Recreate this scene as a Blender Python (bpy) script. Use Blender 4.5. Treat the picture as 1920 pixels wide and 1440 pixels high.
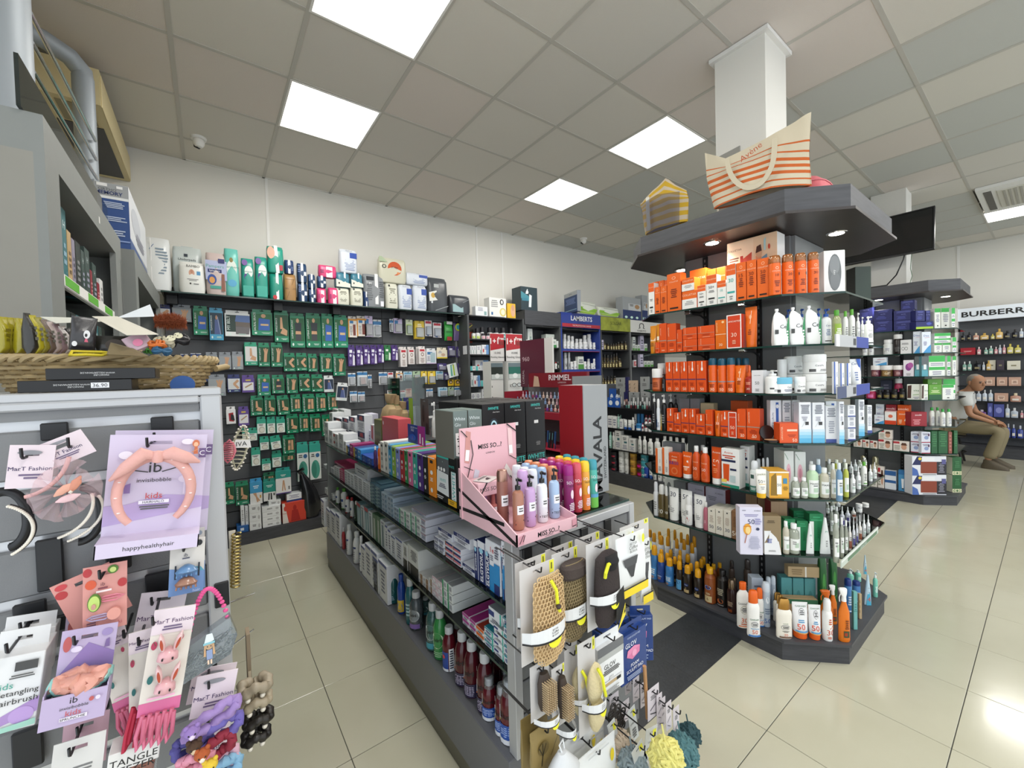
EXPOSURE=0.12
import bpy,math,random
from mathutils import Vector,Matrix
random.seed(7)
S=bpy.context.scene;COL=S.collection
for o in list(bpy.data.objects):bpy.data.objects.remove(o)
PI=math.pi
#camera, world, lights, exposure
FPX=761.1273;CZ=1.46518
_y,_p,_r=[math.radians(a)for a in(53.2542495,1.29679209,-1.53376721)]
FW=Vector((math.cos(_y)*math.cos(_p),math.sin(_y)*math.cos(_p),-math.sin(_p)))
_r0=Vector((math.sin(_y),-math.cos(_y),0));_u0=_r0.cross(FW)
RT=math.cos(_r)*_r0+math.sin(_r)*_u0;UP=-math.sin(_r)*_r0+math.cos(_r)*_u0
EYE=Vector((0,0,CZ))
cd=bpy.data.cameras.new('camera');cam=bpy.data.objects.new('camera',cd);COL.objects.link(cam)
cd.sensor_fit='HORIZONTAL';cd.sensor_width=36;cd.lens=FPX/1920*36;cd.clip_start=.02;cd.clip_end=200
cam.matrix_world=Matrix(((RT.x,UP.x,-FW.x,0),(RT.y,UP.y,-FW.y,0),(RT.z,UP.z,-FW.z,CZ),(0,0,0,1)))
S.camera=cam
S.view_settings.view_transform='Standard';S.view_settings.look='None';S.view_settings.gamma=1;S.view_settings.exposure=EXPOSURE if 'EXPOSURE' in globals()else 0.0
S.view_settings.use_curve_mapping=False
w=bpy.data.worlds.new('daylight');S.world=w;w.use_nodes=True
bg=w.node_tree.nodes['Background'];bg.inputs[0].default_value=(.86,.93,1,1);bg.inputs[1].default_value=1.6
ZC=3.436
#projection helpers (real planes, real sizes)
CROP=(0,0,1)
def K(ox=0,oy=0,s=1):
 global CROP;CROP=(ox,oy,s)
def px(u,v):return CROP[0]+u/CROP[2],CROP[1]+v/CROP[2]
def rayd(u,v):return FW+RT*((u-960)/FPX)-UP*((v-720)/FPX)
class Fr:
 def __init__(s,nx,ny,c):s.n=Vector((nx,ny,0)).normalized();s.c=c;s.dx=Vector((s.n.y,-s.n.x,0));s.a=math.atan2(-s.n.x,s.n.y)
 def at(s,off):return Fr(s.n.x,s.n.y,s.c+off)
 def hit(s,u,v):
  d=rayd(u,v);return EYE+d*((s.c-EYE.dot(s.n))/d.dot(s.n))
 def on(s,u,z):
  B=s.n*s.c+Vector((0,0,z))-EYE;k=(u-960)/FPX
  a=k*B.dot(FW)-B.dot(RT);b=k*s.dx.dot(FW)-s.dx.dot(RT)
  return EYE+B-s.dx*(a/b)
def zof(P,v):
 B=Vector((P.x,P.y,0))-EYE;k=(720-v)/FPX;Z=Vector((0,0,1))
 return(k*B.dot(FW)-B.dot(UP))/(Z.dot(UP)-k*Z.dot(FW))
def proj(P):
 d=P-EYE;f=d.dot(FW)
 return(960+FPX*d.dot(RT)/f,720-FPX*d.dot(UP)/f)if f>.01 else(-1,-1)
 #materials
def lin(c):return c/12.92 if c<=.04045 else((c+.055)/1.055)**2.4
def rgb(h):
 if len(h)==3:h=''.join(a*2 for a in h)
 return tuple(lin(int(h[i:i+2],16)/255)for i in(0,2,4))+(1,)
MC={}
def M(c,rough=.45,metal=0,trans=0,ior=1.45,emit=0,bump=0,bs=80,var=0,vs=6,tint=None,coat=0,aniso=None):
 k=(c,rough,metal,trans,emit,bump,bs,var,vs,tint,coat,aniso)
 if k in MC:return MC[k]
 m=bpy.data.materials.new('mat_'+c);m.use_nodes=True;n=m.node_tree.nodes;L=m.node_tree.links
 b=n['Principled BSDF'];b.inputs['Base Color'].default_value=rgb(c);b.inputs['Roughness'].default_value=rough
 b.inputs['Metallic'].default_value=metal
 if trans:b.inputs['Transmission Weight'].default_value=trans;b.inputs['IOR'].default_value=ior
 if coat:b.inputs['Coat Weight'].default_value=coat;b.inputs['Coat Roughness'].default_value=.08
 if emit:b.inputs['Emission Color'].default_value=rgb(c);b.inputs['Emission Strength'].default_value=emit
 if var or bump:
  tc=n.new('ShaderNodeTexCoord');mp=n.new('ShaderNodeMapping');L.new(tc.outputs['Object'],mp.inputs[0])
  if aniso:mp.inputs['Scale'].default_value=aniso
  if var:
   nz=n.new('ShaderNodeTexNoise');nz.inputs['Scale'].default_value=vs;nz.inputs['Detail'].default_value=6;L.new(mp.outputs[0],nz.inputs[0])
   mx=n.new('ShaderNodeMix');mx.data_type='RGBA';L.new(nz.outputs[0],mx.inputs[0])
   a=rgb(c);t=rgb(tint)if tint else tuple(x*(1-var)for x in a[:3])+(1,)
   mx.inputs[6].default_value=tuple(min(1,x*(1+var*.4))for x in a[:3])+(1,)if not tint else a;mx.inputs[7].default_value=t
   L.new(mx.outputs[2],b.inputs['Base Color'])
  if bump:
   nb=n.new('ShaderNodeTexNoise');nb.inputs['Scale'].default_value=bs;nb.inputs['Detail'].default_value=4;L.new(mp.outputs[0],nb.inputs[0])
   bp=n.new('ShaderNodeBump');bp.inputs['Strength'].default_value=bump;bp.inputs['Distance'].default_value=.003
   L.new(nb.outputs[0],bp.inputs['Height']);L.new(bp.outputs[0],b.inputs['Normal'])
 MC[k]=m;return m
def glass(c='cfe8de',a=.25,rough=.03):
 k=('g',c,a,rough)
 if k in MC:return MC[k]
 m=bpy.data.materials.new('glass_'+c);m.use_nodes=True;n=m.node_tree.nodes;L=m.node_tree.links
 n.remove(n['Principled BSDF']);o=n['Material Output']
 t=n.new('ShaderNodeBsdfTransparent');t.inputs[0].default_value=tuple(1-(1-x)*.35 for x in rgb(c)[:3])+(1,)
 g=n.new('ShaderNodeBsdfPrincipled');g.inputs['Base Color'].default_value=rgb(c);g.inputs['Roughness'].default_value=rough
 fr=n.new('ShaderNodeFresnel');fr.inputs[0].default_value=1.5
 x=n.new('ShaderNodeMixShader');x.inputs[0].default_value=a;L.new(t.outputs[0],x.inputs[1]);L.new(g.outputs[0],x.inputs[2])
 if rough>=.3:
  L.new(x.outputs[0],o.inputs[0]);MC[k]=m;return m
 gl=n.new('ShaderNodeBsdfGlossy');gl.inputs['Roughness'].default_value=rough;y=n.new('ShaderNodeMixShader');L.new(fr.outputs[0],y.inputs[0]);L.new(x.outputs[0],y.inputs[1]);L.new(gl.outputs[0],y.inputs[2]);L.new(y.outputs[0],o.inputs[0])
 MC[k]=m;return m
def P(c,**k):return M(c,**({'rough':.38}|k))
#geometry
class G:
 def __init__(s):s.v=[];s.f=[];s.m=[];s.mats=[];s.cur=0
 def mat(s,m):
  if m not in s.mats:s.mats.append(m)
  s.cur=s.mats.index(m);return s
 def face(s,*ix):s.f.append(ix);s.m.append(s.cur)
 def quad(s,*p):
  b=len(s.v);s.v+=[tuple(q)for q in p];s.face(*range(b,b+len(p)));return s
 def box(s,x0,y0,z0,x1,y1,z1,c=0):
  if c<=0:
   b=len(s.v);s.v+=[(x,y,z)for z in(z0,z1)for y in(y0,y1)for x in(x0,x1)]
   for q in((0,2,3,1),(4,5,7,6),(0,1,5,4),(2,6,7,3),(0,4,6,2),(1,3,7,5)):s.face(*[b+i for i in q])
   return s
  c=min(c,(x1-x0)*.3,(y1-y0)*.3,(z1-z0)*.3)
  b=len(s.v);idx={}
  for i,(X,sx)in enumerate(((x0,1),(x1,-1))):
   for j,(Y,sy)in enumerate(((y0,1),(y1,-1))):
    for k,(Z,sz)in enumerate(((z0,1),(z1,-1))):
     for a in range(3):
      q=[X+sx*c,Y+sy*c,Z+sz*c];q[a]=(X,Y,Z)[a];idx[i,j,k,a]=len(s.v);s.v.append(tuple(q))
  def g(i,j,k,a):return idx[i,j,k,a]
  for k in(0,1):
   o=[g(0,0,k,2),g(1,0,k,2),g(1,1,k,2),g(0,1,k,2)];s.face(*(o if k else o[::-1]))
   o=[g(0,k,0,1),g(1,k,0,1),g(1,k,1,1),g(0,k,1,1)];s.face(*(o[::-1]if k else o))
   o=[g(k,0,0,0),g(k,1,0,0),g(k,1,1,0),g(k,0,1,0)];s.face(*(o if k else o[::-1]))
  for i in(0,1):
   for j in(0,1):
    o=[g(i,j,0,0),g(i,j,0,1),g(i,j,1,1),g(i,j,1,0)];s.face(*(o if i==j else o[::-1]))
    o=[g(i,0,j,0),g(i,0,j,2),g(i,1,j,2),g(i,1,j,0)];s.face(*(o[::-1]if i==j else o))
    o=[g(0,i,j,1),g(0,i,j,2),g(1,i,j,2),g(1,i,j,1)];s.face(*(o if i==j else o[::-1]))
    for k in(0,1):
     o=[g(i,j,k,0),g(i,j,k,1),g(i,j,k,2)];s.face(*(o[::-1]if(i+j+k)%2==0 else o))
  return s
 def lathe(s,pr,n=16,cx=0,cy=0,sy=1.,axis='z'):
  b=len(s.v)
  for r,z in pr:
   for i in range(n):
    a=2*PI*i/n;x,y=cx+r*math.cos(a),cy+r*sy*math.sin(a);s.v.append((x,y,z))
  for k in range(len(pr)-1):
   for i in range(n):
    j=(i+1)%n;s.face(b+k*n+i,b+k*n+j,b+(k+1)*n+j,b+(k+1)*n+i)
  if pr[0][0]>1e-5:s.face(*[b+i for i in range(n)][::-1])
  if pr[-1][0]>1e-5:s.face(*[b+(len(pr)-1)*n+i for i in range(n)])
  return s
 def loft(s,secs,n=16,p=2.):
  b=len(s.v)
  for sc in secs:
   cx,cy,z,rx,ry=sc[:5];q=2/(sc[5]if len(sc)>5 else p)
   for i in range(n):
    a=2*PI*i/n;ca,sa=math.cos(a),math.sin(a)
    s.v.append((cx+rx*math.copysign(abs(ca)**q,ca),cy+ry*math.copysign(abs(sa)**q,sa),z))
  for k in range(len(secs)-1):
   for i in range(n):
    j=(i+1)%n;s.face(b+k*n+i,b+k*n+j,b+(k+1)*n+j,b+(k+1)*n+i)
  s.face(*[b+i for i in range(n)][::-1]);s.face(*[b+(len(secs)-1)*n+i for i in range(n)])
  return s
 def tube(s,pts,r,n=8,closed=False):
  pts=[Vector(p)for p in pts];b=len(s.v);m=len(pts);rr=r if isinstance(r,(list,tuple))else[r]*m
  ref=None
  for i,p in enumerate(pts):
   t=(pts[(i+1)%m]-pts[i-1])if closed or 0<i<m-1 else(pts[1]-pts[0]if i==0 else pts[-1]-pts[-2])
   t.normalize()
   if ref is None:
    ref=t.orthogonal().normalized()
   ref=(ref-t*ref.dot(t));ref=ref.normalized()if ref.length>1e-6 else t.orthogonal().normalized()
   q=t.cross(ref)
   for k in range(n):
    a=2*PI*k/n;s.v.append(tuple(p+(ref*math.cos(a)+q*math.sin(a))*rr[i]))
  for i in range(m if closed else m-1):
   for k in range(n):
    l=(k+1)%n;i2=(i+1)%m;s.face(b+i*n+k,b+i*n+l,b+i2*n+l,b+i2*n+k)
  if not closed:s.face(*[b+k for k in range(n)][::-1]);s.face(*[b+(m-1)*n+k for k in range(n)])
  return s
 def prism(s,poly,z0,z1):
  b=len(s.v);n=len(poly);s.v+=[(x,y,z0)for x,y in poly]+[(x,y,z1)for x,y in poly]
  s.face(*[b+i for i in range(n)][::-1]);s.face(*[b+n+i for i in range(n)])
  for i in range(n):j=(i+1)%n;s.face(b+i,b+j,b+n+j,b+n+i)
  return s
 def grid(s,fn,nu,nv,closeu=False):
  b=len(s.v);
  for j in range(nv+1):
   for i in range(nu+(0 if closeu else 1)):s.v.append(tuple(fn(i/nu,j/nv)))
  w=nu if closeu else nu+1
  for j in range(nv):
   for i in range(nu):
    i2=(i+1)%w;s.face(b+j*w+i,b+j*w+i2,b+(j+1)*w+i2,b+(j+1)*w+i)
  return s
 def add(s,o,fn=lambda p:p):
  b=len(s.v);s.v+=[tuple(fn(Vector(p)))for p in o.v];mi=[]
  for m in o.mats:
   if m not in s.mats:s.mats.append(m)
   mi.append(s.mats.index(m))
  for f,k in zip(o.f,o.m):s.f.append(tuple(b+i for i in f));s.m.append(mi[k])
  return s
 def mesh(s,name,smooth=.6):
  me=bpy.data.meshes.new(name);me.from_pydata(s.v,[],s.f)
  for m in s.mats:me.materials.append(m)
  if len(s.mats)>1:me.polygons.foreach_set('material_index',s.m)
  if smooth:me.shade_smooth();me.set_sharp_from_angle(angle=smooth)
  me.update();return me
def rotz(p,a):return Vector((p.x*math.cos(a)-p.y*math.sin(a),p.x*math.sin(a)+p.y*math.cos(a),p.z))
def lk(name,me,parent=None,loc=None,rz=0,mat=None):
 o=bpy.data.objects.new(name,me);COL.objects.link(o)
 if parent:o.parent=parent
 if loc is not None:o.location=loc
 if rz:o.rotation_euler=(0,0,rz)
 return o
def em_(name,loc=(0,0,0),rz=0):
 o=lk(name,None,None,loc,rz);o.empty_display_size=.05;return o
def G1(m):return G().mat(m)
def st_(name,g,parent=None,loc=None,smooth=.6):
 o=lk(name,g.mesh(name,smooth)if isinstance(g,G)else g,parent,loc)
 if not parent:o['kind']='structure'
 return o
PEND=[]
def tag(o,label,cat,group=None,where=''):
 o['category']=cat;
 if group:o['group']=group
 PEND.append((o,label,where));return o
ORD='zeroth first second third fourth fifth sixth seventh eighth ninth tenth eleventh twelfth thirteenth fourteenth fifteenth sixteenth seventeenth eighteenth nineteenth twentieth'.split()
def ordn(k):
 if k<=20:return ORD[k]
 t={2:'twenty',3:'thirty',4:'forty',5:'fifty',6:'sixty',7:'seventy',8:'eighty',9:'ninety'}[k//10%10]if k<100 else None
 if t is None:return '%dth'%k
 return(t[:-1]+'ieth' if k%10==0 else t+'-'+ORD[k%10])
def finish_labels():
 bpy.context.view_layer.update();D={}
 import re
 for o,l,w in PEND:D.setdefault((re.sub(r' marked \S+$','',l),w),[]).append((o,l))
 for(l0,w),os in D.items():
  if len(os)==1:os[0][0]['label']=(os[0][1]+' '+w).strip();continue
  os.sort(key=lambda q:(round(proj(q[0].matrix_world.translation)[0]/3.),proj(q[0].matrix_world.translation)[1]));n=len(os)
  for i,(o,l)in enumerate(os):
   p='leftmost' if i==0 else('rightmost' if i==n-1 else None)
   o['label']=(p+' '+l+' '+w).strip()if p else(l+' '+w+', '+ordn(i+1)+' from left').strip()
   if 'group' not in o:o['group']=(l0+' '+w).strip()
 for o,l,w in PEND:
  if len(o['label'].replace(',','').replace('-',' ').split())>16:print('LONG',o['label'])
  #text and print
TC={}
def textmesh(s,bold=0):
 if(s,bold)in TC:return TC[s,bold]
 c=bpy.data.curves.new('t','FONT');c.body=s;c.resolution_u=2;c.size=1;c.offset=bold*.02
 o=bpy.data.objects.new('t',c);COL.objects.link(o);dg=bpy.context.evaluated_depsgraph_get()
 me=bpy.data.meshes.new_from_object(o.evaluated_get(dg));bpy.data.objects.remove(o)
 vs=[tuple(v.co)for v in me.vertices];fs=[tuple(p.vertices)for p in me.polygons]
 x0=min([v[0]for v in vs]or[0]);x1=max([v[0]for v in vs]or[1]);y0=min([v[1]for v in vs]or[0]);y1=max([v[1]for v in vs]or[1])
 TC[s,bold]=([((v[0]-(x0+x1)/2)/(y1-y0),(v[1]-(y0+y1)/2)/(y1-y0))for v in vs],fs,(x1-x0)/(y1-y0));bpy.data.meshes.remove(me)
 return TC[s,bold]
RL=random.Random(3)
def pg(spec,w,h,mp,eps=.0004,rough=.45):
 g=G();k=0
 def rect(x0,z0,x1,z1,n=1):
  for i in range(n):
   a=x0+(x1-x0)*i/n;b=x0+(x1-x0)*(i+1)/n
   g.quad(mp(a,z0,e),mp(b,z0,e),mp(b,z1,e),mp(a,z1,e))
 for it in spec.split('|'):
  a=it.strip().split(' ');t=a[0];k+=1;e=eps*k
  if t in 'RLD':
   x0,z0,x1,z1=[float(q)for q in a[1:5]];x0=(x0-.5)*w;x1=(x1-.5)*w;z0*=h;z1*=h;g.mat(M(a[5],rough))
   if t=='R':rect(x0,z0,x1,z1,6 if mp.curved else 1)
   elif t=='D':
    n=20;b=len(g.v)
    for i in range(n):q=2*PI*i/n;g.v.append(mp((x0+x1)/2+(x1-x0)/2*math.cos(q),(z0+z1)/2+(z1-z0)/2*math.sin(q),e))
    g.face(*range(b,b+n))
   else:
    n=int(a[6])
    for i in range(n):
     zz=z0+(z1-z0)*(i+.5)/n;hh=(z1-z0)/n*.28;L=(x1-x0)*RL.uniform(.55,1);xx=x0+(0 if len(a)>7 else((x1-x0)-L)/2)
     rect(xx,zz-hh,xx+L,zz+hh,3 if mp.curved else 1)
  elif t in 'TV':
   xc,zc,hf=[float(q)for q in a[1:4]];s=' '.join(a[5:]);bold=s.startswith('*');s=s.lstrip('*');vs,fs,asp=textmesh(s,1 if bold else 0);g.mat(M(a[4],rough))
   H=hf*h if t=='T' else hf*w;mw=(1.9*min(xc,1-xc)*w if t=='T' else 1.9*min(zc,1-zc)*h);
   if asp*H>mw:H=mw/asp
   b=len(g.v)
   for x,y in vs:
    if t=='T':g.v.append(mp((xc-.5)*w+x*H,zc*h+y*H,e))
    else:g.v.append(mp((xc-.5)*w-y*H,zc*h+x*H,e))
   for f in fs:g.face(*[b+i for i in f])
  elif t=='P':
   g.mat(M(a[1],rough));q=[float(z)for z in a[2:]];g.quad(*[mp((q[i]-.5)*w,q[i+1]*h,e)for i in range(0,len(q),2)])
  elif t=='W':
   x0,z0,x1,z1,th=[float(q)for q in a[1:6]];g.mat(M(a[6],rough));dx,dz=(x1-x0)*w,(z1-z0)*h;L=math.hypot(dx,dz);nx,nz=-dz/L*th*w/2,dx/L*th*w/2
   X0,Z0=(x0-.5)*w,z0*h;g.quad(mp(X0-nx,Z0-nz,e),mp(X0+dx-nx,Z0+dz-nz,e),mp(X0+dx+nx,Z0+dz+nz,e),mp(X0+nx,Z0+nz,e))
 return g
def flat(y0=0.):
 f=lambda x,z,e:(x,y0-e,z)
 f.curved=False;return f
def cyl(r,y0=None):
 y0=r if y0 is None else y0
 def f(x,z,e):a=max(-2.2,min(2.2,x/r));return((r+e)*math.sin(a),y0-(r+e)*math.cos(a),z)
 f.curved=True;return f
def lm(f):f.curved=False;return f
#product builders: local frame x = width, y = depth (front 0), z = up
D={}
def de(key,kind,name,cat,desc,body,pr='',cap='f4f4f2',**k):D[key]=dict(k=kind,n=name,c=cat,t=desc,b=body,pr=pr,cap=cap,**k)
PROF={'can':[(.92,0),(1,.015),(1,.74),(.93,.8),(.62,.83)],'bottle':[(.9,0),(1,.02),(1,.66),(.93,.74),(.5,.82),(.42,.86)],'pump':[(.9,0),(1,.02),(1,.66),(.85,.72),(.4,.76),(.4,.8)],'spray':[(.92,0),(1,.02),(1,.64),(.8,.7),(.55,.72)],'mouth':[(.9,0),(1,.03),(1,.58),(.96,.66),(.72,.77),(.46,.83),(.44,.88)],'oil':[(.95,0),(1,.03),(.96,.45),(1,.6),(.92,.67),(.68,.72),(.6,.74)],'jar':[(.94,0),(1,.03),(1,.6),(.96,.64)],'pill':[(.94,0),(1,.03),(1,.66),(.8,.74),(.72,.78)],'nail':[(.9,0),(1,.06),(1,.4),(.45,.5)],'dropper':[(.92,0),(1,.03),(1,.52),(.4,.62)]}
def capg(kind,r,h,cy,m,sy=1,wide=None):
 g=G1(m);L=lambda pr:g.lathe([(a*r,b*h)for a,b in pr],16,0,cy,sy)
 if kind=='can':L([(.97,.79),(.99,.8),(.97,.93),(.8,.985),(.3,1.0),(0,1.0)])
 elif kind=='bottle':L([(.5,.83),(.55,.84),(.55,.98),(.48,1),(0,1)])
 elif kind in('pump',):
  L([(.5,.77),(.5,.85),(.16,.86),(.14,.93),(.34,.935),(.34,.985),(.1,1),(0,1)]);g.box(-r*.13,cy-r*1.15,h*.94,r*.13,cy,h*.985)
 elif kind=='spray':L([(.72,.66),(.74,.67),(.72,.93),(.5,.99),(0,1)])
 elif kind=='mouth':L([(.54,.83),(.58,.84),(.58,.98),(.52,1),(0,1)])
 elif kind=='oil':L([(.7,.72),(.74,.73),(.7,.94),(.5,.99),(.25,1),(0,1)])
 elif kind=='jar':L([(1.02,.6),(1.04,.62),(1.04,.95),(.98,1),(0,1)])
 elif kind=='pill':L([(.86,.77),(.88,.78),(.88,.97),(.8,1),(0,1)])
 elif kind=='nail':L([(.5,.45),(.52,.46),(.42,.98),(.3,1),(0,1)])
 elif kind=='dropper':L([(.5,.58),(.52,.6),(.52,.72),(.25,.74),(.22,.95),(.1,1),(0,1)])
 return g
def roundpack(w,d,h,m,bulge=.12,seal=True,sq=4.):
 g=G1(m);r=w/2;s=[]
 for z,k,q in((0,.8,sq),(.03,.93,sq),(.15,1,sq),(.5,1.0,sq),(.8,.97,sq),(.9,.82,sq),(.96,.55,3),(1.,.4,3)):
  s.append((0,d/2,z*h,r*(k*.12+.88 if z>.85 else k),d/2*k*(1+bulge*math.sin(PI*z)),q))
 g.loft(s,20);return g
def cardhole(g,w,h,z1,t,hw=.3,hh=.035,r=.008,y=0):
 """card of width w from z=h to z1 top with a euro slot near its top, thickness t"""
 sw=min(w*hw,.032);sh=.006;zc=z1-.014
 for x0,x1,a,b in((-w/2,-sw/2,h,z1),(sw/2,w/2,h,z1),(-sw/2,sw/2,h,zc-sh/2),(-sw/2,sw/2,zc+sh/2,z1)):
  g.box(x0,y,a,x1,y+t,b)
 return g
PC={}
def q(x,s=.002):return max(s,round(x/s)*s)
def build(key,w,h,d,txt=''):
 w,h,d=q(w),q(h),q(d);ck=(key,w,h,d,txt)
 if ck in PC:return PC[ck]
 s=D[key];k=s['k'];parts=[];tr=s.get('tr',0);rough=s.get('ro',.32 if k!='box' else.42)
 bm=P(s['b'],rough=rough)if not tr else(glass(s['b'],s.get('ga',.45),.12))
 cm=P(s['cap'],rough=.3)if not s.get('ctr')else glass(s['cap'],.35,.1)
 if s.get('metal'):cm=M(s['cap'],.28,metal=.9)
 pr=(s['pr']+(('|'+s['tx'].replace('$',txt))if txt and 'tx' in s else '')).strip('|')
 root=None;r=w/2;mp=flat();pw,ph,pz=w,h,0
 if k=='box':
  root=G1(bm).box(0-w/2,0,0,w/2,d,h,.0012)
  if s.get('top'):
   root.mat(P(s['top']));root.quad((-w/2+.001,.001,h+.0003),(w/2-.001,.001,h+.0003),(w/2-.001,d-.001,h+.0003),(-w/2+.001,d-.001,h+.0003))
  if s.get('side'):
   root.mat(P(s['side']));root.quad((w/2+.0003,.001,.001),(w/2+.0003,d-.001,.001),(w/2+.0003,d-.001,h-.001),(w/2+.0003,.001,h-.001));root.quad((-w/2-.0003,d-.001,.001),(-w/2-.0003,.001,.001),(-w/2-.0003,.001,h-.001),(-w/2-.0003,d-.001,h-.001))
  if h>.06 and w>.03:
   parts.append(('closing_flap',G1(bm).box(-w/2+.002,.0015,h,w/2-.002,d-.0015,h+.0009)))
 elif k in PROF:
  sy=s.get('sy',1.);root=G1(bm).lathe([(a*r,b*h)for a,b in PROF[k]],18,0,r*sy,sy);cg=capg(k,r,h,r*sy,cm,sy)
  if s.get('fill'):
   f=G1(P(s['fill'],rough=.25));f.lathe([(r*.93,h*.02),(r*.95,h*.03),(r*.95,h*min(.6,PROF[k][2][1]-.03)),(0,h*min(.6,PROF[k][2][1]-.03))],14,0,r*sy,sy);parts.append(('liquid',f))
  parts.append(('cap' if k not in('pump','dropper')else 'pump_head',cg))
  if s.get('cup'):parts.append(('measuring_cup',G1(glass('d8dce0',.12,.1)).lathe([(.74*r,h*.72),(.7*r,h*.98),(.6*r,h*1.04),(0,h*1.05)],16,0,r)))
  mp=cyl(r,r);mp0=mp
  if sy!=1:
   def mp(x,z,e,r=r,sy=sy):a=x/r;return((r+e)*math.sin(a),r*sy-(r+e)*sy*math.cos(a)-e,z)
   mp.curved=True
  top={'can':.72,'bottle':.64,'pump':.64,'spray':.62,'mouth':.6,'oil':.42,'jar':.58,'pill':.62,'nail':.4,'dropper':.5}[k]
  ph=h*top;pw=w*1.15
 elif k=='tube':
  c=.16;root=G1(bm).loft([(0,r,h*c,r*.82,r*.82),(0,r,h*(c+.03),r*.9,r*.86),(0,r,h*.55,r*.97,r*.6),(0,r,h*.85,r*1.0,r*.22),(0,r,h*.94,r,r*.05),(0,r,h,r,r*.04)],18)
  parts.append(('cap',G1(cm).loft([(0,r,0,r*.8,r*.8),(0,r,h*.01,r*.84,r*.84),(0,r,h*c,r*.84,r*.84)],18)))
  def mp(x,z,e,r=r,h=h):
   t=min(1,max(0,(z/h-.19)/.66));ry=r*(.86*(1-t)+.22*t);rx=r*(.9+.1*t);xx=max(-.97,min(.97,x/rx));return(x,r-ry*math.sqrt(1-xx*xx)-e-.0012,z)
  mp.curved=True;pw=w*.8
 elif k=='cone':
  root=G1(bm).loft([(0,r,0,r,r*.25),(0,r,h*.06,r,r*.3),(0,r,h*.5,r*.72,r*.55),(0,r,h*.86,r*.34,r*.34),(0,r,h,r*.22,r*.22)],16);mp=flat(r*.55);pw=w*.7
 elif k=='pouch':
  root=G1(bm).loft([(0,d/2,0,r*.92,d*.5,4),(0,d/2,h*.1,r,d*.5,4),(0,d/2,h*.6,r,d*.3,3),(-r*.1,d/2,h*.8,r*.75,d*.12,3),(-r*.35,d/2,h*.9,r*.25,d*.08,3)],16)
  parts.append(('spout_cap',G1(cm).lathe([(r*.16,h*.88),(r*.16,h*.93),(r*.24,h*.935),(r*.24,h*.995),(0,h)],12,-r*.38,d/2)));mp=flat(0.0)
  mp=flat(d*.12)
 elif k=='trigger':
  root=G1(bm).loft([(0,r*.6,0,r*.9,r*.55),(0,r*.6,h*.02,r,r*.6),(0,r*.6,h*.55,r*.92,r*.55),(0,r*.6,h*.72,r*.4,r*.35),(0,r*.6,h*.76,r*.36,r*.33)],16)
  hd=G1(cm);hd.loft([(0,r*.6,h*.75,r*.42,r*.36),(0,r*.6,h*.84,r*.36,r*.36),(-r*.1,r*.6,h*.9,r*.6,r*.3,3),(-r*.2,r*.6,h*.98,r*.75,r*.28,3),(-r*.2,r*.6,h,r*.55,r*.2,3)],12);parts.append(('trigger_head',hd))
  lv=G1(cm);lv.tube([(-r*.55,r*.6,h*.9),(-r*.8,r*.6,h*.82),(-r*.75,r*.6,h*.74)],r*.09,6);parts.append(('trigger_lever',lv));mp=cyl(r*.95,r*.6);
  def mp(x,z,e,r=r):a=x/r;return((r+e)*math.sin(a),r*.6-(r*.6+e+.001)*math.cos(a),z)
  mp.curved=True;ph=h*.6
 elif k=='perf':
  sh=s.get('sh',3.);root=G1(M(s['b'],.05,trans=0.,coat=.6)).loft([(0,d/2,0,r*.97,d*.48,sh),(0,d/2,h*.03,r,d*.5,sh),(0,d/2,h*.62,r,d*.5,sh),(0,d/2,h*.7,r*.5,d*.35,3),(0,d/2,h*.73,r*.25,r*.25,2)],16)
  parts.append(('stopper',G1(cm).loft([(0,d/2,h*.73,r*.34,r*.34,3),(0,d/2,h*.98,r*.34,r*.34,3),(0,d/2,h,r*.3,r*.3,3)],12)));ph=h*.6
 elif k=='bag':
  root=roundpack(w,d,h,bm,s.get('bu',.1));mp=flat(-d*.03);
  parts.append(('sealed_edge',G1(bm).box(-w*.2,d*.48,h*.98,w*.2,d*.52,h*1.03)))if s.get('seal')else None
 elif k=='hang':
  tabh=min(.028,h*.22);hb=h-tabh;root=G1(bm).box(-w/2,0,0,w/2,d,hb,.001);cardhole(root,w*.9,hb-.002,h,.0012,y=d*.45);ph=hb
 elif k=='card':
  root=G1(bm);cardhole(root,w,0,h,.0014);cz=s.get('bl')
  if cz:
   b=G1(glass(s.get('bc','e8eef2'),.4,.1));b.box(-w*.38,-d,h*.08,w*.38,0,h*.62,.004);parts.append(('blister',b))
   it=G1(P(s.get('ic','cccccc')));it.loft([(0,-d*.45,h*.12,w*.2,d*.3),(0,-d*.45,h*.35,w*.3,d*.36),(0,-d*.45,h*.56,w*.12,d*.25)],12);parts.append(('contents',it))
 elif k=='film':
  root=G1(bm).loft([(0,0,0,r,.001,5),(0,0,h*.1,r,d*.2,5),(0,0,h*.45,r,d*.5,4),(0,0,h*.8,r*.97,d*.2,5),(0,0,h*.86,r,.0012,6),(0,0,h,r,.0012,6)],16);mp=flat(-d*.5)
 if pr:
  g=pg(pr,pw,ph,mp);parts.append((s.get('pn','printed_label'),g))
 res=[(s['n'],root.mesh(s['n'],.5))]+[(n,g.mesh(n,.5))for n,g in parts]
 PC[ck]=res;return res
NOBJ=0
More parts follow.
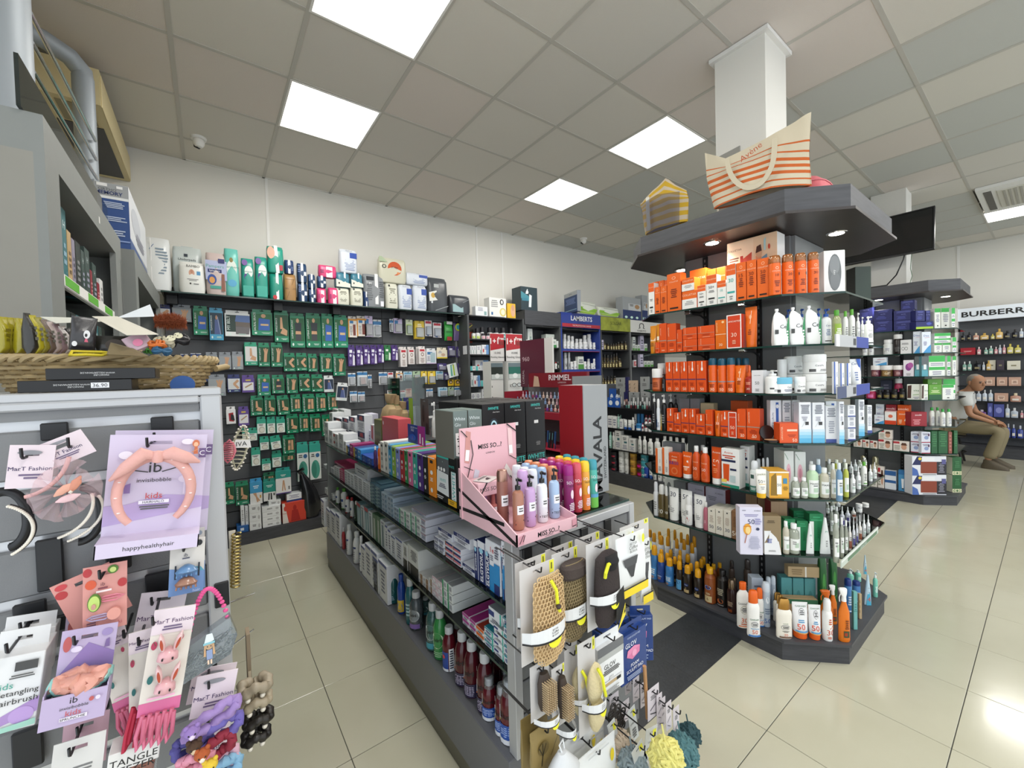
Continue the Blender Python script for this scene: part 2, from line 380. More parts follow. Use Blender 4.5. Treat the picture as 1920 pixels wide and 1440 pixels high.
def ins(key,w,h,d,loc,rz,txt='',where='',group=None,desc=None,tilt=None):
 res=build(key,w,h,d,txt);s=D[key]
 o=lk(res[0][0],res[0][1],None,loc,rz)
 for n,m in res[1:]:lk(n,m,o)
 if tilt:
  o.rotation_euler=(Matrix.Rotation(rz,3,'Z')@Matrix.Rotation(tilt[1],3,'Y')@Matrix.Rotation(tilt[0],3,'X')).to_euler()
 t=(desc or s['t'])
 if txt and s.get('say')and not desc:t=t+' marked '+txt
 tag(o,t,s['c'],group,where);return o
ROUND=('can','bottle','pump','spray','mouth','jar','pill','nail','dropper','tube','cone','trigger','oil')
def row(fr,z,where,items,group=None,gap=.94,off=0,lift=.001,bil=0):
 """items: (u0,u1,vtop,design[,n][,txt or list][,opts]) in the current crop; stands on the plane z behind fr"""
 f0=fr.at(off)if off else fr;out=[]
 for it in items:
  u0,u1,vt,key=it[:4];n=1;txt='';o={}
  for e in it[4:]:
   if isinstance(e,int):n=e
   elif isinstance(e,dict):o=e
   else:txt=e
  s=D[key];f=f0.at(o['off'])if 'off' in o else f0
  zz=z if 'zb' not in o else zof(f.on(px((u0+u1)/2,0)[0],z),px(0,o['zb'])[1])
  zz=o.get('z',zz)
  A=f.on(px(u0,0)[0],zz);B=f.on(px(u1,0)[0],zz)
  ym=getattr(fr,'ymin',None)
  if ym and zz<.9 and B.y<ym:B=B+f.dx*(B.y-ym)
  L=(B-A).dot(f.dx)
  H=zof((A+B)/2,px(0,vt)[1])-zz
  if L<=0 or H<=0:print('BAD',where,it,L,H);continue
  w=L/n;stack=o.get('st',1)
  w1=w*gap;d=o.get('d',s.get('d',.05));rnd=s['k']in ROUND;rt=f.a
  if rnd or bil:
   C=(A+B)/2;dF=(C-EYE).dot(FW);tx=(C-EYE).dot(RT)/dF;wp=(u1-u0)/CROP[2]/n*dF*math.cos(math.atan(tx))/FPX
   w1=wp*(1.2 if s['k']=='mouth' else 1.04)if rnd else wp*.85
   if rnd:d=w1
   if bil:rt=-.75;d=min(d,w1*.9)
   if s['k']=='perf':w1=wp*gap
  for i in range(n):
   c=A+f.dx*(w*(i+.5));t=txt[i]if isinstance(txt,list)else txt
   for kk in range(stack):
    P0=c+Vector((0,0,0));P0.z=zz+lift+H/stack*kk
    for b in range(o.get('back',1)):
     P1=P0+f.n*(b*(d+.004))
     out.append(ins(key,w1,H/stack-.0015,d,P1,rt+o.get('r',0),t,where+(' behind' if b else ''),group,o.get('t'),o.get('tilt')))
 return out
HK={}
def hookmesh(L,m=None):
 L=round(L,2)
 if L not in HK:HK[L]=G1(m or BLK).tube([(0,0,0),(0,-L,0),(0,-L-.004,.003),(0,-L-.006,.016)],.0022,5).mesh('display_hook',.6)
 return HK[L]
def hang(fr,where,items,wall=None,par=None,group=None,hooks=True):
 """(u0,u1,vtop,vbottom,design,[txt],[opts]) hanging in front of the wall plane, hook reaches back to it"""
 for it in items:
  u0,u1,v0,v1,key=it[:5];txt='';o={};n=1
  for e in it[5:]:
   if isinstance(e,int):n=e
   elif isinstance(e,dict):o=e
   else:txt=e
  s=D[key];f=fr.at(o.get('off',0));a,t=px(u0,v0);b,e_=px(u1,v1);A=f.hit(a,t);B=f.hit(b,t);w=(B-A).dot(f.dx)/n;d=o.get('d',s.get('d',.03))
  for i in range(n):
   c=A+f.dx*(w*(i+.5));z0=zof(c,e_);z1=zof(c,t)
   for k in range(o.get('back',1)):
    P=Vector((c.x,c.y,z0))+f.n*(k*(d+.004))
    if k:P=P+f.dx*(RL.uniform(-.006,.006));P.z+=RL.uniform(-.004,.004)
    ro=o.get('ro',0)*PI/180
    if ro:P=P-Vector((0,0,0))+f.dx*(math.sin(-ro)*-(z1-z0)*-.5)
    ins(key,w*.95,z1-z0,d,P,f.a+o.get('r',0)*PI/180,txt,where+(' behind' if k else ''),group,tilt=(0,ro)if ro else None)
   if hooks and par is not None:
    L=(wall-f.c);h=lk('display_hook',hookmesh(L+.01),None,(c+f.n*L)*1);h.location.z=z1-.0165;h.parent=par;h.matrix_parent_inverse=Matrix.Translation(-par.location);h.rotation_euler=(0,0,f.a)
    #materials of the place
TILE=M('c3c0ac',.16,var=.14,vs=3.2,tint='b4b09a',bump=.12,bs=14,coat=.2)
GROUT=M('4a4a44',.8);CEIL=[M('d3cfc6',.9,bump=.35,bs=420),M('cfcbc3',.9,bump=.35,bs=420),M('c0c1bc',.9,bump=.35,bs=420),M('d4ccc4',.9,bump=.35,bs=420)]
TBAR=M('bab7af',.6);WALL=M('dcdad3',.85,var=.05,vs=2,bump=.1,bs=300)
GREY=M('7f8182',.45,var=.06,vs=30);GREYD=M('4c4e50',.5,var=.12,vs=40);SILV=M('b6b7b9',.4,metal=.3);SLATM=M('54565a',.5,var=.06,vs=60)
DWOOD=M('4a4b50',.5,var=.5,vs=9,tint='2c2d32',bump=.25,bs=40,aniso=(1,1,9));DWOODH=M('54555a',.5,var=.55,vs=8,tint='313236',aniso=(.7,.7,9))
DECK=M('67686c',.42,var=.05,vs=50);KICK=M('5c594c',.35,metal=.3);BLK=M('16171a',.4);CHR=M('c8c8c8',.2,metal=1.);GL=glass('b4c8c0',.015);GLE=M('1d3a34',.15)
PWHITE=M('e4e3df',.6)
#lights
def area(name,loc,sx,sy,pw,col=(1,.97,.92),rot=(0,0,0)):
 l=bpy.data.lights.new(name,'AREA');l.shape='RECTANGLE';l.size=sx;l.size_y=sy;l.energy=pw;l.color=col
 o=bpy.data.objects.new(name,l);COL.objects.link(o);o.location=loc;o.rotation_euler=rot;return o
PANELW=15
def cellxy(i,j):return-.106+.6*i+.3,4.786-.6*j-.3
LIT=[(1,2),(1,4),(5,4),(5,2),(14,7),(5,8),(1,8),(9,9),(1,11),(13,11),(5,11)]  # panels beside and behind the camera are unseen, added to light the room
#shell
X0,X1,Y0,Y1=-.88,10.2,-3.2,4.59
st=st_('floor',G1(GROUT).box(X0,Y0,-.06,X1,Y1,-.003))
tm=G1(TILE).box(.0015,.0015,-.02,.4545,.4615,0,.001).mesh('floor_tile',0)
tiles=[]
for i in range(-8,18):
 for j in range(-8,10):
  x,y=2.670+.4558*i,.23335+.463*j
  if x+.45<X0 or x>X1 or y+.2<Y0 or y>Y1:continue
  c=Vector((x+.23,y+.23,0));u,v=proj(c);vis=-150<u<2070 and 600<v<1700
  tiles.append((0 if vis else 1,(c-EYE).length,x,y))
tiles.sort();joined=G1(TILE)
for n_,(nv,d_,x,y)in enumerate(tiles):
 if not nv and n_<290:lk('floor_tile',tm,st,(x,y,0))
 else:joined.box(x+.0015,y+.0015,-.02,x+.4545,y+.4615,0)
jo=lk('floor_tiles_further',joined.mesh('floor_tiles_further',0),st);jo['kind']='stuff'
DT=M('3c3f42',.45,var=.5,vs=14,tint='26282a',bump=.4,bs=60,aniso=(1,1.6,1))
for k in range(11):lk('dark_inlay_tile',G1(DT).box(1.34+.4558*k+.001,1.012,-.019,1.34+.4558*(k+1)-.001,1.325,.0015).mesh('dark_inlay_tile',0),st)
ce=st_('ceiling',G1(M('6a675f',.9)).box(X0-.6,Y0,ZC+.03,X1,Y1,ZC+.06))
cm=[G1(m).box(.004,.004,-.006,.596,.596,.006).mesh('ceiling_tile',0)for m in CEIL];rr=random.Random(11)
for i in range(-2,18):
 for j in range(1,13):
  if(i,j)in LIT or(11<i<14 and j in(7,8)):continue
  x,y=cellxy(i,j);k=2 if(i>5 and rr.random()<.6)or(i,j)in((7,2),(7,3))else rr.choice((0,0,1,3))
  lk('ceiling_tile',cm[k],ce,(x-.3,y-.3,ZC+.004))
hm=[G1(m).box(.004,.004,-.006,.596,.396,.006).mesh('cut_ceiling_tile',0)for m in CEIL]
for i in range(-2,18):lk('cut_ceiling_tile',hm[rr.choice((0,1,2 if i>6 else 0))],ce,(-.106+.6*i,4.19,ZC+.004))
for i in range(-1,18):x=-.106+.6*i;lk('grid_bar',G1(TBAR).box(x-.012,Y0,ZC-.006,x+.012,Y1,ZC+.006).mesh('grid_bar',0),ce)
for j in range(1,14):y=4.786-.6*j;lk('cross_bar',G1(TBAR).box(X0,y-.012,ZC-.005,X1,y+.012,ZC+.005).mesh('cross_bar',0),ce)
WL=st_('wall_left',G1(WALL).box(X0-.6,Y1,0,X1+.1,Y1+.1,ZC+.05))
for u in(503,893,940):
 p=Fr(0,1,Y1).hit(u,440);lk('wall_joint_strip',G1(PWHITE).box(p.x-.012,Y1-.006,2.0,p.x+.012,Y1+.001,ZC).mesh('wall_joint_strip',0),WL)
WR=st_('wall_right',G1(WALL).box(X1,Y0,0,X1+.1,Y1,ZC+.05))
lk('wall_joint_strip',G1(PWHITE).box(X1-.006,.97,2,X1+.001,1.0,ZC).mesh('wall_joint_strip',0),WR)
st_('wall_side',G1(M('c9c2a4',.8,var=.1,vs=3)).box(X0-.1,1.2,0,X0,Y1,ZC+.5))
for nm,x0,x1,h in(('trim_1',-.106,X1,0),):
 st_('trim_1',G1(PWHITE).box(x0,Y1-.02,ZC-.006,x1,Y1,ZC+.001))
for n_,x in enumerate((-.9,2.6,6.2,10.1)):st_('wall_front' if n_==0 else 'wall_front.%03d'%n_,G1(WALL).box(x,Y0-.1,0,x+.14,Y0,ZC+.05))
for i,j in LIT:
 x,y=cellxy(i,j);a=em_('ceiling_light',(x,y,ZC-.008))
 seen=-200<proj(a.location)[0]<2100
 fr=G1(PWHITE)
 for b in((-.298,-.298,.298,-.285),(-.298,.285,.298,.298),(-.298,-.285,-.285,.285),(.285,-.285,.298,.285)):fr.box(b[0],b[1],0,b[2],b[3],.012)
 lk('light_frame',fr.mesh('light_frame',0),a);lk('diffuser',G1(M('fffdf6',.5,emit=7.)).box(-.285,-.285,.003,.285,.285,.01).mesh('diffuser',0),a)
 tag(a,'square white ceiling light panel in the tiled ceiling','ceiling light',None if not seen else None)
 area('lamp',(x,y,ZC-.03),.56,.56,PANELW)
 #columns
c1=st_('trim_2',G1(WALL).box(2.645,1.01,0,2.95,1.30,ZC));lk('column_collar',G1(PWHITE).box(2.62,.985,ZC-.03,2.975,1.325,ZC-.006).mesh('column_collar',0),c1)
c2=st_('trim_3',G1(WALL).box(6.29,1.0,0,6.58,1.30,ZC))
#generic promotional island (base, glass tiers, canopy)
SHZ=[.535,.815,1.09,1.335,1.575,1.823]
def octo(x0,x1,y0,y1,c):return[(x0+c,y0),(x1-c,y0),(x1,y0+c),(x1,y1-c),(x1-c,y1),(x0+c,y1),(x0,y1-c),(x0,y0+c)]
def island(cx,cy,lab,where):
 a=em_('display_island',(cx,cy,0));hx,hy=.565,.58
 pa=lambda n,g:lk(n,g.mesh(n,.5),a)
 pa('base_plinth',G1(DWOOD).prism(octo(-hx+.012,hx-.012,-hy+.012,hy-.012,.215),0,.092));pa('base_top',G1(DWOODH).prism(octo(-hx,hx,-hy,hy,.215),.092,.105))
 for x0,x1,y0,y1 in((-.245,-.225,-.3,.3),(.225,.245,-.3,.3),(-.225,.225,-.32,-.3),(-.225,.225,.3,.32)):pa('core_panel',G1(GREY).box(x0,y0,.105,x1,y1,2.185))
 for x,y in((-.25,-.145),(-.25,.165),(.25,-.145),(.25,.165)):
  g=G1(BLK).box(x-.008,y-.014,.105,x+.004 if x<0 else x+.008,y+.014,2.18);g.mat(M('777',.5))
  for k in range(60):g.quad((x-.0085,y+.004,.14+.034*k),(x-.0085,y-.004,.14+.034*k),(x-.0085,y-.004,.157+.034*k),(x-.0085,y+.004,.157+.034*k))
  pa('slotted_upright',g)
 for n_,z in enumerate(SHZ):
  g=G1(GL).prism(octo(-hx+.012,hx-.012,-hy+.012,hy-.012,.2),z-.008,z);s=pa('glass_shelf',g)
  e=G1(GLE);P_=octo(-hx+.011,hx-.011,-hy+.011,hy-.011,.2)
  for q_ in range(8):
   (xa,ya),(xb,yb)=P_[q_],P_[(q_+1)%8];e.quad((xa,ya,z-.0085),(xb,yb,z-.0085),(xb,yb,z+.0005),(xa,ya,z+.0005))
  lk('polished_edge',e.mesh('polished_edge',0),s)
  for y in(-.145,.165):
   b=G1(BLK).tube([(-.25,y,z-.10),(-.27,y,z-.035),(-.33,y,z-.016),(-.47,y,z-.013)],.006,6);pa('shelf_bracket',b)
   lk('chrome_clip',G1(CHR).box(-.478,y-.018,z-.02,-.45,y+.018,z-.009,.003).mesh('chrome_clip',.5),s)
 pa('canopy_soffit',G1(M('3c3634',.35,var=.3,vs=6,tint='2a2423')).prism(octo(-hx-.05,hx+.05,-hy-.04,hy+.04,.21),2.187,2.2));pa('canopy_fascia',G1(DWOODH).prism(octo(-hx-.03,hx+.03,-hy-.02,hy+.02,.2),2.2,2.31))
 for x,y in((-.53+.04,0),(-.06,.44),(-.06,-.46)):
  s=lk('spotlight',G1(CHR).lathe([(.045,0),(.048,.004),(.036,.006)],20).mesh('spotlight',.5),a,(x,y,2.181));lk('lens',G1(M('fffaf0',.4,emit=14)).lathe([(.034,-.001),(.034,.002)],16).mesh('lens',0),s)
  l=bpy.data.lights.new('spotlamp','SPOT');l.energy=14;l.spot_size=2.2;l.spot_blend=.8;l.shadow_soft_size=.04;l.color=(1,.95,.86)
  o=bpy.data.objects.new('spotlamp',l);COL.objects.link(o);o.location=(cx+x,cy+y,2.165)
 tag(a,lab,'display stand',where=where);return a
island(2.81,1.17,'dark wood display island with glass tiers and canopy','around the near white column')
island(6.45,1.17,'dark wood display island with glass tiers and canopy','under the wall television')
#central gondola
g1=em_('shelving_gondola',(1.02,1.0,0));GX=1.02
pa=lambda n,g,par=None:lk(n,g.mesh(n,.5),par or g1)
pa('kick_board',G1(KICK).box(-.318,.005,0,.318,2.415,.065));pa('deck',G1(DECK).box(-.322,0,.067,.322,2.42,.275,.003));pa('spine_panel',G1(GREY).box(-.015,.03,.275,.015,2.39,.945))
for z,xx in((.53,.3),(.74,.3)):
 for s in(-1,1):
  x0,x1=sorted((s*.018,s*xx));o=pa('glass_shelf',G1(GL).box(x0,.03,z-.008,x1,2.39,z));xe=s*xx
  lk('polished_edge',G1(GLE).quad(*([(xe+s*.0006,2.39,z-.0085),(xe+s*.0006,.03,z-.0085),(xe+s*.0006,.03,z+.0005),(xe+s*.0006,2.39,z+.0005)])).mesh('polished_edge',0),o)
o=pa('glass_counter',G1(GL).box(-.3,.012,.953,.3,2.41,.961));lk('polished_edge',G1(GLE).quad((-.3006,2.41,.9525),(-.3006,.012,.9525),(-.3006,.012,.9615),(-.3006,2.41,.9615)).quad((-.3,.0114,.9525),(.3,.0114,.9525),(.3,.0114,.9615),(-.3,.0114,.9615)).mesh('polished_edge',0),o)
pa('far_end_panel',G1(GREY).box(-.3,2.39,.275,.3,2.42,.952));
for y in(.8,1.6):
 pa('upright_post',G1(GREYD).box(-.03,y-.015,.275,.03,y+.015,.95))
ef=G1(SILV);[ef.box(*b,.002)for b in((-.3,-.012,.275,-.27,.03,.953),(.27,-.012,.275,.3,.03,.953),(-.27,-.012,.923,.27,.03,.953))];pa('end_frame',ef);pa('end_backing',G1(BLK).box(-.27,.012,.275,.27,.028,.923))
sl=G1(M('747678',.45)).box(-.268,-.004,0,.268,.012,.098,.003).mesh('slat',.5)
for k in range(7):lk('slat',sl,g1,(0,0,.819-.1045*k))
tag(g1,'low grey gondola with glass shelves and slatted end','shelving','','in the middle of the shop')
#hair accessory stand at the left
g0=em_('slatwall_stand',(-.30,1.05,0));pa=lambda n,g,par=None:lk(n,g.mesh(n,.5),par or g0)
pa('core',G1(GREY).box(-.3,.03,.08,.30,.5,1.44));pa('plinth',G1(KICK).box(-.3,.04,0,.3,.48,.08));pa('top_board',G1(SILV).box(-.32,-.012,1.44,.32,.52,1.455,.002))
ef=G1(SILV);[ef.box(*b,.003)for b in((-.32,-.014,.08,-.284,.03,1.44),(.284,-.014,.08,.32,.03,1.44),(-.284,-.014,1.425,.284,.03,1.44))];pa('front_frame',ef)
pa('slot_rail',G1(M('c9cacc',.3,metal=.5)).box(-.284,.004,.1,.284,.028,1.412))
sl0=G1(M('777879',.45,metal=.1,bump=.15,bs=500)).box(-.283,-.006,0,.283,.010,.082,.003).mesh('slat',.5)
for k in range(13):lk('slat',sl0,g0,(0,0,1.309-.1*k))
lk('slat',G1(M('777879',.45,metal=.1,bump=.15,bs=500)).box(-.283,-.006,1.408,.283,.010,1.425).mesh('slat',0),g0)
tag(g0,'silver framed slatwall stand hung with hair accessories','stand','','at the left front')
#tall grey cabinet on the left
cb=em_('tall_cabinet',(-.32,1.57,0));pa=lambda n,g,par=None:lk(n,g.mesh(n,.5),par or cb);CG=M('7f827f',.6,var=.05,vs=20)
pa('end_panel',G1(M('8a8880',.7,var=.05,vs=14)).box(-.43,0,0,0-.02,.02,2.07));pa('face_frame',G1(CG).box(-.02,0,0,0,.125,2.07));pa('top_header',G1(CG).box(-.43,.0,2.07,0,1.13,2.17))
pa('end_stile',G1(CG).box(-.02,1.0,0,0,1.14,2.07));pa('far_panel',G1(CG).box(-.43,1.13,0,-.0,1.15,2.17));pa('back_panel',G1(GREYD).box(-.43,.02,0,-.42,1.13,2.07))
for z in(1.775,1.50,1.2,.9,.5):
 s=pa('glass_shelf',G1(GL).box(-.41,.13,z-.008,-.03,1.0,z));lk('price_rail',G1(PWHITE).box(-.028,.13,z-.012,-.012,1.0,z+.028,.003).mesh('price_rail',.5),s)
 for k in range(3):lk('green_price_strip',G1(M('63b13a',.5)).box(-.0119,.2+.29*k,z-.006,-.011,.36+.29*k,z+.022).mesh('green_price_strip',0),s)
pa('door_pull',G1(BLK).tube([(.0,1.05,1.66),(.05,1.05,1.66),(.05,1.05,1.55),(.0,1.05,1.55)],.008));pa('white_sticker',G1(PWHITE).box(-.0,.66,2.10,.0006,.675,2.125))
tag(cb,'tall grey cabinet holding hair dye cartons','cabinet','','at the left edge')
cb2=em_('low_topped_cabinet',(-.285,2.86,0));pa=lambda n,g,par=None:lk(n,g.mesh(n,.5),par or cb2)
pa('end_panel',G1(CG).box(-.43,0,0,-.02,.02,2.05));pa('face_frame',G1(CG).box(-.02,0,0,0,.1,2.05));pa('top_header',G1(CG).box(-.43,.0,2.05,0,1.36,2.165));pa('end_stile',G1(CG).box(-.02,1.26,0,0,1.36,2.05));pa('back_panel',G1(GREYD).box(-.43,.02,0,-.42,1.34,2.05));pa('far_panel',G1(CG).box(-.42,1.34,0,-.02,1.36,2.05))
for z in(1.62,1.3,1.0):pa('glass_shelf',G1(GL).box(-.41,.11,z-.008,-.03,1.25,z))
tag(cb2,'grey cabinet with open front','cabinet','','behind the tall cabinet')
gg=G1(glass('93aca2',.05)).box(-.36,1.55,2.17,-.352,2.66,2.30);go=lk('glass_guard',gg.mesh('glass_guard',0));tag(go,'upright green glass guard','glass panel','','on top of the tall cabinet')
go['category']='glass panel'
#pipe rail and beige unit above the cabinet
PIP=M('8f969c',.5,metal=.2)
rl=em_('pipe_railing',(-.5,2.2,2.17));
lk('fat_post',G1(PIP).lathe([(.088,0.0),(.088,1.26)],24).mesh('fat_post',.5),rl,(-.045,-.03,.0));lk('fat_post',G1(PIP).lathe([(.046,0.0),(.046,1.0)],24).mesh('fat_post',.5),rl,(.002,1.02,0))
lk('bent_pipe',G1(PIP).tube([(.002,1.02,.98),(.0,1.02,1.03),(-.04,.99,1.075),(-.12,.93,1.09),(-.34,.8,1.09)],.046,14).mesh('bent_pipe',.6),rl)
for z in(.44,.545,.65):lk('steel_rail',G1(CHR).tube([(.03,.02,z-.0),(.045,.98,z+.0)],.0075,10).mesh('steel_rail',.6),rl)
tag(rl,'grey pipe railing with three steel rails','railing','','above the tall cabinet')
ac=em_('air_conditioner',(-.46,3.42,3.14));CRM=M('d5c69a',.5,var=.08,vs=6)
lk('housing',G1(CRM).prism([(0,0),(0,1.15),(-.3,1.15),(-.3,0)],.0,.21).mesh('housing',0),ac);lk('bottom_opening',G1(BLK).box(-.24,.3,-.003,-.03,1.1,.0).mesh('bottom_opening',0),ac);lk('bottom_grille',G1(M('8f8668',.5)).box(-.2,.05,-.004,-.05,.28,.0).mesh('bottom_grille',0),ac)
lk('louvre',G1(CRM).box(.0,.02,-.0,.006,1.13,.19,.002).mesh('louvre',.5),ac)
tag(ac,'yellowed cream wall air conditioner','air conditioner','','under the ceiling at far left')
for k,(y0,y1)in enumerate(((1.4,2.2),(2.22,3.0),(3.02,3.4))):lk('beige_panel',G1(M('c4b88f',.7,var=.1,vs=4)).box(X0,y0,2.3,X0+.02,y1,3.2).mesh('beige_panel',0),bpy.data.objects['wall_side'])
#left wall slat panels and shelves
lw=em_('slatwall_bay',(-.28,4.55,0));pa=lambda n,g,par=None:lk(n,g.mesh(n,.5),par or lw)
pa('backing',G1(BLK).box(0,.0,.11,2.77,.03,2.30));pa('deck',G1(DWOOD).box(0,-.19,0,2.77,.0,.105));
sm=G1(SLATM).box(0,-.012,0,2.765,0,.138,.003).mesh('slat',.5)
for k in range(15):lk('slat',sm,lw,(0,0,.13+.1435*k))
s=pa('glass_shelf',G1(GL).box(.0,-.30,2.202,2.768,-.012,2.21));lk('polished_edge',G1(GLE).box(.0,-.302,2.2,2.768,-.299,2.211).mesh('polished_edge',0),s)
for x in(.06,.83,1.35,2.05,2.72):pa('shelf_bracket',G1(BLK).prism([(x-.035,-.17),(x+.035,-.17),(x+.035,-.012),(x-.035,-.012)],2.13,2.20))
pa('joint_strip',G1(BLK).box(.86,-.0135,.11,.866,-.0115,2.28));pa('joint_strip',G1(BLK).box(1.86,-.0135,.11,1.866,-.0115,2.28));pa('end_post',G1(GREY).box(2.745,-.1,0,2.77,-.0,2.2))
tag(lw,'dark grey slatwall bay with glass top shelf','wall display','','along the left wall')
#shelving bays further along the left wall
def bay(name,x0,x1,zt,zs,lab,where,hz=None,hm=None,side=None,depth=.34,yb=4.55,deck=True,backm=None):
 a=em_(name,((x0+x1)/2,yb,0));w=(x1-x0)/2;pa=lambda n,g,par=None:lk(n,g.mesh(n,.5),par or a);sm_=side or GREYD
 pa('back_panel',G1(backm or SLATM).box(-w,0,0,w,.02,zt));pa('side_panel',G1(sm_).box(-w,-depth,0,-w+.025,0,zt));pa('side_panel',G1(sm_).box(w-.025,-depth,0,w,0,zt));pa('plinth',G1(DWOOD).box(-w+.025,-depth,0,w-.025,0,.12))
 for z in zs:
  s=pa('shelf',G1(BLK).box(-w+.026,-depth+.01,z-.012,w-.026,-.001,z));
 if hz:pa('header_board',G1(hm or DWOODH).box(-w+.0,-depth-.012,hz[0],w,-depth+.005,hz[1]))
 tag(a,lab,'shelving','',where);return a
bA=bay('shelving_bay',2.50,3.37,2.2,[2.2-.0,1.915,1.725,1.527,1.33,1.12,.85,.5],'grey shelving bay of medicines','behind the spectacles stand')
bB=bay('shelving_bay',3.375,4.03,2.32,[2.12,1.83,1.53,1.24,.9,.5],'dark framed shelving bay of teas and remedies','left of the blue vitamin bay',hz=(2.13,2.32))
bC=bay('shelving_bay',4.035,4.87,2.34,[2.11,1.815,1.515,1.25,.9,.5],'blue framed vitamin shelving bay','on the left wall',hz=(2.13,2.34),hm=M('2c3f8f',.4),side=M('2f4596',.4))
bD=bay('shelving_bay',4.875,5.60,2.34,[2.11,1.82,1.535,1.25,.9,.5],'dark shelving bay of brown glass vitamin bottles','right of the blue bay',hz=(2.12,2.33),hm=M('46541c',.5,var=.8,vs=9,tint='c5cc4a'))
bE=bay('shelving_bay',5.605,6.6,2.32,[2.1,1.817,1.538,1.25,.9,.5],'shelving bay with white header','right of the dark vitamin bay',hz=(2.12,2.32),hm=PWHITE,side=GREY)
def words(par,s,h,x,z,y,m,rz=0,bold=0,name='lettering',v=False):
 vs,fs,asp=textmesh(s,bold);g=G1(m)
 for a_,b_ in vs:g.v.append((x+a_*h,y,z+b_*h)if not v else(x-b_*h,y,z+a_*h))
 for f in fs:g.face(*f)
 o=lk(name,g.mesh(name,0),par);
 if rz:o.rotation_euler=(0,0,rz)
 return o
words(bC,'LAMBERTS',.072,0,2.265,-.354,M('f2f2f2',.5),bold=1);lk('red_strip',G1(M('b02c3a',.4)).box(-.40,-.3545,2.135,.40,-.352,2.185).mesh('red_strip',0),bC);words(bC,'THE PROFESSIONAL RANGE',.022,0,2.16,-.3555,M('f0d8d8',.5))
for z in(1.815,1.515):lk('label_rail',G1(M('2f4596',.4)).box(-.39,-.345,z-.03,.39,-.334,z+.005).mesh('label_rail',0),bC);lk('red_rail',G1(M('b02c3a',.4)).box(-.39,-.346,z-.035,.39,-.334,z-.03).mesh('red_rail',0),bC)
words(bD,'SOLGAR',.05,0,2.24,-.354,M('2e3a12',.5));words(bE,'VITABIOTICS',.03,-.2,2.15,-.354,M('222',.5));
lk('emblem',G1(M('222',.5)).tube([(-.28,-.356,2.19),(-.245,-.356,2.195),(-.26,-.356,2.23),(-.245,-.356,2.265),(-.2,-.356,2.275),(-.155,-.356,2.265),(-.14,-.356,2.23),(-.155,-.356,2.195),(-.12,-.356,2.19)],.006,6).mesh('emblem',.5),bE)
#low cross gondola behind
g3=em_('cross_gondola',(4.19,2.9,0));pa=lambda n,g,par=None:lk(n,g.mesh(n,.5),par or g3)
pa('plinth',G1(DWOOD).box(0,-.75,0,.5,.9,.165));pa('spine',G1(SLATM).box(.22,-.73,.165,.25,.88,1.3));pa('end_panel',G1(GREY).box(0.02,.88,.165,.48,.9,1.3));pa('end_panel',G1(GREY).box(0.02,-.75,.165,.48,-.73,1.3))
for z in(.462,.735,1.005):pa('shelf',G1(BLK).box(.0,-.73,z-.01,.22,.88,z));
tag(g3,'dark low gondola of creams and nail polish','shelving','','behind the display island')
#perfume wall
g4=em_('perfume_shelving',(9.9,.3,0));pa=lambda n,g,par=None:lk(n,g.mesh(n,.5),par or g4);PWZ=[.29,.60,.846,1.089,1.336,1.588,1.822]
pa('back_panel',G1(SLATM).box(.12,-2.2,0,.14,.66,2.34));pa('plinth',G1(DWOOD).box(-.3,-2.2,0,.12,.66,.15));pa('side_panel',G1(PWHITE).box(-.05,.66,0,.14,.69,2.36))
for z in PWZ:pa('shelf',G1(BLK).box(-.06,-2.2,z-.012,.12,.66,z))
hd=pa('header_sign',G1(M('dfe6ee',.5)).box(-.0,-2.2,2.14,.12,.66,2.345));lk('sign_edge',G1(GREYD).box(-.004,-2.2,2.132,.1,.66,2.14).mesh('sign_edge',0),hd)
vs,fs,asp=textmesh('BURBERRY',1);tg=G1(M('1a1a1a',.5))
for a_,b_ in vs:tg.v.append((-.004,.25-a_*.085*1.35,2.245+b_*.085))
for f in fs:tg.face(*f)
lk('lettering',tg.mesh('lettering',0),g4)
tag(g4,'perfume shelving with pale header sign','shelving','','on the right wall')
#sunscreen island
OR='e5661c';OR2='dd521a'
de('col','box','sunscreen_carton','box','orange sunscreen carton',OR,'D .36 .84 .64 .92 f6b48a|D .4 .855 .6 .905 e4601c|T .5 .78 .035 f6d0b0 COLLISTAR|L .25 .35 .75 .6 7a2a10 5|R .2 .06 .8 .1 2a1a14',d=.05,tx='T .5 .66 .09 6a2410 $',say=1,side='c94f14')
de('colw','box','sunscreen_carton','box','white sunscreen carton with orange top','eceae4','R 0 .72 1 1 e4601c|T .5 .86 .06 f6d0b0 COLLISTAR|L .2 .42 .8 .5 777 2|R .2 .2 .8 .25 222|L .3 .06 .7 .16 888 2',d=.05,tx='T .5 .6 .09 444 $',say=1,top='e4601c')
de('colt','box','sunscreen_carton','box','white sunscreen carton with teal bar','eceae4','R 0 .72 1 1 e4601c|T .5 .86 .06 f6d0b0 COLLISTAR|R .1 .24 .9 .29 3fa6a0|L .3 .06 .7 .18 888 2',d=.05,tx='T .5 .58 .1 3fa6a0 $',say=1,top='e4601c')
de('colk','box','sunscreen_set','box','low orange and white gift carton',OR,'R 0 0 1 .55 eceae4|L .15 .2 .85 .45 999 3|T .5 .78 .12 f6d0b0 COLLISTAR',d=.07)
de('cspray','can','sunscreen_spray','can','orange spray can with amber cap','e8651a','D .38 .88 .62 .97 f6c4a0|D .42 .9 .58 .95 e2591a|T .5 .82 .04 f8dcc4 COLLISTAR|L .3 .28 .7 .5 7a2a10 4|L .3 .08 .7 .15 7a2a10 2',cap='d58a3a',ctr=1,tx='T .5 .68 .09 5a1e0c $',say=1)
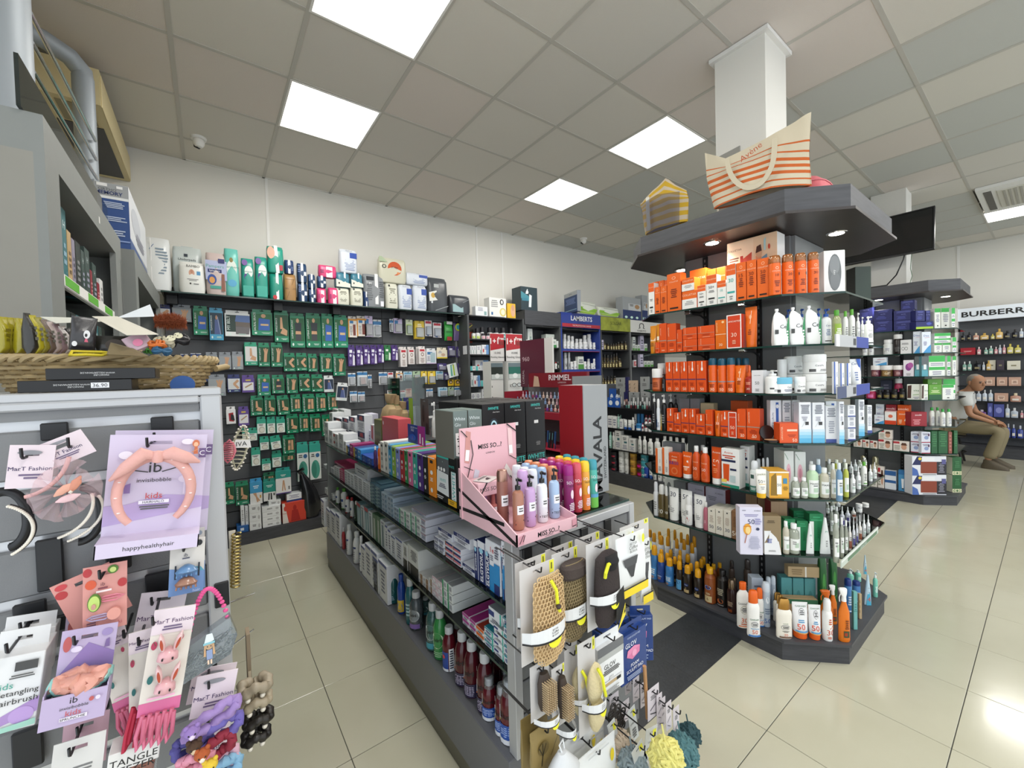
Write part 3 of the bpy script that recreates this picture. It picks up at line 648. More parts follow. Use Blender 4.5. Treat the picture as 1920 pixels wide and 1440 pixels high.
de('poster','box','promotional_carton','box','large sun gift carton with swim scene','e9c9a6','R 0 .0 1 .12 c8452c|R .02 .12 .55 .98 ecd2b4|T .16 .86 .05 6a3a2a COLLISTAR|L .05 .6 .25 .75 7a4a3a 4 l|P b5342a .28 .12 .34 .12 .34 .75 .28 .75|P 8a4a30 .29 .12 .33 .12 .33 .4 .29 .4|P c44a38 .36 .15 .48 .12 .52 .78 .34 .7|T .43 .55 .05 f2c8b0 30|P 8c3a5a .6 .1 .9 .1 .85 .45 .6 .4|P d98c66 .62 .45 .72 .45 .7 .72 .6 .7|D .6 .66 .72 .84 caa07c|P 4a2a22 .6 .74 .72 .76 .7 .86 .62 .84|P 6a90a8 .72 .55 .82 .58 .82 .7 .72 .66|D .56 .25 .68 .42 5a7f98|D .84 .76 .88 .84 c8452c|P a8cfd0 .76 .76 .8 .76 .8 .95 .76 .92|W .5 .08 .98 .62 .02 f4ead8',d=.12,side='e8e6e2')
de('mask','box','massager_carton','box','white carton with grey oval print','e6e6e4','D .2 .08 .82 .92 6e7274|D .26 .45 .74 .88 85898b|D .28 .1 .76 .5 787c7e|V .5 .5 .1 e8e8e8 cery',d=.10)
de('dkbox','box','dark_carton','box','plain dark green carton','27352c',d=.1,side='2a2a26')
de('ambt','tube','sun_tube','tube','amber sunscreen tube','d98a1e','R .0 .45 1 .58 f2e6cc|L .2 .25 .8 .4 8a4a10 3',cap='d98a1e')
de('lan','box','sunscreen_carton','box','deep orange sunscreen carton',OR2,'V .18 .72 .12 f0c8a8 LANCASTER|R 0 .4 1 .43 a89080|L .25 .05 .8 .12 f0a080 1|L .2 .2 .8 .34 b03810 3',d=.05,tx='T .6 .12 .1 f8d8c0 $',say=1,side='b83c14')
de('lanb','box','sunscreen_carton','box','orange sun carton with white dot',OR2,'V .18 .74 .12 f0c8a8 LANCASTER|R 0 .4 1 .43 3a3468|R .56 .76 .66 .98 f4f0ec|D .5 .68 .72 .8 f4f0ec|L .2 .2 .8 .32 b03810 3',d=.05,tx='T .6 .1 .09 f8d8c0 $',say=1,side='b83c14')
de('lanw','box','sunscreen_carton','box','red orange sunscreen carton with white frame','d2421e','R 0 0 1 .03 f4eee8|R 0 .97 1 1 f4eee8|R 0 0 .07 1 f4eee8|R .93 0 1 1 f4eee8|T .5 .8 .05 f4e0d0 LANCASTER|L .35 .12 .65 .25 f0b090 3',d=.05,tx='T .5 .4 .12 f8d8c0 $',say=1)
de('lang','box','sunscreen_carton','box','golden orange sunscreen carton','dd6a12','R 0 .5 1 .515 f4e0c0|V .15 .75 .12 f0d0a0 LANCASTER|D .6 .88 .85 .96 f2c890|T .5 .15 .09 f6dcb8 30',d=.05)
de('ltube','tube','sun_tube','tube','flat topped orange sunscreen tube','e46a16','D .35 .7 .65 .8 f2b080|W .5 .55 .62 .9 .06 f6d8c0|L .3 .3 .7 .45 8a3008 3',cap='e46a16',tx='T .5 .5 .1 f8e0d0 $')
de('lcan','can','sunscreen_spray','can','orange spray can with teal cap','e4601a','V .2 .7 .16 f0c8a8 LANCASTER|R .0 .42 1 .46 8a9098|L .3 .2 .8 .34 8a3008 3',cap='174f66',tx='T .6 .12 .11 f8d8c0 $',say=1)
de('lser','dropper','serum_bottle','bottle','red sun serum bottle with orange cap','a83224','L .2 .6 .8 .8 f0a080 3|T .5 .3 .16 f4d0c0 30',cap='e0602a')
de('w50','box','face_cream_carton','box','white face sunscreen carton','e4e2e4','T .5 .78 .035 555 LANCASTER|L .3 .08 .7 .2 888 3',d=.05,tx='T .5 .45 .13 777 $',say=1)
de('spt','pouch','refill_pouch','pouch','white spouted lotion refill pouch','eeefee','P 2f8a54 .75 0 1 0 1 .8 .86 .55|T .62 .5 .1 2a2a3a Ce|R .05 .3 .3 .42 444|L .4 .2 .7 .3 888 2|L .8 .1 .95 .4 eee 4',cap='f6f6f6',d=.05)
de('pmpb','pump','lotion_bottle','bottle','white pump bottle with blue collar','eceef0','T .5 .8 .07 1d3f8a Cera|L .25 .35 .75 .65 8898b8 4|R .2 .1 .8 .14 444',cap='1f4fa0')
de('pmpw','pump','lotion_bottle','bottle','white pump lotion bottle','f0f0ee','T .5 .8 .07 333 Cera|L .25 .4 .75 .65 999 4|R .2 .1 .8 .16 3a3a3a',cap='f4f4f2')
de('clg','bottle','cleanser_bottle','bottle','clear yellow green cleanser bottle','c6cf92','R .1 .15 .9 .9 8fae3c|L .2 .3 .8 .7 f0f0e0 5',cap='4f9a2c',tr=1,fill='b6c06a')
de('wgc','bottle','cleanser_bottle','bottle','white bottle with green cap','eeefe8','L .25 .3 .75 .8 777 5|R .2 .1 .8 .16 5aa030',cap='62a938')
de('ambj','jar','amber_jar','jar','amber jar with tall white lid','a4471c','R .15 .15 .85 .9 c8683a|L .25 .3 .75 .7 6a2410 4',cap='f0efec')
de('blkp','pump','pump_bottle','bottle','black pump bottle','1d1c1e','L .25 .3 .75 .7 888 4',cap='f0f0ee')
de('blkk','pump','pump_bottle','bottle','small black pump bottle','1d1c1e','L .25 .3 .75 .7 888 4',cap='1a1a1a')
de('wjar','jar','cream_jar','jar','white cream jar','f0f0ee','T .5 .72 .16 222a44 CeraVe|R .1 .15 .35 .4 555|L .45 .2 .9 .4 999 3',cap='f2f2f0')
de('bjar','jar','cream_jar','jar','white cream jar with blue lid','eff0f0','T .7 .7 .2 222a44 Cera|R .1 .15 .3 .45 444|L .4 .2 .9 .5 889 3',cap='6db8d6')
de('wpj','pump','cream_jar','jar','wide white pump jar','f0f0ee','T .7 .75 .13 222a44 Cera|R .15 .3 .4 .4 444|L .3 .15 .8 .3 999 2',cap='f2f2f0')
de('cvt','tube','cream_tube','tube','white and blue cream tube','f0f1f3','P 2450a8 .5 1 1 1 1 .5 .8 .7|T .4 .85 .1 1d3f8a Cera|L .2 .3 .6 .6 7888b0 4',cap='dfe4ea')
de('cvb','box','cream_carton','box','white cream carton with blue stripe','eceef2','R 0 0 .3 1 3a5fae|V .65 .6 .3 2a3f7a CeraVe|L .4 .1 .9 .3 888 3',d=.06)
de('hya','box','serum_carton','box','white carton fading to blue below','e8eaee','R 0 0 1 .12 5fb4dc|R 0 .12 1 .2 86c6e4|R 0 .2 1 .28 abd6ea|R 0 .28 1 .34 ccdfec|L .12 .72 .88 .95 6a6e78 6|R .5 .45 .78 .53 3a3a3a|L .2 .55 .7 .66 a8a8b4 4|W .2 .4 .6 .6 .02 9aa',d=.05,side='d8dde6')
de('hyb','box','serum_carton','box','white serum carton with printed lines','e6e7ea','L .12 .7 .88 .95 777b88 6|L .15 .25 .85 .6 a0a4b0 6|R 0 .0 1 .1 4a5a9a',d=.05)
de('bayb','box','serum_carton','box','white and blue striped carton','e8ebf0','R .5 .1 .75 .95 2a58a8|V .22 .5 .2 5a6a8a HYALURON|D .5 .8 .75 .9 e8ebf0',d=.04)
de('yltub','cone','cream_tube','tube','yellow conical cream tube','e8cf6c','L .3 .2 .7 .5 8a6a20 3|R .0 .0 1 .15 e09020',cap='e8e0a0')
de('blusp','oil','curved_bottle','bottle','white and blue curved spray bottle','e6eaf0','R .0 .2 .4 .8 2a5f98|L .4 .2 .9 .6 889 4',cap='f2f2f2')
de('cmp','box','compact_box','box','orange powder carton',OR2,'R .4 .6 .95 .7 f0c8b0|V .12 .5 .1 f0c8a8 LANCASTER|L .4 .3 .9 .45 b03810 2',d=.06,tx='T .8 .15 .16 f8d8c0 $')
de('grybx','box','skincare_carton','box','grey skincare carton','8a8c90','L .2 .3 .8 .6 555 4',d=.06)
de('crmbx','box','cream_carton','box','cream carton with script','cbbd98','T .5 .5 .25 4a3a20 Nuxe',d=.05)
de('gftbx','box','gift_carton','box','orange and purple gift carton','b8501e','D .4 .3 .75 .75 a8307a|L .1 .1 .9 .25 e8a060 2',d=.06)
de('avb','box','sunscreen_carton','box','orange thermal sunscreen carton','d6521c','T .5 .86 .07 f6d8c4 Avene|T .45 .58 .14 3a3a8a B&50|D .2 .08 .8 .4 e07a44|D .3 .14 .7 .34 d6521c|L .2 .66 .8 .76 f0b890 2',d=.05)
de('avw','box','sunscreen_carton','box','white sun carton with orange stripe','e8e2da','R .0 .0 .35 1 dd6a30|V .7 .5 .14 666 Avene|L .45 .1 .9 .3 999 4',d=.05)
de('avt','tube','sun_tube','tube','orange sun tube with white cap','e2601e','T .5 .85 .08 f6e0d0 Avene|R .55 .55 .75 .68 f2f2f0|L .2 .3 .8 .45 f6c8a8 3|R .1 .42 .9 .46 f6e0d0',cap='f0efec')
de('avs','bottle','sun_milk_bottle','bottle','orange sun milk bottle with white cap','d4531e','T .5 .85 .08 f0b890 Avene|T .5 .55 .13 f6e0d0 50|D .2 .08 .8 .42 dd6d3a|D .3 .14 .7 .34 d4531e',cap='f2f2f0')
de('avx','tube','sun_tube','tube','large orange sunscreen tube','d6521c','T .5 .86 .08 f6d8c4 Avene|T .5 .6 .13 f6d8c4 50|R .15 .5 .5 .52 f6d8c4|L .2 .3 .8 .44 e88858 3',cap='f0efec')
de('avp','box','sun_promo_carton','box','white sun carton with orange tube print','ecebe8','T .4 .9 .06 d6521c Avene|R 0 .66 .8 .72 2a3050|L .05 .74 .8 .84 c0401c 2|P d6521c .12 .15 .42 .15 .46 .6 .1 .6|R .14 .1 .4 .16 eee|R .5 .45 .85 .5 2a3050|R 0 .12 .3 .2 f0cf60|R .5 .15 .8 .32 b8c8c8|R 0 0 1 .08 2f8a70|R 0 .0 .5 .02 d6521c',d=.07,side='e4e4e0')
de('grsp','spray','spray_bottle','bottle','clear spray bottle with green label','dfe6e2','R .1 .35 .9 .98 f0f2f0|R .25 .7 .6 .9 3a5a50|R .0 0 1 .32 3f7f6c|L .2 .1 .8 .25 dfe8e4 3',cap='e2e6e8')
de('psk','tube','sun_tube','tube','white sun tube with yellow cap','f2efe6','T .5 .82 .12 7a7a50 paskin|T .45 .58 .12 444 50+|R .1 .48 .9 .5 d8b040|L .2 .3 .8 .42 aaa 2',cap='e8b21c')
de('pskb','box','display_tray_carton','box','yellow sun care carton with cut window','e2a836','R 0 .72 .0 1 222|P 8a6a20 .06 .1 .42 .1 .34 .95 .1 .8|R .38 .15 .62 .85 f2efe6|T .5 .5 .1 444 50|R .7 .55 .9 .75 3f88b0|L .68 .3 .95 .45 8a6a20 3|R 0 0 1 .04 c88a20|R 0 .95 1 1 f0ece0',d=.1,top='3f7ea0',side='dfe0d8')
de('mbs','bottle','small_toner_bottle','bottle','small clear bottle with white label','d3d8c8','R .05 .2 .95 .8 f0f1ee|R .4 .35 .75 .6 b8ccb8|L .15 .5 .6 .7 999 2',cap='f2f3f2',tr=1,fill='cfd3c4')
de('mbg','bottle','toner_bottle','bottle','pale green toner bottle','c2ddb8','R .05 .2 .95 .85 f0f2ee|T .5 .68 .09 333 MARIO|L .3 .55 .8 .62 555 1|R .4 .28 .75 .48 b8d0b8',cap='f0f2f0')
de('mbc','bottle','toner_bottle','bottle','beige toner bottle','c9c3b0','R .05 .2 .95 .85 f0f1ee|T .5 .68 .09 333 MARIO|R .4 .28 .75 .48 b8ccb8',cap='f0f2f0')
de('mbb','bottle','toner_bottle','bottle','blue toner bottle','6f93b4','R .05 .25 .95 .9 eef1f2|R .35 .35 .75 .6 a8c0d0|L .2 .6 .8 .8 777 2',cap='dfe8ee')
de('mby','bottle','toner_bottle','bottle','yellow green toner bottle','b9bf50','R .05 .25 .95 .9 eef0ea|R .35 .35 .75 .6 b8ccb8',cap='e6ead8')
de('mbw','dropper','serum_bottle','bottle','small white serum bottle','eceeee','R .2 .3 .8 .5 b8c8c0|L .2 .55 .8 .8 888 2',cap='f2f3f2')
de('mbk','dropper','serum_bottle','bottle','small bottle with brown label','e2ddd6','R .05 .15 .95 .6 8a4f3a|L .2 .62 .8 .85 888 2',cap='f2f3f2')
de('mbp','dropper','serum_bottle','bottle','small bottle with violet label','dcdde4','R .05 .15 .95 .6 55508a|L .2 .62 .8 .85 888 2',cap='f2f3f2')
de('flb','box','skincare_carton','box','white carton with pink flower print','e2e4e0','D .2 .25 .7 .7 eab8c4|D .32 .36 .58 .6 d890a4|W .05 .95 .4 .8 .04 3a7a4a',d=.11)
de('kort','tube','sun_tube','tube','white cream tube','efefec','L .2 .25 .8 .5 9a9a9a 5',cap='f2f2ee',tx='T .5 .8 .14 3a3f5a $',say=1)
de('kork','spray','oil_spray_bottle','bottle','brown gold oil spray bottle','5d5030','P 8a7a50 0 .0 1 0 1 .4 0 .7|T .5 .3 .2 e8e8e0 20',cap='dcdcd8')
de('korw','spray','spray_bottle','bottle','white spray bottle with red star','f0f0ee','P c8302a .3 .1 .7 .2 .6 .35 .5 .5|W .2 .3 .8 .3 .1 c8302a|L .3 .6 .7 .85 888 3',cap='ececea')
de('korp','spray','spray_bottle','bottle','tall clear capped bottle','d8dadc','L .2 .3 .8 .7 888 4',cap='d8dade')
de('kr','bottle','pink_bottle','bottle','rose lotion bottle with white cap','b8687a','V .5 .5 .3 f0d8dc HA|R .1 .05 .9 .3 b06070',cap='e6e4e2')
de('korb','box','sunscreen_carton','box','pale sunscreen carton','e4ded0','L .2 .42 .8 .72 b8a898 7|R .4 .87 .6 .92 444',d=.13,tx='T .5 .25 .13 3a3f5a $',say=1,top='d8d2c6')
de('korn','box','sunscreen_carton','box','brown sunscreen carton','8d6848','L .2 .42 .8 .8 6d4c30 7',d=.13,tx='T .5 .2 .16 f0ece4 $',say=1)
de('korl','box','promotional_carton','box','lilac white sun carton with lion drawing','dcd9ea','L .15 .8 .85 .86 8a86b0 2|T .78 .93 .025 445 KORRES|L .08 .92 .3 .95 889 1|T .5 .7 .1 3a3f6a 50|D .15 .42 .5 .66 e4a030|D .24 .44 .46 .6 f2d490|W .15 .6 .5 .6 .02 c06020|D .7 .52 .85 .58 333a5a|L .35 .12 .9 .4 b8b8cc 9|W .2 .25 .3 .45 .04 b07060|L .6 .64 .95 .78 9a98c0 3',d=.05,top='c9946c')
de('korg','box','hair_mask_carton','box','brown carton with white mountain shape','8d7a5c','P e8e8ea 0 0 1 0 .85 .35 0 .3|P e8e8ea 0 .3 .25 .5 .4 .62 .0 .62|L .1 .82 .7 .9 5a4a34 2|P e8e8ea .25 .3 .85 .3 .7 .45 .3 .62|L .1 .3 .5 .42 4a5aa0 3|L .1 .08 .8 .12 999 2',d=.06,side='d8d4cc')
de('korx','box','sun_set_carton','box','lilac set carton','d4cfe2','T .7 .85 .05 667 KORRES|L .1 .6 .6 .75 99a 3|T .5 .3 .14 556 50',d=.06,side='9a3a3a',top='c8b8b0')
de('brx','box','brown_carton','box','plain brown carton','a98a6a','R .5 0 .51 1 8a6c50',d=.07,side='8a2c2a')
de('grb','box','face_cream_carton','box','dark green skincare carton','1f7a4c','R .0 0 .3 .8 eef0ec|L .1 .8 .9 .95 3a9a6a 2|V .65 .5 .2 145a36 MARIO',d=.05,side='1a6a42')
de('coneg','cone','cream_tube','tube','tall white pointed cream tube','ecefee','R .35 .45 .65 .65 9fc0b4|L .4 .2 .7 .4 aaa 3',cap='eee')
YC='e0a01c'
de('nb','oil','sun_spray_bottle','bottle','blue sun spray bottle with yellow cap','3a78b4','R .1 .25 .9 .9 4a90cc|L .2 .4 .8 .8 e0e8f0 3|T .4 .2 .2 e8a030 50',cap=YC)
de('nn','oil','sun_spray_bottle','bottle','navy sun spray bottle with yellow cap','24468c','D .2 .7 .7 .98 2c5aa8|T .5 .35 .2 d09048 50|L .2 .5 .8 .6 c0d0e8 2',cap=YC)
de('nd','oil','tanning_oil_bottle','bottle','dark oil spray bottle with yellow cap','2a2018','D .3 .65 .75 .92 1e3a78|T .52 .78 .06 eee NIVEA|R .25 .12 .8 .38 c0a878|T .5 .5 .14 d8c090 6',cap=YC)
de('nl','oil','tanning_oil_bottle','bottle','dark bottle with sky blue label and yellow cap','33271c','R .08 .1 .92 .9 5aa0d0|D .25 .55 .75 .85 1e3a78|P d8a070 .08 .1 .92 .1 .92 .35 .08 .2',cap=YC)
de('nw','oil','sun_milk_bottle','bottle','white sun bottle with domed yellow cap','e6e8ec','R .15 .1 .85 .6 2f63b0|L .2 .65 .8 .9 88a 2',cap='d8961c')
de('nbr','bottle','tanning_lotion_bottle','bottle','brown tanning lotion bottle with yellow lid','8d4a20','D .22 .62 .78 .84 1e3a78|D .26 .64 .74 .82 e8e8f0|D .29 .65 .71 .81 1e3a78|L .3 .4 .7 .5 d0b890 3|R .25 .08 .8 .36 c8b488|T .5 .22 .12 5a2a10 6',cap='e4a81c')
de('blo','bottle','tanning_oil_bottle','bottle','black tanning bottle','1c1613','L .2 .5 .8 .8 b0a890 4|D .25 .15 .75 .35 a85a30|L .2 .05 .8 .12 888 1',cap='181412')
de('blr','oil','oil_spray_bottle','bottle','dark red oil spray with bronze head','2c1412','L .2 .5 .8 .85 a89078 4|T .5 .2 .2 c8601c 30',cap='94806a',metal=1)
de('brs','oil','oil_spray_bottle','bottle','clear brown spray bottle','6a5a50','L .2 .3 .8 .7 aaa 3',cap='7a6a60',ctr=1)
de('gaw','bottle','sun_milk_bottle','bottle','white sun milk bottle with orange cap','efece6','T .5 .84 .07 333 GARNIER|D .25 .5 .75 .78 b0a890|D .28 .52 .72 .76 efece6|L .3 .56 .7 .72 333 3|T .5 .28 .15 d05a28 30|L .2 .12 .8 .18 c86038 1|R .1 .06 .9 .09 e07030',cap='e6641c',sy=.55)
de('ga5','oil','sun_spray_bottle','bottle','white sun spray with orange spray head','f0eeea','T .5 .9 .08 2a6a4a GARNIER|D .25 .5 .75 .8 999|D .28 .53 .72 .77 f0eeea|L .3 .57 .7 .73 444 3|T .5 .28 .2 d05a28 50|L .2 .42 .8 .47 4a90c0 1|R .05 .04 .95 .12 2f6fb4',cap='e6641c',sy=.6)
de('ga2','oil','sun_lotion_bottle','bottle','white shimmer lotion with gold pump','efe9dc','T .5 .92 .05 2a6a4a GARNIER|D .25 .55 .75 .85 999|D .28 .58 .72 .82 efe9dc|L .3 .62 .7 .78 444 3|L .3 .42 .7 .5 444 2|T .5 .27 .15 d05a28 20|R .15 .08 .85 .16 6a4a34',cap='b88a48',metal=1,sy=.5)
de('gat','tube','sun_tube','tube','white sun tube with orange cap','ecebec','T .5 .9 .05 2a6a4a GARNIER|D .3 .6 .8 .85 999|D .33 .62 .77 .83 ecebec|L .35 .66 .75 .8 444 3|L .15 .45 .75 .55 4a90c0 2|T .4 .35 .15 d84a28 50|R 0 .2 1 .24 5a9ccc|R .0 .17 1 .2 e0a050',cap='e2601c')
de('gwv','spray','sun_spray_bottle','bottle','wavy white sun spray bottle','f0efec','W .55 .5 .8 .6 .1 d05a28|T .6 .35 .2 c8502a 30|L .3 .1 .7 .2 c8602a 3|L .4 .65 .7 .9 c86038 3',cap='f0efec')
de('gtr','trigger','trigger_spray_bottle','bottle','orange sun spray with white trigger','df7418','L .4 .4 .8 .7 6a3010 5|R .3 .15 .8 .35 3a4a30|R .35 .2 .6 .3 a03818',cap='f0efec')
de('gor','trigger','trigger_spray_bottle','bottle','orange trigger spray bottle','df7418','L .4 .4 .8 .7 6a3010 5|R .3 .15 .8 .35 3a4a30',cap='dd6a1c')
de('aqb','box','aqua_carton','box','aqua blue skincare carton','6fb0ac','L .2 .5 .8 .7 4a8a88 3|R 0 .48 1 .5 4a8a88',d=.08,side='548e8c')
de('teal','box','teal_carton','box','teal face care carton','56989a','D .3 .3 .7 .7 468688|L .35 .4 .65 .6 7ab4b4 2',d=.08)
de('krf','box','kraft_carton','box','kraft brown carton','b39a74','R .48 0 .52 1 e8e4da|L .1 .2 .4 .8 8a7350 3',d=.06)
de('krt','box','kraft_cream_box','box','kraft brown tube carton','b0906a','L .1 .2 .9 .7 d8c8a8 2|R 0 .8 1 1 3f7a58',d=.12)
de('blc','can','mist_can','can','blue after-sun can','4f86c0','L .2 .3 .8 .7 dfe8f0 4|R .1 .05 .9 .1 e8f0f8',cap='1f3a80')
de('abt','cone','cream_tube','tube','light blue after-sun tube','bcd6e4','P 4aa8c8 0 0 1 0 .7 .5 .2 .35|L .3 .4 .7 .6 888 3|T .5 .2 .14 c8604a 4',cap='eee')
de('aqp','pump','lotion_bottle','bottle','aqua pump bottle','7fcab4','L .2 .3 .8 .7 f0f8f4 5',cap='e8f0ee')
de('grp','cone','aloe_tube','tube','green and white aloe pack','cfdcc8','P 3f8a3c .0 0 1 0 .6 .5 .1 .4|D .35 .7 .6 .85 3a4a3a',cap='eee')
de('dgp','bag','aloe_pouch','pouch','dark green aloe pouch','1f5a2c','D .3 .4 .7 .75 3f8a3c|W .2 .2 .8 .3 .05 8ab86a',d=.05)
de('svb','box','silver_carton','box','silver blue mist carton','a9b3bf','L .2 .5 .8 .85 6a7484 4|T .5 .3 .1 e8ecf0 50',d=.05)
de('svc','can','mist_can','can','silver mist can with clear cap','b4c0cc','D .3 .75 .7 .95 e8ecf0|L .2 .4 .8 .6 6a7a90 3|T .5 .2 .14 3a5a98 50',cap='cfd8e0')
FI,FC,FE=Fr(1,0,2.268),Fr(1,1,2.172),Fr(0,1,.612)
def isl(k):return SHZ[k]+.0
K(1180,440,3.84)
w="on near island's top tier";Z=SHZ[5]
row(FI,Z,w,[(140,182,350,'colw'),(183,225,378,'col'),(225,272,372,'col'),(272,376,278,'col',{'d':.06}),(378,490,405,'colk',{'d':.08}),(490,553,365,'colw','50+'),(554,633,290,'colw','50+'),(634,698,330,'colt','10'),(699,770,215,'colt','30',{'d':.06}),(771,843,200,'col','15',{'d':.06}),(844,918,185,'col','30',{'d':.06}),(919,1012,170,'col','50',{'d':.06})])
row(FI,Z,w+', rear row',[(170,255,335,'col',2),(255,300,325,'colw'),(435,560,250,'colk',{'d':.07}),(562,698,240,'colk',2,{'d':.06})],off=.09)
row(FI,Z,w,[(700,1080,22,'poster',{'d':.1})],off=.11)
row(FI,Z,w,[(376,470,312,'colk',{'zb':405,'d':.07})])
row(FC,Z,w,[(1022,1112,138,'cspray','10'),(1117,1204,130,'cspray','20'),(1209,1297,122,'cspray','-'),(1302,1388,116,'cspray','30')])
row(FC,Z,w,[(1398,1560,112,'mask',{'r':.0})],off=.07)
row(FE,Z,w,[(1600,1760,230,'dkbox',{'d':.1})],off=.09,bil=1)
w="on near island's second tier";Z=SHZ[4]
row(FI,Z,w,[(135,190,655,'ambt'),(193,217,645,'ambt'),(218,270,640,'lan'),(271,340,640,'lan'),(341,382,685,'lan'),(383,490,668,'lan',{'st':2,'d':.06}),(491,618,655,'lan',{'st':2,'d':.06}),(619,700,615,'lang'),(701,812,575,'lanw','30'),(818,908,518,'ltube')])
row(FI,Z,w,[(186,216,772,'lan')],off=-.006)
row(FC,Z,w,[(1045,1160,527,'spt'),(1163,1275,515,'spt'),(1279,1393,505,'spt')])
row(FC,Z,w,[(1398,1475,530,'pmpb')])
row(FC,Z,w+', rear row',[(1130,1185,535,'pmpb'),(1230,1280,530,'pmpb'),(1350,1400,528,'pmpb')],off=.08)
row(FE,Z,w,[(1478,1545,538,'clg'),(1547,1588,548,'wgc'),(1592,1640,533,'wgc'),(1642,1670,562,'pmpw'),(1673,1698,590,'pmpw'),(1706,1775,585,'pmpw')],bil=1)
w="on near island's third tier";Z=SHZ[3]
row(FI,Z,w,[(145,226,965,'ambj'),(229,257,1003,'blkk'),(262,312,918,'lanb','15'),(313,366,917,'lanb','30'),(367,420,915,'lanb','50'),(421,482,912,'lanb','50'),(483,555,908,'lanb','50'),(557,622,888,'lcan','30'),(623,690,888,'lcan','50'),(691,752,884,'lcan','50'),(822,888,940,'lser'),(878,966,978,'w50','50')])
row(FI,Z,w,[(745,826,942,'ltube','30')],off=-.004)
row(FI,Z,w+', rear row',[(190,258,925,'ambj'),(758,802,886,'lcan'),(803,856,886,'lcan'),(970,1000,980,'w50')],off=.07)
row(FC,Z,w,[(1003,1112,975,'wpj'),(1207,1288,1022,'wjar'),(1290,1460,858,'wjar',{'st':2})])
row(FC,Z,w,[(1050,1205,1027,'bjar')],off=-.012)
row(FC,Z,w+', rear row',[(1083,1150,897,'wjar'),(1150,1290,872,'wjar',{'st':2})],off=.12)
row(FE,Z,w,[(1470,1510,915,'cvb'),(1515,1555,925,'cvb'),(1560,1605,925,'cvb'),(1605,1700,892,'cvt')],bil=1)
w="on near island's fourth tier";Z=SHZ[2];K(1180,640,3.84)
row(FI,Z,w,[(160,190,375,'blkp'),(191,218,412,'blusp'),(214,250,455,'yltub'),(222,262,382,'blkp'),(270,320,483,'lanb','30'),(321,372,515,'lanb','30'),(373,430,488,'lanb','30'),(431,478,488,'lanb','30'),(479,545,527,'lanb','30'),(548,602,495,'lan','30'),(606,655,500,'ltube','30'),(656,713,502,'lanb','50'),(714,775,508,'lanw','50'),(776,842,488,'lan','30'),(843,945,488,'lan','50')])
row(FI,Z,w+', rear row',[(270,312,380,'blkp'),(315,345,385,'blkk'),(360,435,412,'grybx'),(438,510,412,'grybx'),(512,612,445,'crmbx'),(728,860,430,'gftbx')],off=.12)
row(FC,Z,w,[(1080,1220,590,'cmp','50'),(1222,1313,440,'hya'),(1318,1411,440,'hya')])
row(FC,Z,w,[(1413,1500,465,'hyb')],off=.01)
row(FC,Z,w+', rear row',[(1015,1100,425,'bayb'),(1104,1170,425,'hyb'),(1173,1235,425,'hyb'),(1414,1500,432,'bayb')],off=.09)
row(FE,Z,w,[(1505,1555,432,'hya'),(1562,1640,460,'hyb',{'st':3}),(1642,1703,420,'hya'),(1706,1756,460,'hyb')],bil=1)
w="on near island's fifth tier";Z=SHZ[1]
row(FI,Z,w,[(190,236,770,'avw'),(238,284,765,'avw'),(285,368,805,'avb'),(364,440,800,'avt'),(443,501,755,'avs'),(503,566,765,'avs'),(575,655,765,'avx','50'),(662,798,775,'avp')])
row(FI,Z,w+', rear row',[(800,866,755,'avp'),(240,380,730,'grybx',{'d':.05}),(495,545,750,'avs'),(905,945,845,'grsp'),(950,975,840,'grsp'),(980,1005,835,'grsp')],off=.09)
row(FI,Z,w,[(858,925,860,'grsp')],off=.0)
row(FC,Z,w,[(928,1005,928,'psk')],off=-.01)
row(FC,Z,w,[(1005,1155,935,'pskb'),(1180,1242,985,'mbs'),(1243,1300,985,'mbs')])
row(FC,Z,w,[(1296,1385,895,'mbg'),(1387,1458,915,'mbc'),(1460,1498,880,'mbc')],off=.01)
row(FC,Z,w+', rear row',[(1165,1205,970,'mbs'),(1210,1285,880,'mbg'),(1300,1345,865,'mbs'),(1350,1400,850,'mbb')],off=.1)
row(FC,Z,w+', at back',[(1115,1190,790,'flb'),(1195,1275,795,'flb'),],off=.10)
row(FE,Z,w,[(1500,1550,880,'mbb'),(1552,1592,880,'mby'),(1600,1640,915,'mbw'),(1642,1678,900,'mbw'),(1680,1725,870,'wgc'),(1730,1790,880,'mbw',2)],bil=1)
row(FE,Z,w+', rear row',[(1430,1470,850,'mbs'),(1480,1530,855,'mby'),(1540,1580,850,'mbs'),(1590,1650,860,'mbw',2),(1650,1720,850,'mbs',2)],off=.12,bil=1)
w="on near island's lowest tier";Z=SHZ[0];K(1180,860,3.79)
row(FI,Z,w,[(165,200,165,'korp'),(192,246,185,'kork'),(248,272,195,'kork'),(262,338,210,'kort','30'),(343,432,230,'kort','50'),(384,437,272,'korw'),(438,530,268,'kort','50'),(520,556,312,'kr'),(558,612,352,'korb','50'),(613,668,360,'korb','50'),(669,726,368,'korb','30'),(727,781,372,'korn','50')])
row(FI,Z,w+', at back',[(415,538,185,'korx'),(540,690,212,'korx'),(828,1000,265,'brx',2)],off=.2)
row(FI,Z,w+', rear row',[(250,320,150,'mask'),(325,405,165,'grybx')],off=.2)
row(FC,Z,w,[(783,955,345,'korl')],off=-.02)
row(FC,Z,w,[(957,1085,408,'korg')],off=-.01)
row(FC,Z,w,[(1100,1148,448,'mbc'),(1148,1228,470,'mbs'),(1268,1330,470,'coneg'),(1372,1455,430,'coneg')])
row(FC,Z,w+', rear row',[(1105,1185,432,'grb'),(1190,1275,445,'grb'),(1280,1385,392,'grb')],off=.05)
row(FC,Z,w+', at back',[(1168,1270,372,'grb'),(1005,1130,305,'brx')],off=.14)
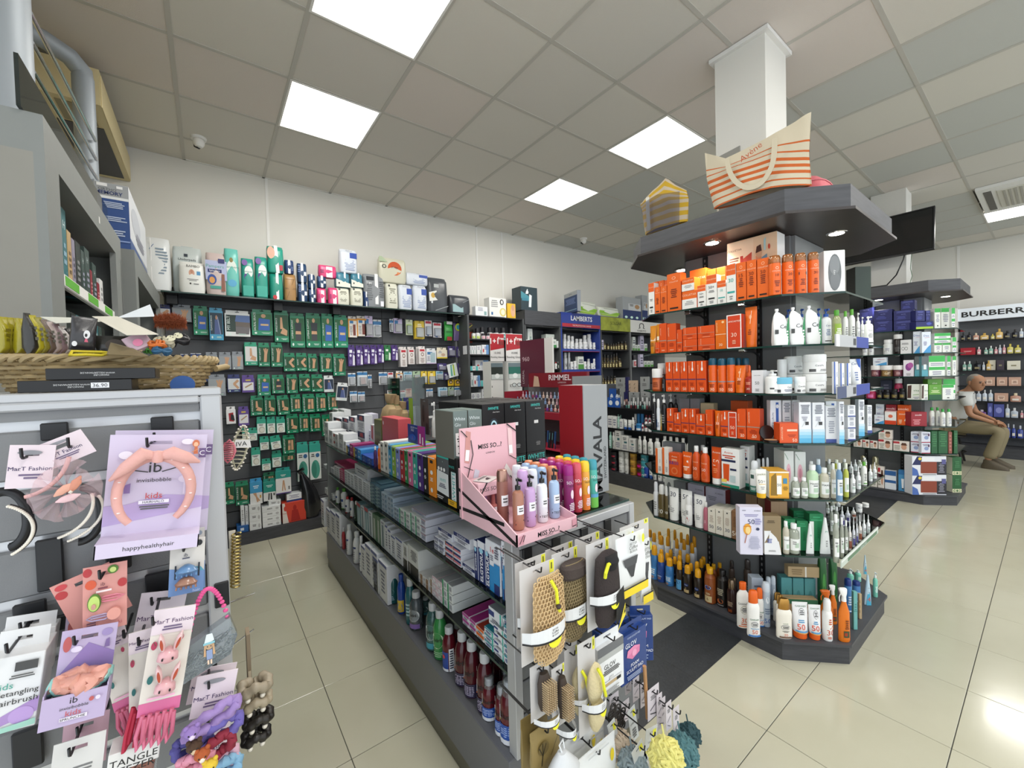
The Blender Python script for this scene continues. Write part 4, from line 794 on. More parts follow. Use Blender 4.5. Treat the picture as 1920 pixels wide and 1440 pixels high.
row(FE,Z,w,[(1460,1503,402,'mbs'),(1504,1535,420,'mbs'),(1536,1560,440,'mbs'),(1562,1588,420,'mbk'),(1590,1612,415,'mbp'),(1614,1632,410,'mbp'),(1634,1660,400,'mbk'),(1662,1690,395,'mbw'),(1692,1720,400,'mbw')],bil=1)
row(FE,Z,w+', rear row',[(1430,1460,340,'mbs'),(1465,1500,345,'mbs'),(1505,1540,340,'mbp'),(1545,1580,345,'mbp'),(1585,1620,350,'mbk'),(1622,1668,325,'wjar',{'st':2}),(1668,1715,320,'wjar',{'st':2})],off=.12,bil=1)
row(FE,Z,w+', at back',[(1400,1430,310,'mbs'),(1435,1470,300,'mbs'),(1475,1510,305,'mbw'),(1515,1550,310,'mbw'),(1550,1580,305,'mbs')],off=.24,bil=1)
w="on near island's base";Z=.105
row(FI,Z,w,[(140,193,622,'nb'),(184,240,683,'nn'),(243,303,713,'nb'),(322,370,733,'nl'),(371,432,765,'nd'),(446,506,793,'nd'),(518,598,785,'nbr'),(682,748,865,'blr')],off=.01)
row(FI,Z,w,[(604,685,800,'blo')],off=.03)
row(FI,Z,w+', second row',[(200,240,650,'nb'),(242,283,675,'nn'),(298,336,700,'nd'),(330,370,690,'nd'),(412,450,747,'nd'),(452,495,735,'nd'),(527,575,758,'nbr'),(722,760,850,'blr')],off=.075)
row(FI,Z,w+', third row',[(268,305,650,'nn'),(340,372,655,'nd'),(383,430,683,'nd'),(487,525,716,'nd'),(568,615,755,'nbr'),(630,690,800,'blo')],off=.13)
row(FI,Z,w+', fourth row',[(150,188,530,'nw'),(190,240,553,'nw'),(248,286,558,'nw'),(314,350,570,'nw'),(366,402,575,'nw'),(421,460,600,'nw'),(498,540,700,'nd'),(610,658,745,'nbr')],off=.19)
row(FI,Z,w+', at back',[(120,157,505,'nw'),(193,225,520,'nw'),(258,290,500,'nw'),(305,335,508,'nw'),(350,380,525,'nw'),(395,425,540,'nw'),(438,475,555,'nw'),(700,742,727,'brs'),(803,860,722,'brs')],off=.27)
row(FC,Z,w,[(845,944,945,'ga5'),(1052,1175,1003,'ga2'),(1180,1302,1046,'gat'),(1292,1388,1060,'gat'),(1388,1465,1008,'gwv')])
row(FC,Z,w,[(773,866,888,'gaw')],off=.07)
row(FC,Z,w+', second row',[(905,966,925,'ga5'),(958,1013,887,'svc'),(1045,1115,970,'ga2'),(1365,1470,945,'gor')],off=.09)
row(FC,Z,w+', third row',[(870,958,850,'svb'),(1028,1095,955,'ga2'),(1090,1350,1000,'krt',{'d':.02,'back':2}),(1425,1490,905,'gtr')],off=.15)
row(FC,Z,w+', at back',[(980,1015,845,'svc'),(1015,1050,838,'svc'),(1080,1330,850,'teal',3,{'d':.05})],off=.20)
row(FC,Z,w+', at back',[(1120,1390,770,'krf',{'zb':845,'d':.04})],off=.175)
row(FE,Z,w,[(1495,1587,930,'gtr'),(1590,1628,945,'aqb')],bil=1)
row(FE,Z,w,[(1630,1658,960,'krf'),(1683,1740,835,'abt'),(1742,1775,812,'aqp')],off=.01,bil=1)
row(FE,Z,w+', second row',[(1543,1597,860,'blc'),(1600,1660,878,'blc')],off=.06,bil=1)
row(FE,Z,w+', at back',[(1560,1610,790,'aqp'),(1615,1660,798,'aqp'),(1668,1700,690,'abt')],off=.12,bil=1)
row(FE,Z,w+', at back',[(1350,1420,700,'dgp'),(1425,1495,705,'dgp')],off=.12,bil=1)
#far island and perfume wall
de('nvy','box','supplement_carton','box','navy supplement carton','262a66','L .1 .75 .9 .95 5a60a8 4|L .1 .15 .7 .45 4a50a0 5|T .5 .6 .08 8a90d8 NUTRI',d=.12)
de('nvg','box','supplement_carton','box','navy carton with lime stripe','262a66','R 0 0 1 .3 a8cc3a|D .6 .5 .9 .9 4a58b0',d=.1)
de('wgr','box','herbal_carton','box','white carton with green top','e6e8e2','R 0 .8 1 1 3fa84c|L .2 .3 .8 .7 99a 5|R .4 .1 .6 .16 333',d=.06,top='3fa84c')
de('gwb','box','herbal_carton','box','green and white banded carton','e8eae6','R 0 .7 1 1 3fb050|R 0 .3 1 .45 3fb050|L .1 .5 .9 .66 99a 2|L .1 .05 .9 .25 99a 2',d=.07)
de('pls','pill','tablet_bottle','bottle','white tablet bottle','e8eae8','L .2 .3 .8 .7 99a 3',cap='f0f0f0')
de('brb','pill','brown_bottle','bottle','dark brown bottle with white cap','1c1412','L .2 .2 .8 .6 666 4',cap='e0e0de')
de('w6','box','tablet_carton','box','white carton with grey rings','e2e2e2','D .1 .25 .4 .5 888|D .14 .29 .36 .46 e2e2e2|D .4 .25 .7 .5 888|D .44 .29 .66 .46 e2e2e2|L .1 .65 .8 .8 888 2',d=.06)
de('diac','box','supplement_pack','box','white and blue supplement carton','dfe6ee','T .5 .82 .09 2a4a98 Diac|W .3 .72 .85 .74 .03 c03a5a|P 4a9ad0 .1 0 1 0 1 .4 .6 .25|L .1 .35 .6 .55 88a 4',d=.06)
de('gjar','jar','collagen_jar','jar','dark red jar with white lid','5a1e34','R .2 .1 .6 .9 8a5a5a|L .3 .3 .8 .7 caa 3',cap='eceae8')
de('goj','jar','collagen_jar','jar','gold brown jar with white lid','6a5030','R .2 .1 .6 .9 9a7a4a|L .3 .3 .8 .7 dca 3',cap='eceae8')
de('pur','box','gift_carton','box','white carton with purple cloud','e8e2ea','D .2 .35 .8 .8 8a3f8c|D .4 .5 .95 .85 b05aa0|L .2 .05 .8 .2 999 2',d=.05)
de('tql','box','lotion_carton','box','grey and teal carton','5a8c94','R 0 .55 1 1 5f6668|R .3 .35 .75 .6 dfe4e4|R 0 0 1 .3 58a0b0',d=.06)
de('bkj','pill','dark_jar','jar','black and gold supplement jar','17161a','R .1 .2 .9 .8 3a3424|L .2 .3 .8 .7 b09a50 3',cap='1a1a1a')
de('mgj','pill','magenta_jar','jar','magenta jar with white cap','a82a52','L .2 .2 .8 .7 e8c 3',cap='ecebea')
de('blb','box','small_dark_carton','box','small dark blue carton','242a3e','L .1 .2 .9 .8 556 4',d=.08)
de('vgb','box','photo_carton','box','white carton with plant and jar photo','e4e6de','P 4a3028 .02 .1 .3 .1 .35 .95 .05 .9|T .7 .6 .12 3a7a3a vita|W .45 .3 .9 .35 .05 6aa040|L .45 .05 .95 .2 99a 2',d=.06)
de('grn','box','green_carton','box','leaf green carton','5f9a34','R 0 0 1 .35 1f5a34|T .5 .8 .09 dfe8c8 aloe|L .1 .45 .9 .65 cfe0a8 3',d=.06)
de('zkw','box','sachet_carton','box','white and red sachet carton','ecebe8','R 0 .0 1 .3 d0421e|D .3 .5 .7 .75 d86a4a|R 0 .97 1 1 c83a2a',d=.08)
de('zko','box','sachet_carton','box','orange sachet carton','e0601c','T .45 .8 .13 f4e8d8 zooki|P f0e8d8 .55 .3 .85 .3 .95 .65 .7 .6|L .1 .1 .4 .4 f4d0b0 3',d=.08)
de('zkr','box','sachet_carton','box','crimson sachet carton','96202c','T .45 .8 .13 f0e0e0 zooki|L .1 .1 .6 .5 d88a90 4',d=.08)
de('grc','bottle','herb_bottle','bottle','white bottle with green cap','e6e8e2','L .2 .2 .8 .8 99a 5',cap='3fa84c')
de('fce','box','face_mask_carton','box','white carton with face photo','e4dcd4','D .5 .15 .85 .7 c99a80|P 5a3a2a .48 .6 .88 .6 .8 .85 .55 .85|R 0 .75 .4 .95 b0303a|L .05 .1 .45 .6 998 4',d=.05)
de('wrb','box','bandage_carton','box','white carton with crimson stripe','d8dbe6','R 0 0 1 .08 a02a44|D .3 .3 .8 .65 8a9ac0|L .1 .7 .9 .9 778 2|D .7 .6 .9 .85 5a3a5a',d=.09)
de('dkg','box','green_box','box','dark green carton','245a34','L .1 .3 .9 .9 3f7a4c 6',d=.1)
de('brk','box','brown_box','box','terracotta carton','8a4f44','L .2 .1 .8 .9 b8786a 5',d=.1)
de('heat','box','heat_pad_carton','box','large carton with brown heat pad print','e4e6ec','P 232a5a 0 .55 .25 .55 .3 .98 .15 1|D .18 .8 .28 .95 e0c83a|R .25 .12 .72 .72 8a3f2c|R .72 .05 1 .72 26242c|L .76 .15 .95 .65 8a8a98 6|R .28 .75 .66 .95 eceef0|R .86 .6 .98 .85 5a5a90|P 4a6ab0 0 0 .2 0 .15 .3 0 .45|L .3 .02 .7 .1 999 1',d=.1)
de('deco','box','decorated_carton','box','green carton with cream scroll border','1f5a2e','R 0 0 1 .2 e2dfb8|D .1 .03 .35 .17 3a6a3a|D .42 .03 .6 .17 3a6a3a|D .66 .03 .92 .17 3a6a3a|D .16 .06 .3 .14 e2dfb8|D .7 .06 .86 .14 e2dfb8|L .15 .4 .85 .8 3f7a4c 4',d=.12,side='dad6bc')
de('b30','box','small_carton','box','pale carton marked thirty','e2ddd0','T .5 .4 .4 555 30',d=.06)
de('blw','box','blue_striped_carton','box','blue and white carton','dfe4ea','R 0 .75 1 1 2f5f9a|R 0 .35 1 .5 2f5f9a',d=.06)
de('hnd','box','hand_cream_carton','box','blue carton with cream tubes print','4a90c0','R 0 .8 1 1 2f6fa8|P e8ecf0 .3 .15 .45 .15 .5 .6 .25 .6|P e8ecf0 .6 .15 .75 .15 .8 .6 .55 .6|R .3 .1 .45 .15 222|R .6 .1 .75 .15 222',d=.06)
de('glj','spray','gold_tube','tube','pale gold foil bottle','c9c2a6','L .2 .3 .8 .7 998 3',cap='d0caa8',metal=1)
F2,F2C,F2E=Fr(1,0,5.915),Fr(1,1,4.75),Fr(0,1,.615)
K(1600,560,3.6)
w="on far island's top tier";Z=SHZ[5]
row(F2,Z,w,[(137,266,75,'nvy',{'st':2}),(268,412,78,'nvy',{'st':2})]);row(F2,Z,w+', piled on top',[(318,418,12,'nvy',{'zb':76})],off=.01)
row(F2,Z,w+', rear row',[(40,136,38,'nvy',{'st':2})],off=.06)
row(F2C,Z,w,[(420,543,155,'nvg'),(548,590,65,'wgr'),(592,655,62,'wgr')]);row(F2C,Z,w+', piled on top',[(420,486,78,'nvy',{'zb':153,'d':.07}),(488,522,80,'nvy',{'zb':153,'d':.07})],off=.01);row(F2E,Z,w,[(657,692,62,'gwb')],bil=1)
w="on far island's second tier";Z=SHZ[4]
row(F2,Z,w,[(60,95,280,'pls'),(100,135,278,'pls'),(197,262,276,'pls'),(263,330,240,'brb'),(316,392,278,'w6',{'off':-.008}),(402,458,222,'diac')]);row(F2C,Z,w,[(462,525,224,'diac'),(545,600,300,'wgr'),(602,658,300,'wgr')]);row(F2C,Z,w+', piled on top',[(545,660,232,'gwb',{'zb':299})],off=.005);row(F2E,Z,w,[(663,700,260,'gwb')],bil=1)
w="on far island's third tier";Z=SHZ[3]
row(F2,Z,w,[(113,178,450,'gjar'),(180,262,450,'goj'),(265,332,450,'gjar'),(335,411,415,'pur'),(413,455,390,'tql')]);row(F2,Z,w+', piled on top',[(130,228,398,'diac',{'zb':450,'d':.05})],off=.01)
row(F2C,Z,w,[(460,505,390,'tql'),(507,622,385,'gwb')]);row(F2C,Z,w,[(628,662,385,'gwb'),(664,700,388,'wgr')],bil=1)
w="on far island's fourth tier";Z=SHZ[2]
row(F2,Z,w,[(80,150,610,'mgj'),(155,195,615,'bkj'),(197,248,615,'bkj'),(250,300,610,'bkj'),(302,352,605,'bkj'),(360,455,578,'vgb')]);row(F2,Z,w+', rear row',[(182,262,550,'blb'),(272,330,540,'mgj')],off=.09)
row(F2C,Z,w,[(460,506,578,'vgb'),(508,598,580,'grn'),(600,680,580,'wgr')]);row(F2C,Z,w+', rear row',[(500,600,542,'grn'),(605,690,542,'gwb')],off=.07)
w="on far island's fifth tier";Z=SHZ[1]
row(F2,Z,w,[(140,208,785,'diac'),(210,292,760,'zkw'),(293,385,760,'zko')]);row(F2C,Z,w,[(388,500,765,'zkr')],off=.03);row(F2,Z,w+', rear row',[(150,208,712,'diac'),(218,294,716,'zkr'),(296,384,718,'zko')],off=.09)
row(F2C,Z,w,[(597,633,745,'grc'),(637,675,745,'grc')],off=.0);row(F2C,Z,w+', rear row',[(523,560,735,'grc'),(563,595,735,'grc')],off=.06)
w="on far island's lowest tier";Z=SHZ[0]
row(F2,Z,w,[(0,60,945,'fce'),(62,110,955,'fce'),(112,165,960,'fce'),(167,265,948,'fce'),(267,380,962,'fce'),(386,455,900,'wrb',{'st':2})]);row(F2,Z,w+', piled on top',[(168,266,886,'fce',{'zb':946})],off=.005)
row(F2C,Z,w,[(458,523,900,'wrb',{'st':2}),(526,570,895,'dkg'),(572,640,895,'dkg'),(642,668,900,'brk')]);row(F2C,Z,w,[(672,712,890,'dkg')],bil=1)
w="on far island's base";Z=.105
row(F2,Z,w,[(100,163,1215,'b30'),(165,209,1135,'fce'),(211,290,1162,'blw'),(302,386,1162,'hnd')]);row(F2,Z,w+', rear row',[(115,175,1065,'glj'),(40,90,1060,'glj')],off=.14)
row(F2C,Z,w,[(390,636,1065,'heat',{'st':2})],off=-.0);row(F2E,Z,w,[(648,745,1070,'deco',{'st':2})],bil=1)
PB=[('p1','1f1f26','141414','black'),('p2','d8b46a','c8a048','amber'),('p3','c99a86','e0d0b0','rose gold'),('p4','8fb8a8','dfe4e0','pale green'),('p5','c2ccd8','d8d8d8','silver'),('p6','d0c66a','c8b850','yellow'),('p7','dd9ca4','e8d8d8','pink'),('p8','3a4a9a','c0c4d0','blue'),('p9','6a3f8a','d0c0d0','violet')]
for k,b,c,nm in PB:de(k,'perf','perfume_flacon','bottle',nm+' perfume flacon',b,'R .2 .25 .8 .6 '+('e8e2d8' if k!='p1' else '8a8060'),cap=c,sh=3.5)
de('pbr','box','perfume_carton','box','red gift carton','a81c2c','L .2 .4 .8 .6 e0a0a0 2',d=.1);de('pbw','box','perfume_carton','box','cream perfume carton','dcd8c8','R .3 .4 .7 .55 8a8468',d=.06)
de('pbg','box','perfume_carton','box','rose gold perfume carton','c8a08c','R .25 .2 .75 .7 e4c8b4|L .3 .3 .7 .6 8a6050 2',d=.06);de('pbk','box','perfume_carton','box','dark plum perfume carton','3e3440','R .3 .4 .7 .55 8a8468',d=.06);de('pbb','box','perfume_carton','box','violet blue perfume carton','5058a0','D .2 .3 .8 .75 8a90d0',d=.06)
F4=Fr(1,0,9.868)
for z,nm,its in((1.822,'top perfume shelf',[(722,760,228,'p1'),(764,800,225,'p1'),(805,850,232,'p3'),(853,915,232,'p2'),(925,955,238,'p6'),(958,1012,202,'p2'),(1014,1065,215,'p1'),(1068,1115,206,'p1'),(1118,1150,200,'p5')]),(1.588,'second perfume shelf',[(720,826,332,'pbr'),(832,862,325,'p7'),(880,910,330,'p4'),(912,945,318,'p4'),(950,975,325,'p7'),(977,1002,312,'p5'),(1005,1030,310,'p7'),(1035,1082,305,'p6'),(1085,1135,312,'p6')]),(1.336,'third perfume shelf',[(735,765,425,'p4'),(768,800,422,'p4'),(806,865,420,'p1'),(868,890,428,'p5'),(895,930,418,'p2'),(905,962,415,'pbw',{'off':.04}),(965,1020,415,'pbk'),(1035,1130,420,'pbw')]),(1.089,'fourth perfume shelf',[(880,958,530,'pbg'),(965,1042,530,'pbg'),(1045,1135,530,'pbg')]),(.846,'fifth perfume shelf',[(826,865,618,'p5'),(868,905,615,'p5'),(908,945,615,'p5'),(950,1048,638,'pbg'),(1055,1135,638,'p3')]),(.60,'sixth perfume shelf',[(835,900,750,'p9'),(905,942,705,'pbb'),(945,1020,712,'pbb'),(1023,1058,712,'p5'),(1060,1115,738,'p5'),(1125,1150,755,'p7')]),(.29,'lowest perfume shelf',[(1030,1062,845,'p8'),(1066,1098,850,'p8'),(1103,1150,858,'p8')])):
 row(F4,z,'on the '+nm,its)
tv=em_('television',(6.06,1.62,2.87));TVM=M('0b0c10',.12,coat=.5)
lk('screen',G1(TVM).box(-.012,-.86,-.215,.02,.0,.215,.004).mesh('screen',.5),tv);bz=G1(BLK);bz.box(-.014,-.872,-.228,.03,-.86,.228).box(-.014,0,-.228,.03,.012,.228).box(-.014,-.86,.215,.03,0,.228).box(-.014,-.86,-.228,.03,0,-.215);lk('bezel',bz.mesh('bezel',0),tv)
lk('wall_arm',G1(GREYD).box(.02,-.5,-.08,.2,-.38,.08).mesh('wall_arm',0),tv);tv.rotation_euler=(0,.12,0);tag(tv,'black flat television hung on the far column','television')
cbm=G1(BLK).tube([(6.1,.98,2.67),(6.08,.99,2.6),(6.1,1.05,2.45),(6.14,1.16,2.33),(6.16,1.2,2.318)],.006,6);tag(lk('power_cable',cbm.mesh('power_cable')),'black cable drooping below the television','cable')
g=G1(M('5a7a5a',.5)).tube([(6.12,.93,2.67),(6.12,.94,2.5),(6.14,.93,2.42),(6.12,.95,2.32)],.003,5);tag(lk('thin_wire',g.mesh('thin_wire')),'thin green wire hanging below the television','wire')
mb=em_('media_box',(6.12,1.26,2.311));lk('casing',G1(BLK).box(-.08,-.14,0,.08,.14,.04,.004).mesh('casing'),mb);lk('front_light',G1(M('5a8a5a',.4)).box(-.0806,-.02,.015,-.08,.02,.02).mesh('front_light',0),mb);tag(mb,'flat black media box on the far island canopy','electronics')
ca=em_('ceiling_air_conditioner',(7.6,.1,ZC-.01));lk('panel',G1(PWHITE).prism([(-.58,-.45),(.58,-.45),(.58,.45),(-.58,.45)],-.03,0.005).mesh('panel',0),ca);lk('grille',G1(M('c9c6ba',.5)).box(-.4,-.3,-.04,.4,.3,-.03).mesh('grille',0),ca)
for k in range(14):lk('grille_slat',G1(M('a5a298',.5)).box(-.38,-.28+.04*k,-.045,.38,-.262+.04*k,-.04).mesh('grille_slat',0),ca)
for y in(-.37,.37):lk('air_vane',G1(M('55524c',.5)).box(-.45,y-.03,-.034,.45,y+.03,-.0305).mesh('air_vane',0),ca)
tag(ca,'cream ceiling cassette air conditioner near the right edge','air conditioner')
for x,y,nm in((.003,4.12,'white dome camera above the incontinence packs'),(4.473,4.145,'small white dome camera over the vitamin bays')):
 s=em_('security_camera',(x,y,ZC));lk('mount',G1(PWHITE).lathe([(.05,-.02),(.055,0)],20).mesh('mount',.5),s);b=lk('camera_ball',G1(PWHITE).lathe([(0,-.045),(.024,-.04),(.038,-.02),(.04,0),(.034,.02)],18).mesh('camera_ball',.7),s,(0,0,-.035));lk('lens',G1(BLK).lathe([(0,-.052),(.02,-.05),(.026,-.034)],14).mesh('lens',.6),b).rotation_euler=(.5,.35,0);tag(s,nm,'camera')
 #left wall: packs on the top shelf, hanging boxes
FL=Fr(0,1,4.30)
def bag(k,c,d_,pr,desc,**kw):de(k,'bag','soft_pack','pack',desc,c,pr,d=d_,**kw)
bag('bg1','dfe2e2',.16,'L .5 .3 .95 .8 8a9aa8 9 l|W .3 .75 .45 .85 .02 3a6a9a|W .35 .05 .35 .95 .03 f2f2f2','tall clear wrapped white pad pack')
bag('bg2','c2cac8',.12,'T .5 .72 .06 2a3038 Underpads|R .4 .78 .52 .84 26303c|L .3 .3 .7 .6 9aa 3','grey underpad pack with folded top',seal=1)
bag('bg3','e6e7e2',.12,'T .55 .85 .07 333 BAMBO|D .38 .52 .6 .75 d0a088|D .44 .62 .54 .74 c08a70|R .68 .58 .82 .7 5a9ac8|L .3 .38 .75 .46 888 2|R .4 .28 .46 .33 222|L .5 .27 .8 .33 888 1','white nappy pack with baby photo')
bag('bg4','c9b8b4',.12,'R 0 .35 1 .8 b0b8d8|T .45 .66 .09 4a9a8a Pampers|R .1 .52 .75 .6 1e2a6a|T .42 .56 .05 eee Splashers|D .08 .24 .5 .48 2f4f98|D .16 .27 .42 .42 d89a50|R .2 .15 .7 .22 3f9a8c|P 8a5a48 .72 .1 .9 .1 .88 .5 .74 .5|R .6 .75 .9 .85 262a6a','swim nappy pack with cartoon bear badge')
bag('bg5','6cc0b4',.1,'D .15 .4 .85 .75 dfe8e0|T .5 .6 .1 3a8a7a Pampers|D .35 .7 .6 .8 8a7a40|D .2 .2 .8 .35 5aa8d0','tall mint nappy pack',sq=3)
bag('bg6','2f9a88',.1,'D .25 .5 .9 .8 e6ece8|D .2 .45 .5 .6 4a3a80|T .55 .65 .08 3a8a7a Pampers|R .1 .05 .9 .3 3aa896|D .05 .8 .5 .95 7a5aa0','teal nappy pack with heart badge',sq=3)
bag('bg7','2a9a86',.12,'P f0f0f0 .5 0 .7 0 .6 1 .4 1|D .0 .5 .45 .95 d8a890|R .7 .1 .9 .3 b03040','teal nappy pack with white band')
bag('bg8','1f8f7c',.12,'R .45 0 .65 1 f0f0f0|V .55 .5 .1 c03a3a Pampers|D .2 .02 .5 .18 c02a30','teal nappy pack standing upright')
bag('bg9','1f3a68',.08,'R .35 0 .6 .95 f0f2f4|L .65 .2 .95 .5 5a70a0 4','navy pad pack with white strip',sq=6)
bag('bg10','a67f4e',.1,'W .2 .1 .8 .8 .04 7a5a30|T .5 .45 .12 3a2a18 BAMBOO|W .1 .8 .9 .8 .02 7a5a30','brown paper parcel pack',sq=5)
bag('bg11','1d3d62',.08,'R .35 0 .6 1 eef2f4|L .05 .5 .3 .9 6a80b0 4|R .65 .35 .9 .55 e0e4e8','navy incontinence pad pack',sq=6)
bag('bg12','d8447a',.08,'R .4 0 .75 .85 f0e8ee|L .05 .3 .3 .6 8a3a6a 4','pink pad pack',sq=5)
bag('bg13','3f7f94',.12,'R .55 0 .68 1 e8f0f0|P e6ead8 0 0 1 0 1 .25 0 .5|R .15 .18 .25 .3 333','blue and cream pad pack')
bag('bg14','d9dfe8',.1,'R .55 .62 .95 .85 2f4fa8|L .2 .1 .9 .55 9aa8c8 7|T .5 .92 .05 556 MoliCare','silver white pack with blue corner')
bag('bg15','8a8e92',.14,'R .5 .1 .65 1 eceeee|R .75 .05 .9 .2 e8e8f0|P 2a2e34 .1 .8 .45 .8 .45 .9 .1 .9|L .1 .2 .4 .7 6a6e72 8|L .68 .3 .95 .8 5a5e62 8|T .28 .7 .07 f2f2f2 M','large grey pad pack')
bag('bg16','cfcdb8',.1,'D .3 .3 .8 .85 c8501c|T .55 .6 .12 2a2220 naty|D .62 .35 .72 .45 d8864c|D .1 .55 .25 .7 3a3a3a|D .13 .58 .22 .67 cfcdb8|P b0c0a0 .0 .8 .3 .8 .1 1 0 1','cream eco nappy pack with orange disc')
bag('bg17','dcdccc',.1,'L .2 .2 .8 .8 8a8a78 8|R .15 .85 .3 .92 333','cream pad pack')
bag('bg18','4c5055',.16,'R .25 .7 .5 .8 b0b4b4|P e0e2dc .02 .3 .42 .35 .38 .62 .0 .55|D .1 .4 .3 .55 c8a040|R .1 .25 .18 .32 d0d4d8|W .3 .05 .95 .2 .03 9aa0a4','grey wrapped backpack with photo tag')
bag('bg19','3a3e44',.14,'W .1 .3 .9 .8 .02 8a9096|R .1 .1 .6 .5 9ab8bc','dark wrapped bag with pale blue pouch')
bag('alg','e2e6da',.14,'P 8fc03a 0 .3 .9 .2 1 .45 0 .6|W .2 .8 .9 .7 .02 b8bcb0|P a8d04a .1 .1 .8 .05 .9 .2 0 .25','clear bag with lime green swirl')
K(240,420,4.8);w='on slatwall top shelf';Z=2.212;T=[]
row(FL,Z,w,[(118,400,108,'bg1'),(398,690,200,'bg2',{'off':.1}),(455,708,335,'bg3'),(700,905,252,'bg4'),(873,1015,215,'bg5'),(1025,1148,303,'bg6'),(1150,1272,290,'bg6'),(1278,1408,440,'bg8'),(1408,1525,447,'bg10'),(1532,1625,350,'bg11',{'st':2}),(1628,1698,450,'bg11',{'st':2}),(1704,1792,575,'bg12'),(1806,1905,570,'bg12')])
def pile(fr,z,where,its):
 for it in its:row(fr,z,where+', piled on top',[it],off=.01)
pile(FL,Z,w,[(1252,1415,195,'bg7',{'zb':440}),(1410,1500,320,'bg9',{'zb':447}),(1706,1792,465,'bg11',{'zb':572})])
K(560,420,4.8)
row(FL,Z,w,[(340,468,570,'bg17'),(472,590,570,'bg17'),(592,635,600,'bg9'),(590,790,448,'bg15'),(792,905,530,'bg17'),(908,1032,545,'bg14'),(1040,1165,550,'bg14'),(1170,1360,480,'bg18'),(1362,1560,640,'bg19')])
pile(FL,Z,w,[(178,350,368,'bg12',{'zb':480}),(335,470,430,'bg13',{'zb':568}),(472,585,440,'bg13',{'zb':568}),(370,540,225,'bg14',{'zb':440}),(720,985,305,'bg16',{'zb':530}),(970,1175,440,'bg14',{'zb':548})])
#hanging packs
def og(k,c,c2,pic,desc,kind='hang',txt='',skin='c89c78'):
 pics={'torso':'D .42 .78 .62 .92 '+skin+'|P 222830 .35 .5 .75 .5 .78 .78 .32 .78|P '+skin+' .36 .42 .74 .42 .72 .52 .38 .52|P 3a3c40 .36 .22 .74 .22 .74 .42 .36 .42','blue':'D .45 .76 .68 .93 '+skin+'|P 3060b0 .3 .22 .85 .22 .88 .7 .34 .74|R .42 .42 .8 .5 d0b488','hand':'P '+skin+' .45 .22 .7 .22 .78 .7 .55 .78|W .6 .6 .5 .86 .1 '+skin+'|W .66 .6 .66 .88 .1 '+skin+'|W .72 .6 .82 .84 .1 '+skin,'arm':'W .85 .82 .5 .55 .22 '+skin+'|W .5 .58 .85 .26 .2 '+skin,'leg':'P '+skin+' .42 .22 .62 .22 .66 .85 .46 .85|P '+skin+' .68 .22 .88 .22 .86 .85 .7 .85|R .44 .5 .64 .66 8a7a66','foot':'P '+skin+' .4 .3 .85 .22 .9 .4 .6 .5|P '+skin+' .4 .45 .6 .45 .55 .85 .42 .85','dark':'D .45 .7 .6 .85 b88a6a|P 4a5a8a .35 .2 .8 .2 .7 .7 .4 .7|W .8 .2 .6 .8 .06 8a98b8','back':'P 5a74a8 .4 .65 1 .6 1 .92 .45 .92|P 6a6058 .42 .45 1 .42 1 .62 .42 .64|P 6e6a6c .42 .1 .95 .1 1 .42 .42 .44','':''}
 de(k,kind,'support_pack','pack',desc,c,('R .05 .2 .97 .93 '+c2+'|' if c2 else '')+pics[pic]+('|V .14 .58 .12 dfece6 '+txt if txt else '')+'|L .45 .07 .9 .13 bfe0d0 2|D .12 .05 .24 .14 dff0e8',d=.035,side=None)
og('oga','12805a','175a32','torso','green support box with torso photo',txt='LUMBAR SUPPORT')
og('ogb','1c8c66','22683e','blue','green support box with blue shirt photo',txt='SACRAL BRACE')
og('ogc','12805a','154a2a','hand','green support box with hand photo',txt='WRIST SUPPORT')
og('ogd','12805a','154a2a','arm','green support box with elbow photo',txt='ELBOW')
og('oge','12825c','154a2a','leg','green support box with knee photo',txt='KNEE SUPPORT')
og('ogf','12825c','154a2a','foot','green support box with ankle photo',txt='ANKLE BRACE')
og('ogg','3f9ac0','1f3a4a','dark','blue support box with brace photo',txt='CLAVICLE BRACE',skin='e0e0e0')
og('ogh','e4e6e4','2a3f38','back','white framed belt box with back photo',txt='MY BELT',skin='c89c78')
og('ogi','2a9a78','d8d8d6','foot','green topped white pack with bandage photo')
og('ogj','d9dcdc','1a2a40','dark','white framed box with dark leg photo',skin='d8b090')
og('ogk','8a9096','9aa0a4','hand','grey wrist support pack')
og('ogl','26306a','d0d4d6','arm','navy and white arm support pack')
og('ogm','3fa898','d8ddd8','','mint and white insole pack');D['ogm']['pr']='R 0 0 1 .78 dfe6e2|D .12 .02 .9 .55 4a9a88|D .18 .05 .6 .5 3a8070|D .55 .62 .9 .74 3a6a9a|L .1 .64 .5 .74 555 2'
og('ogn','2a9a80','d4dad6','','small mint gel cushion card');D['ogn']['pr']='R .05 0 .95 .72 dde3de|D .2 .05 .85 .5 b8b8a8|D .3 .1 .8 .42 d8d8cc|L .1 .56 .8 .68 555 2'
og('ogo','3a98c8','d8dcdc','','blue topped stocking box with legs photo');D['ogo']['pr']='R 0 0 1 .5 e4e4e2|L .2 .68 .8 .84 cfe4f0 2|W .3 .5 .75 .12 .12 c89c78|W .45 .5 .6 .08 .12 c89c78|R .78 .25 .9 .38 c8a040'
og('ogp','1f8f80','d8dcdc','','teal stocking box with black socks photo');D['ogp']['pr']='R 0 0 1 .45 e4e4e2|L .2 .7 .8 .84 cfe4e0 2|P 222 .35 .05 .45 .05 .5 .4 .4 .4|P 222 .55 .05 .68 .05 .66 .4 .56 .4|R .78 .25 .9 .38 555'
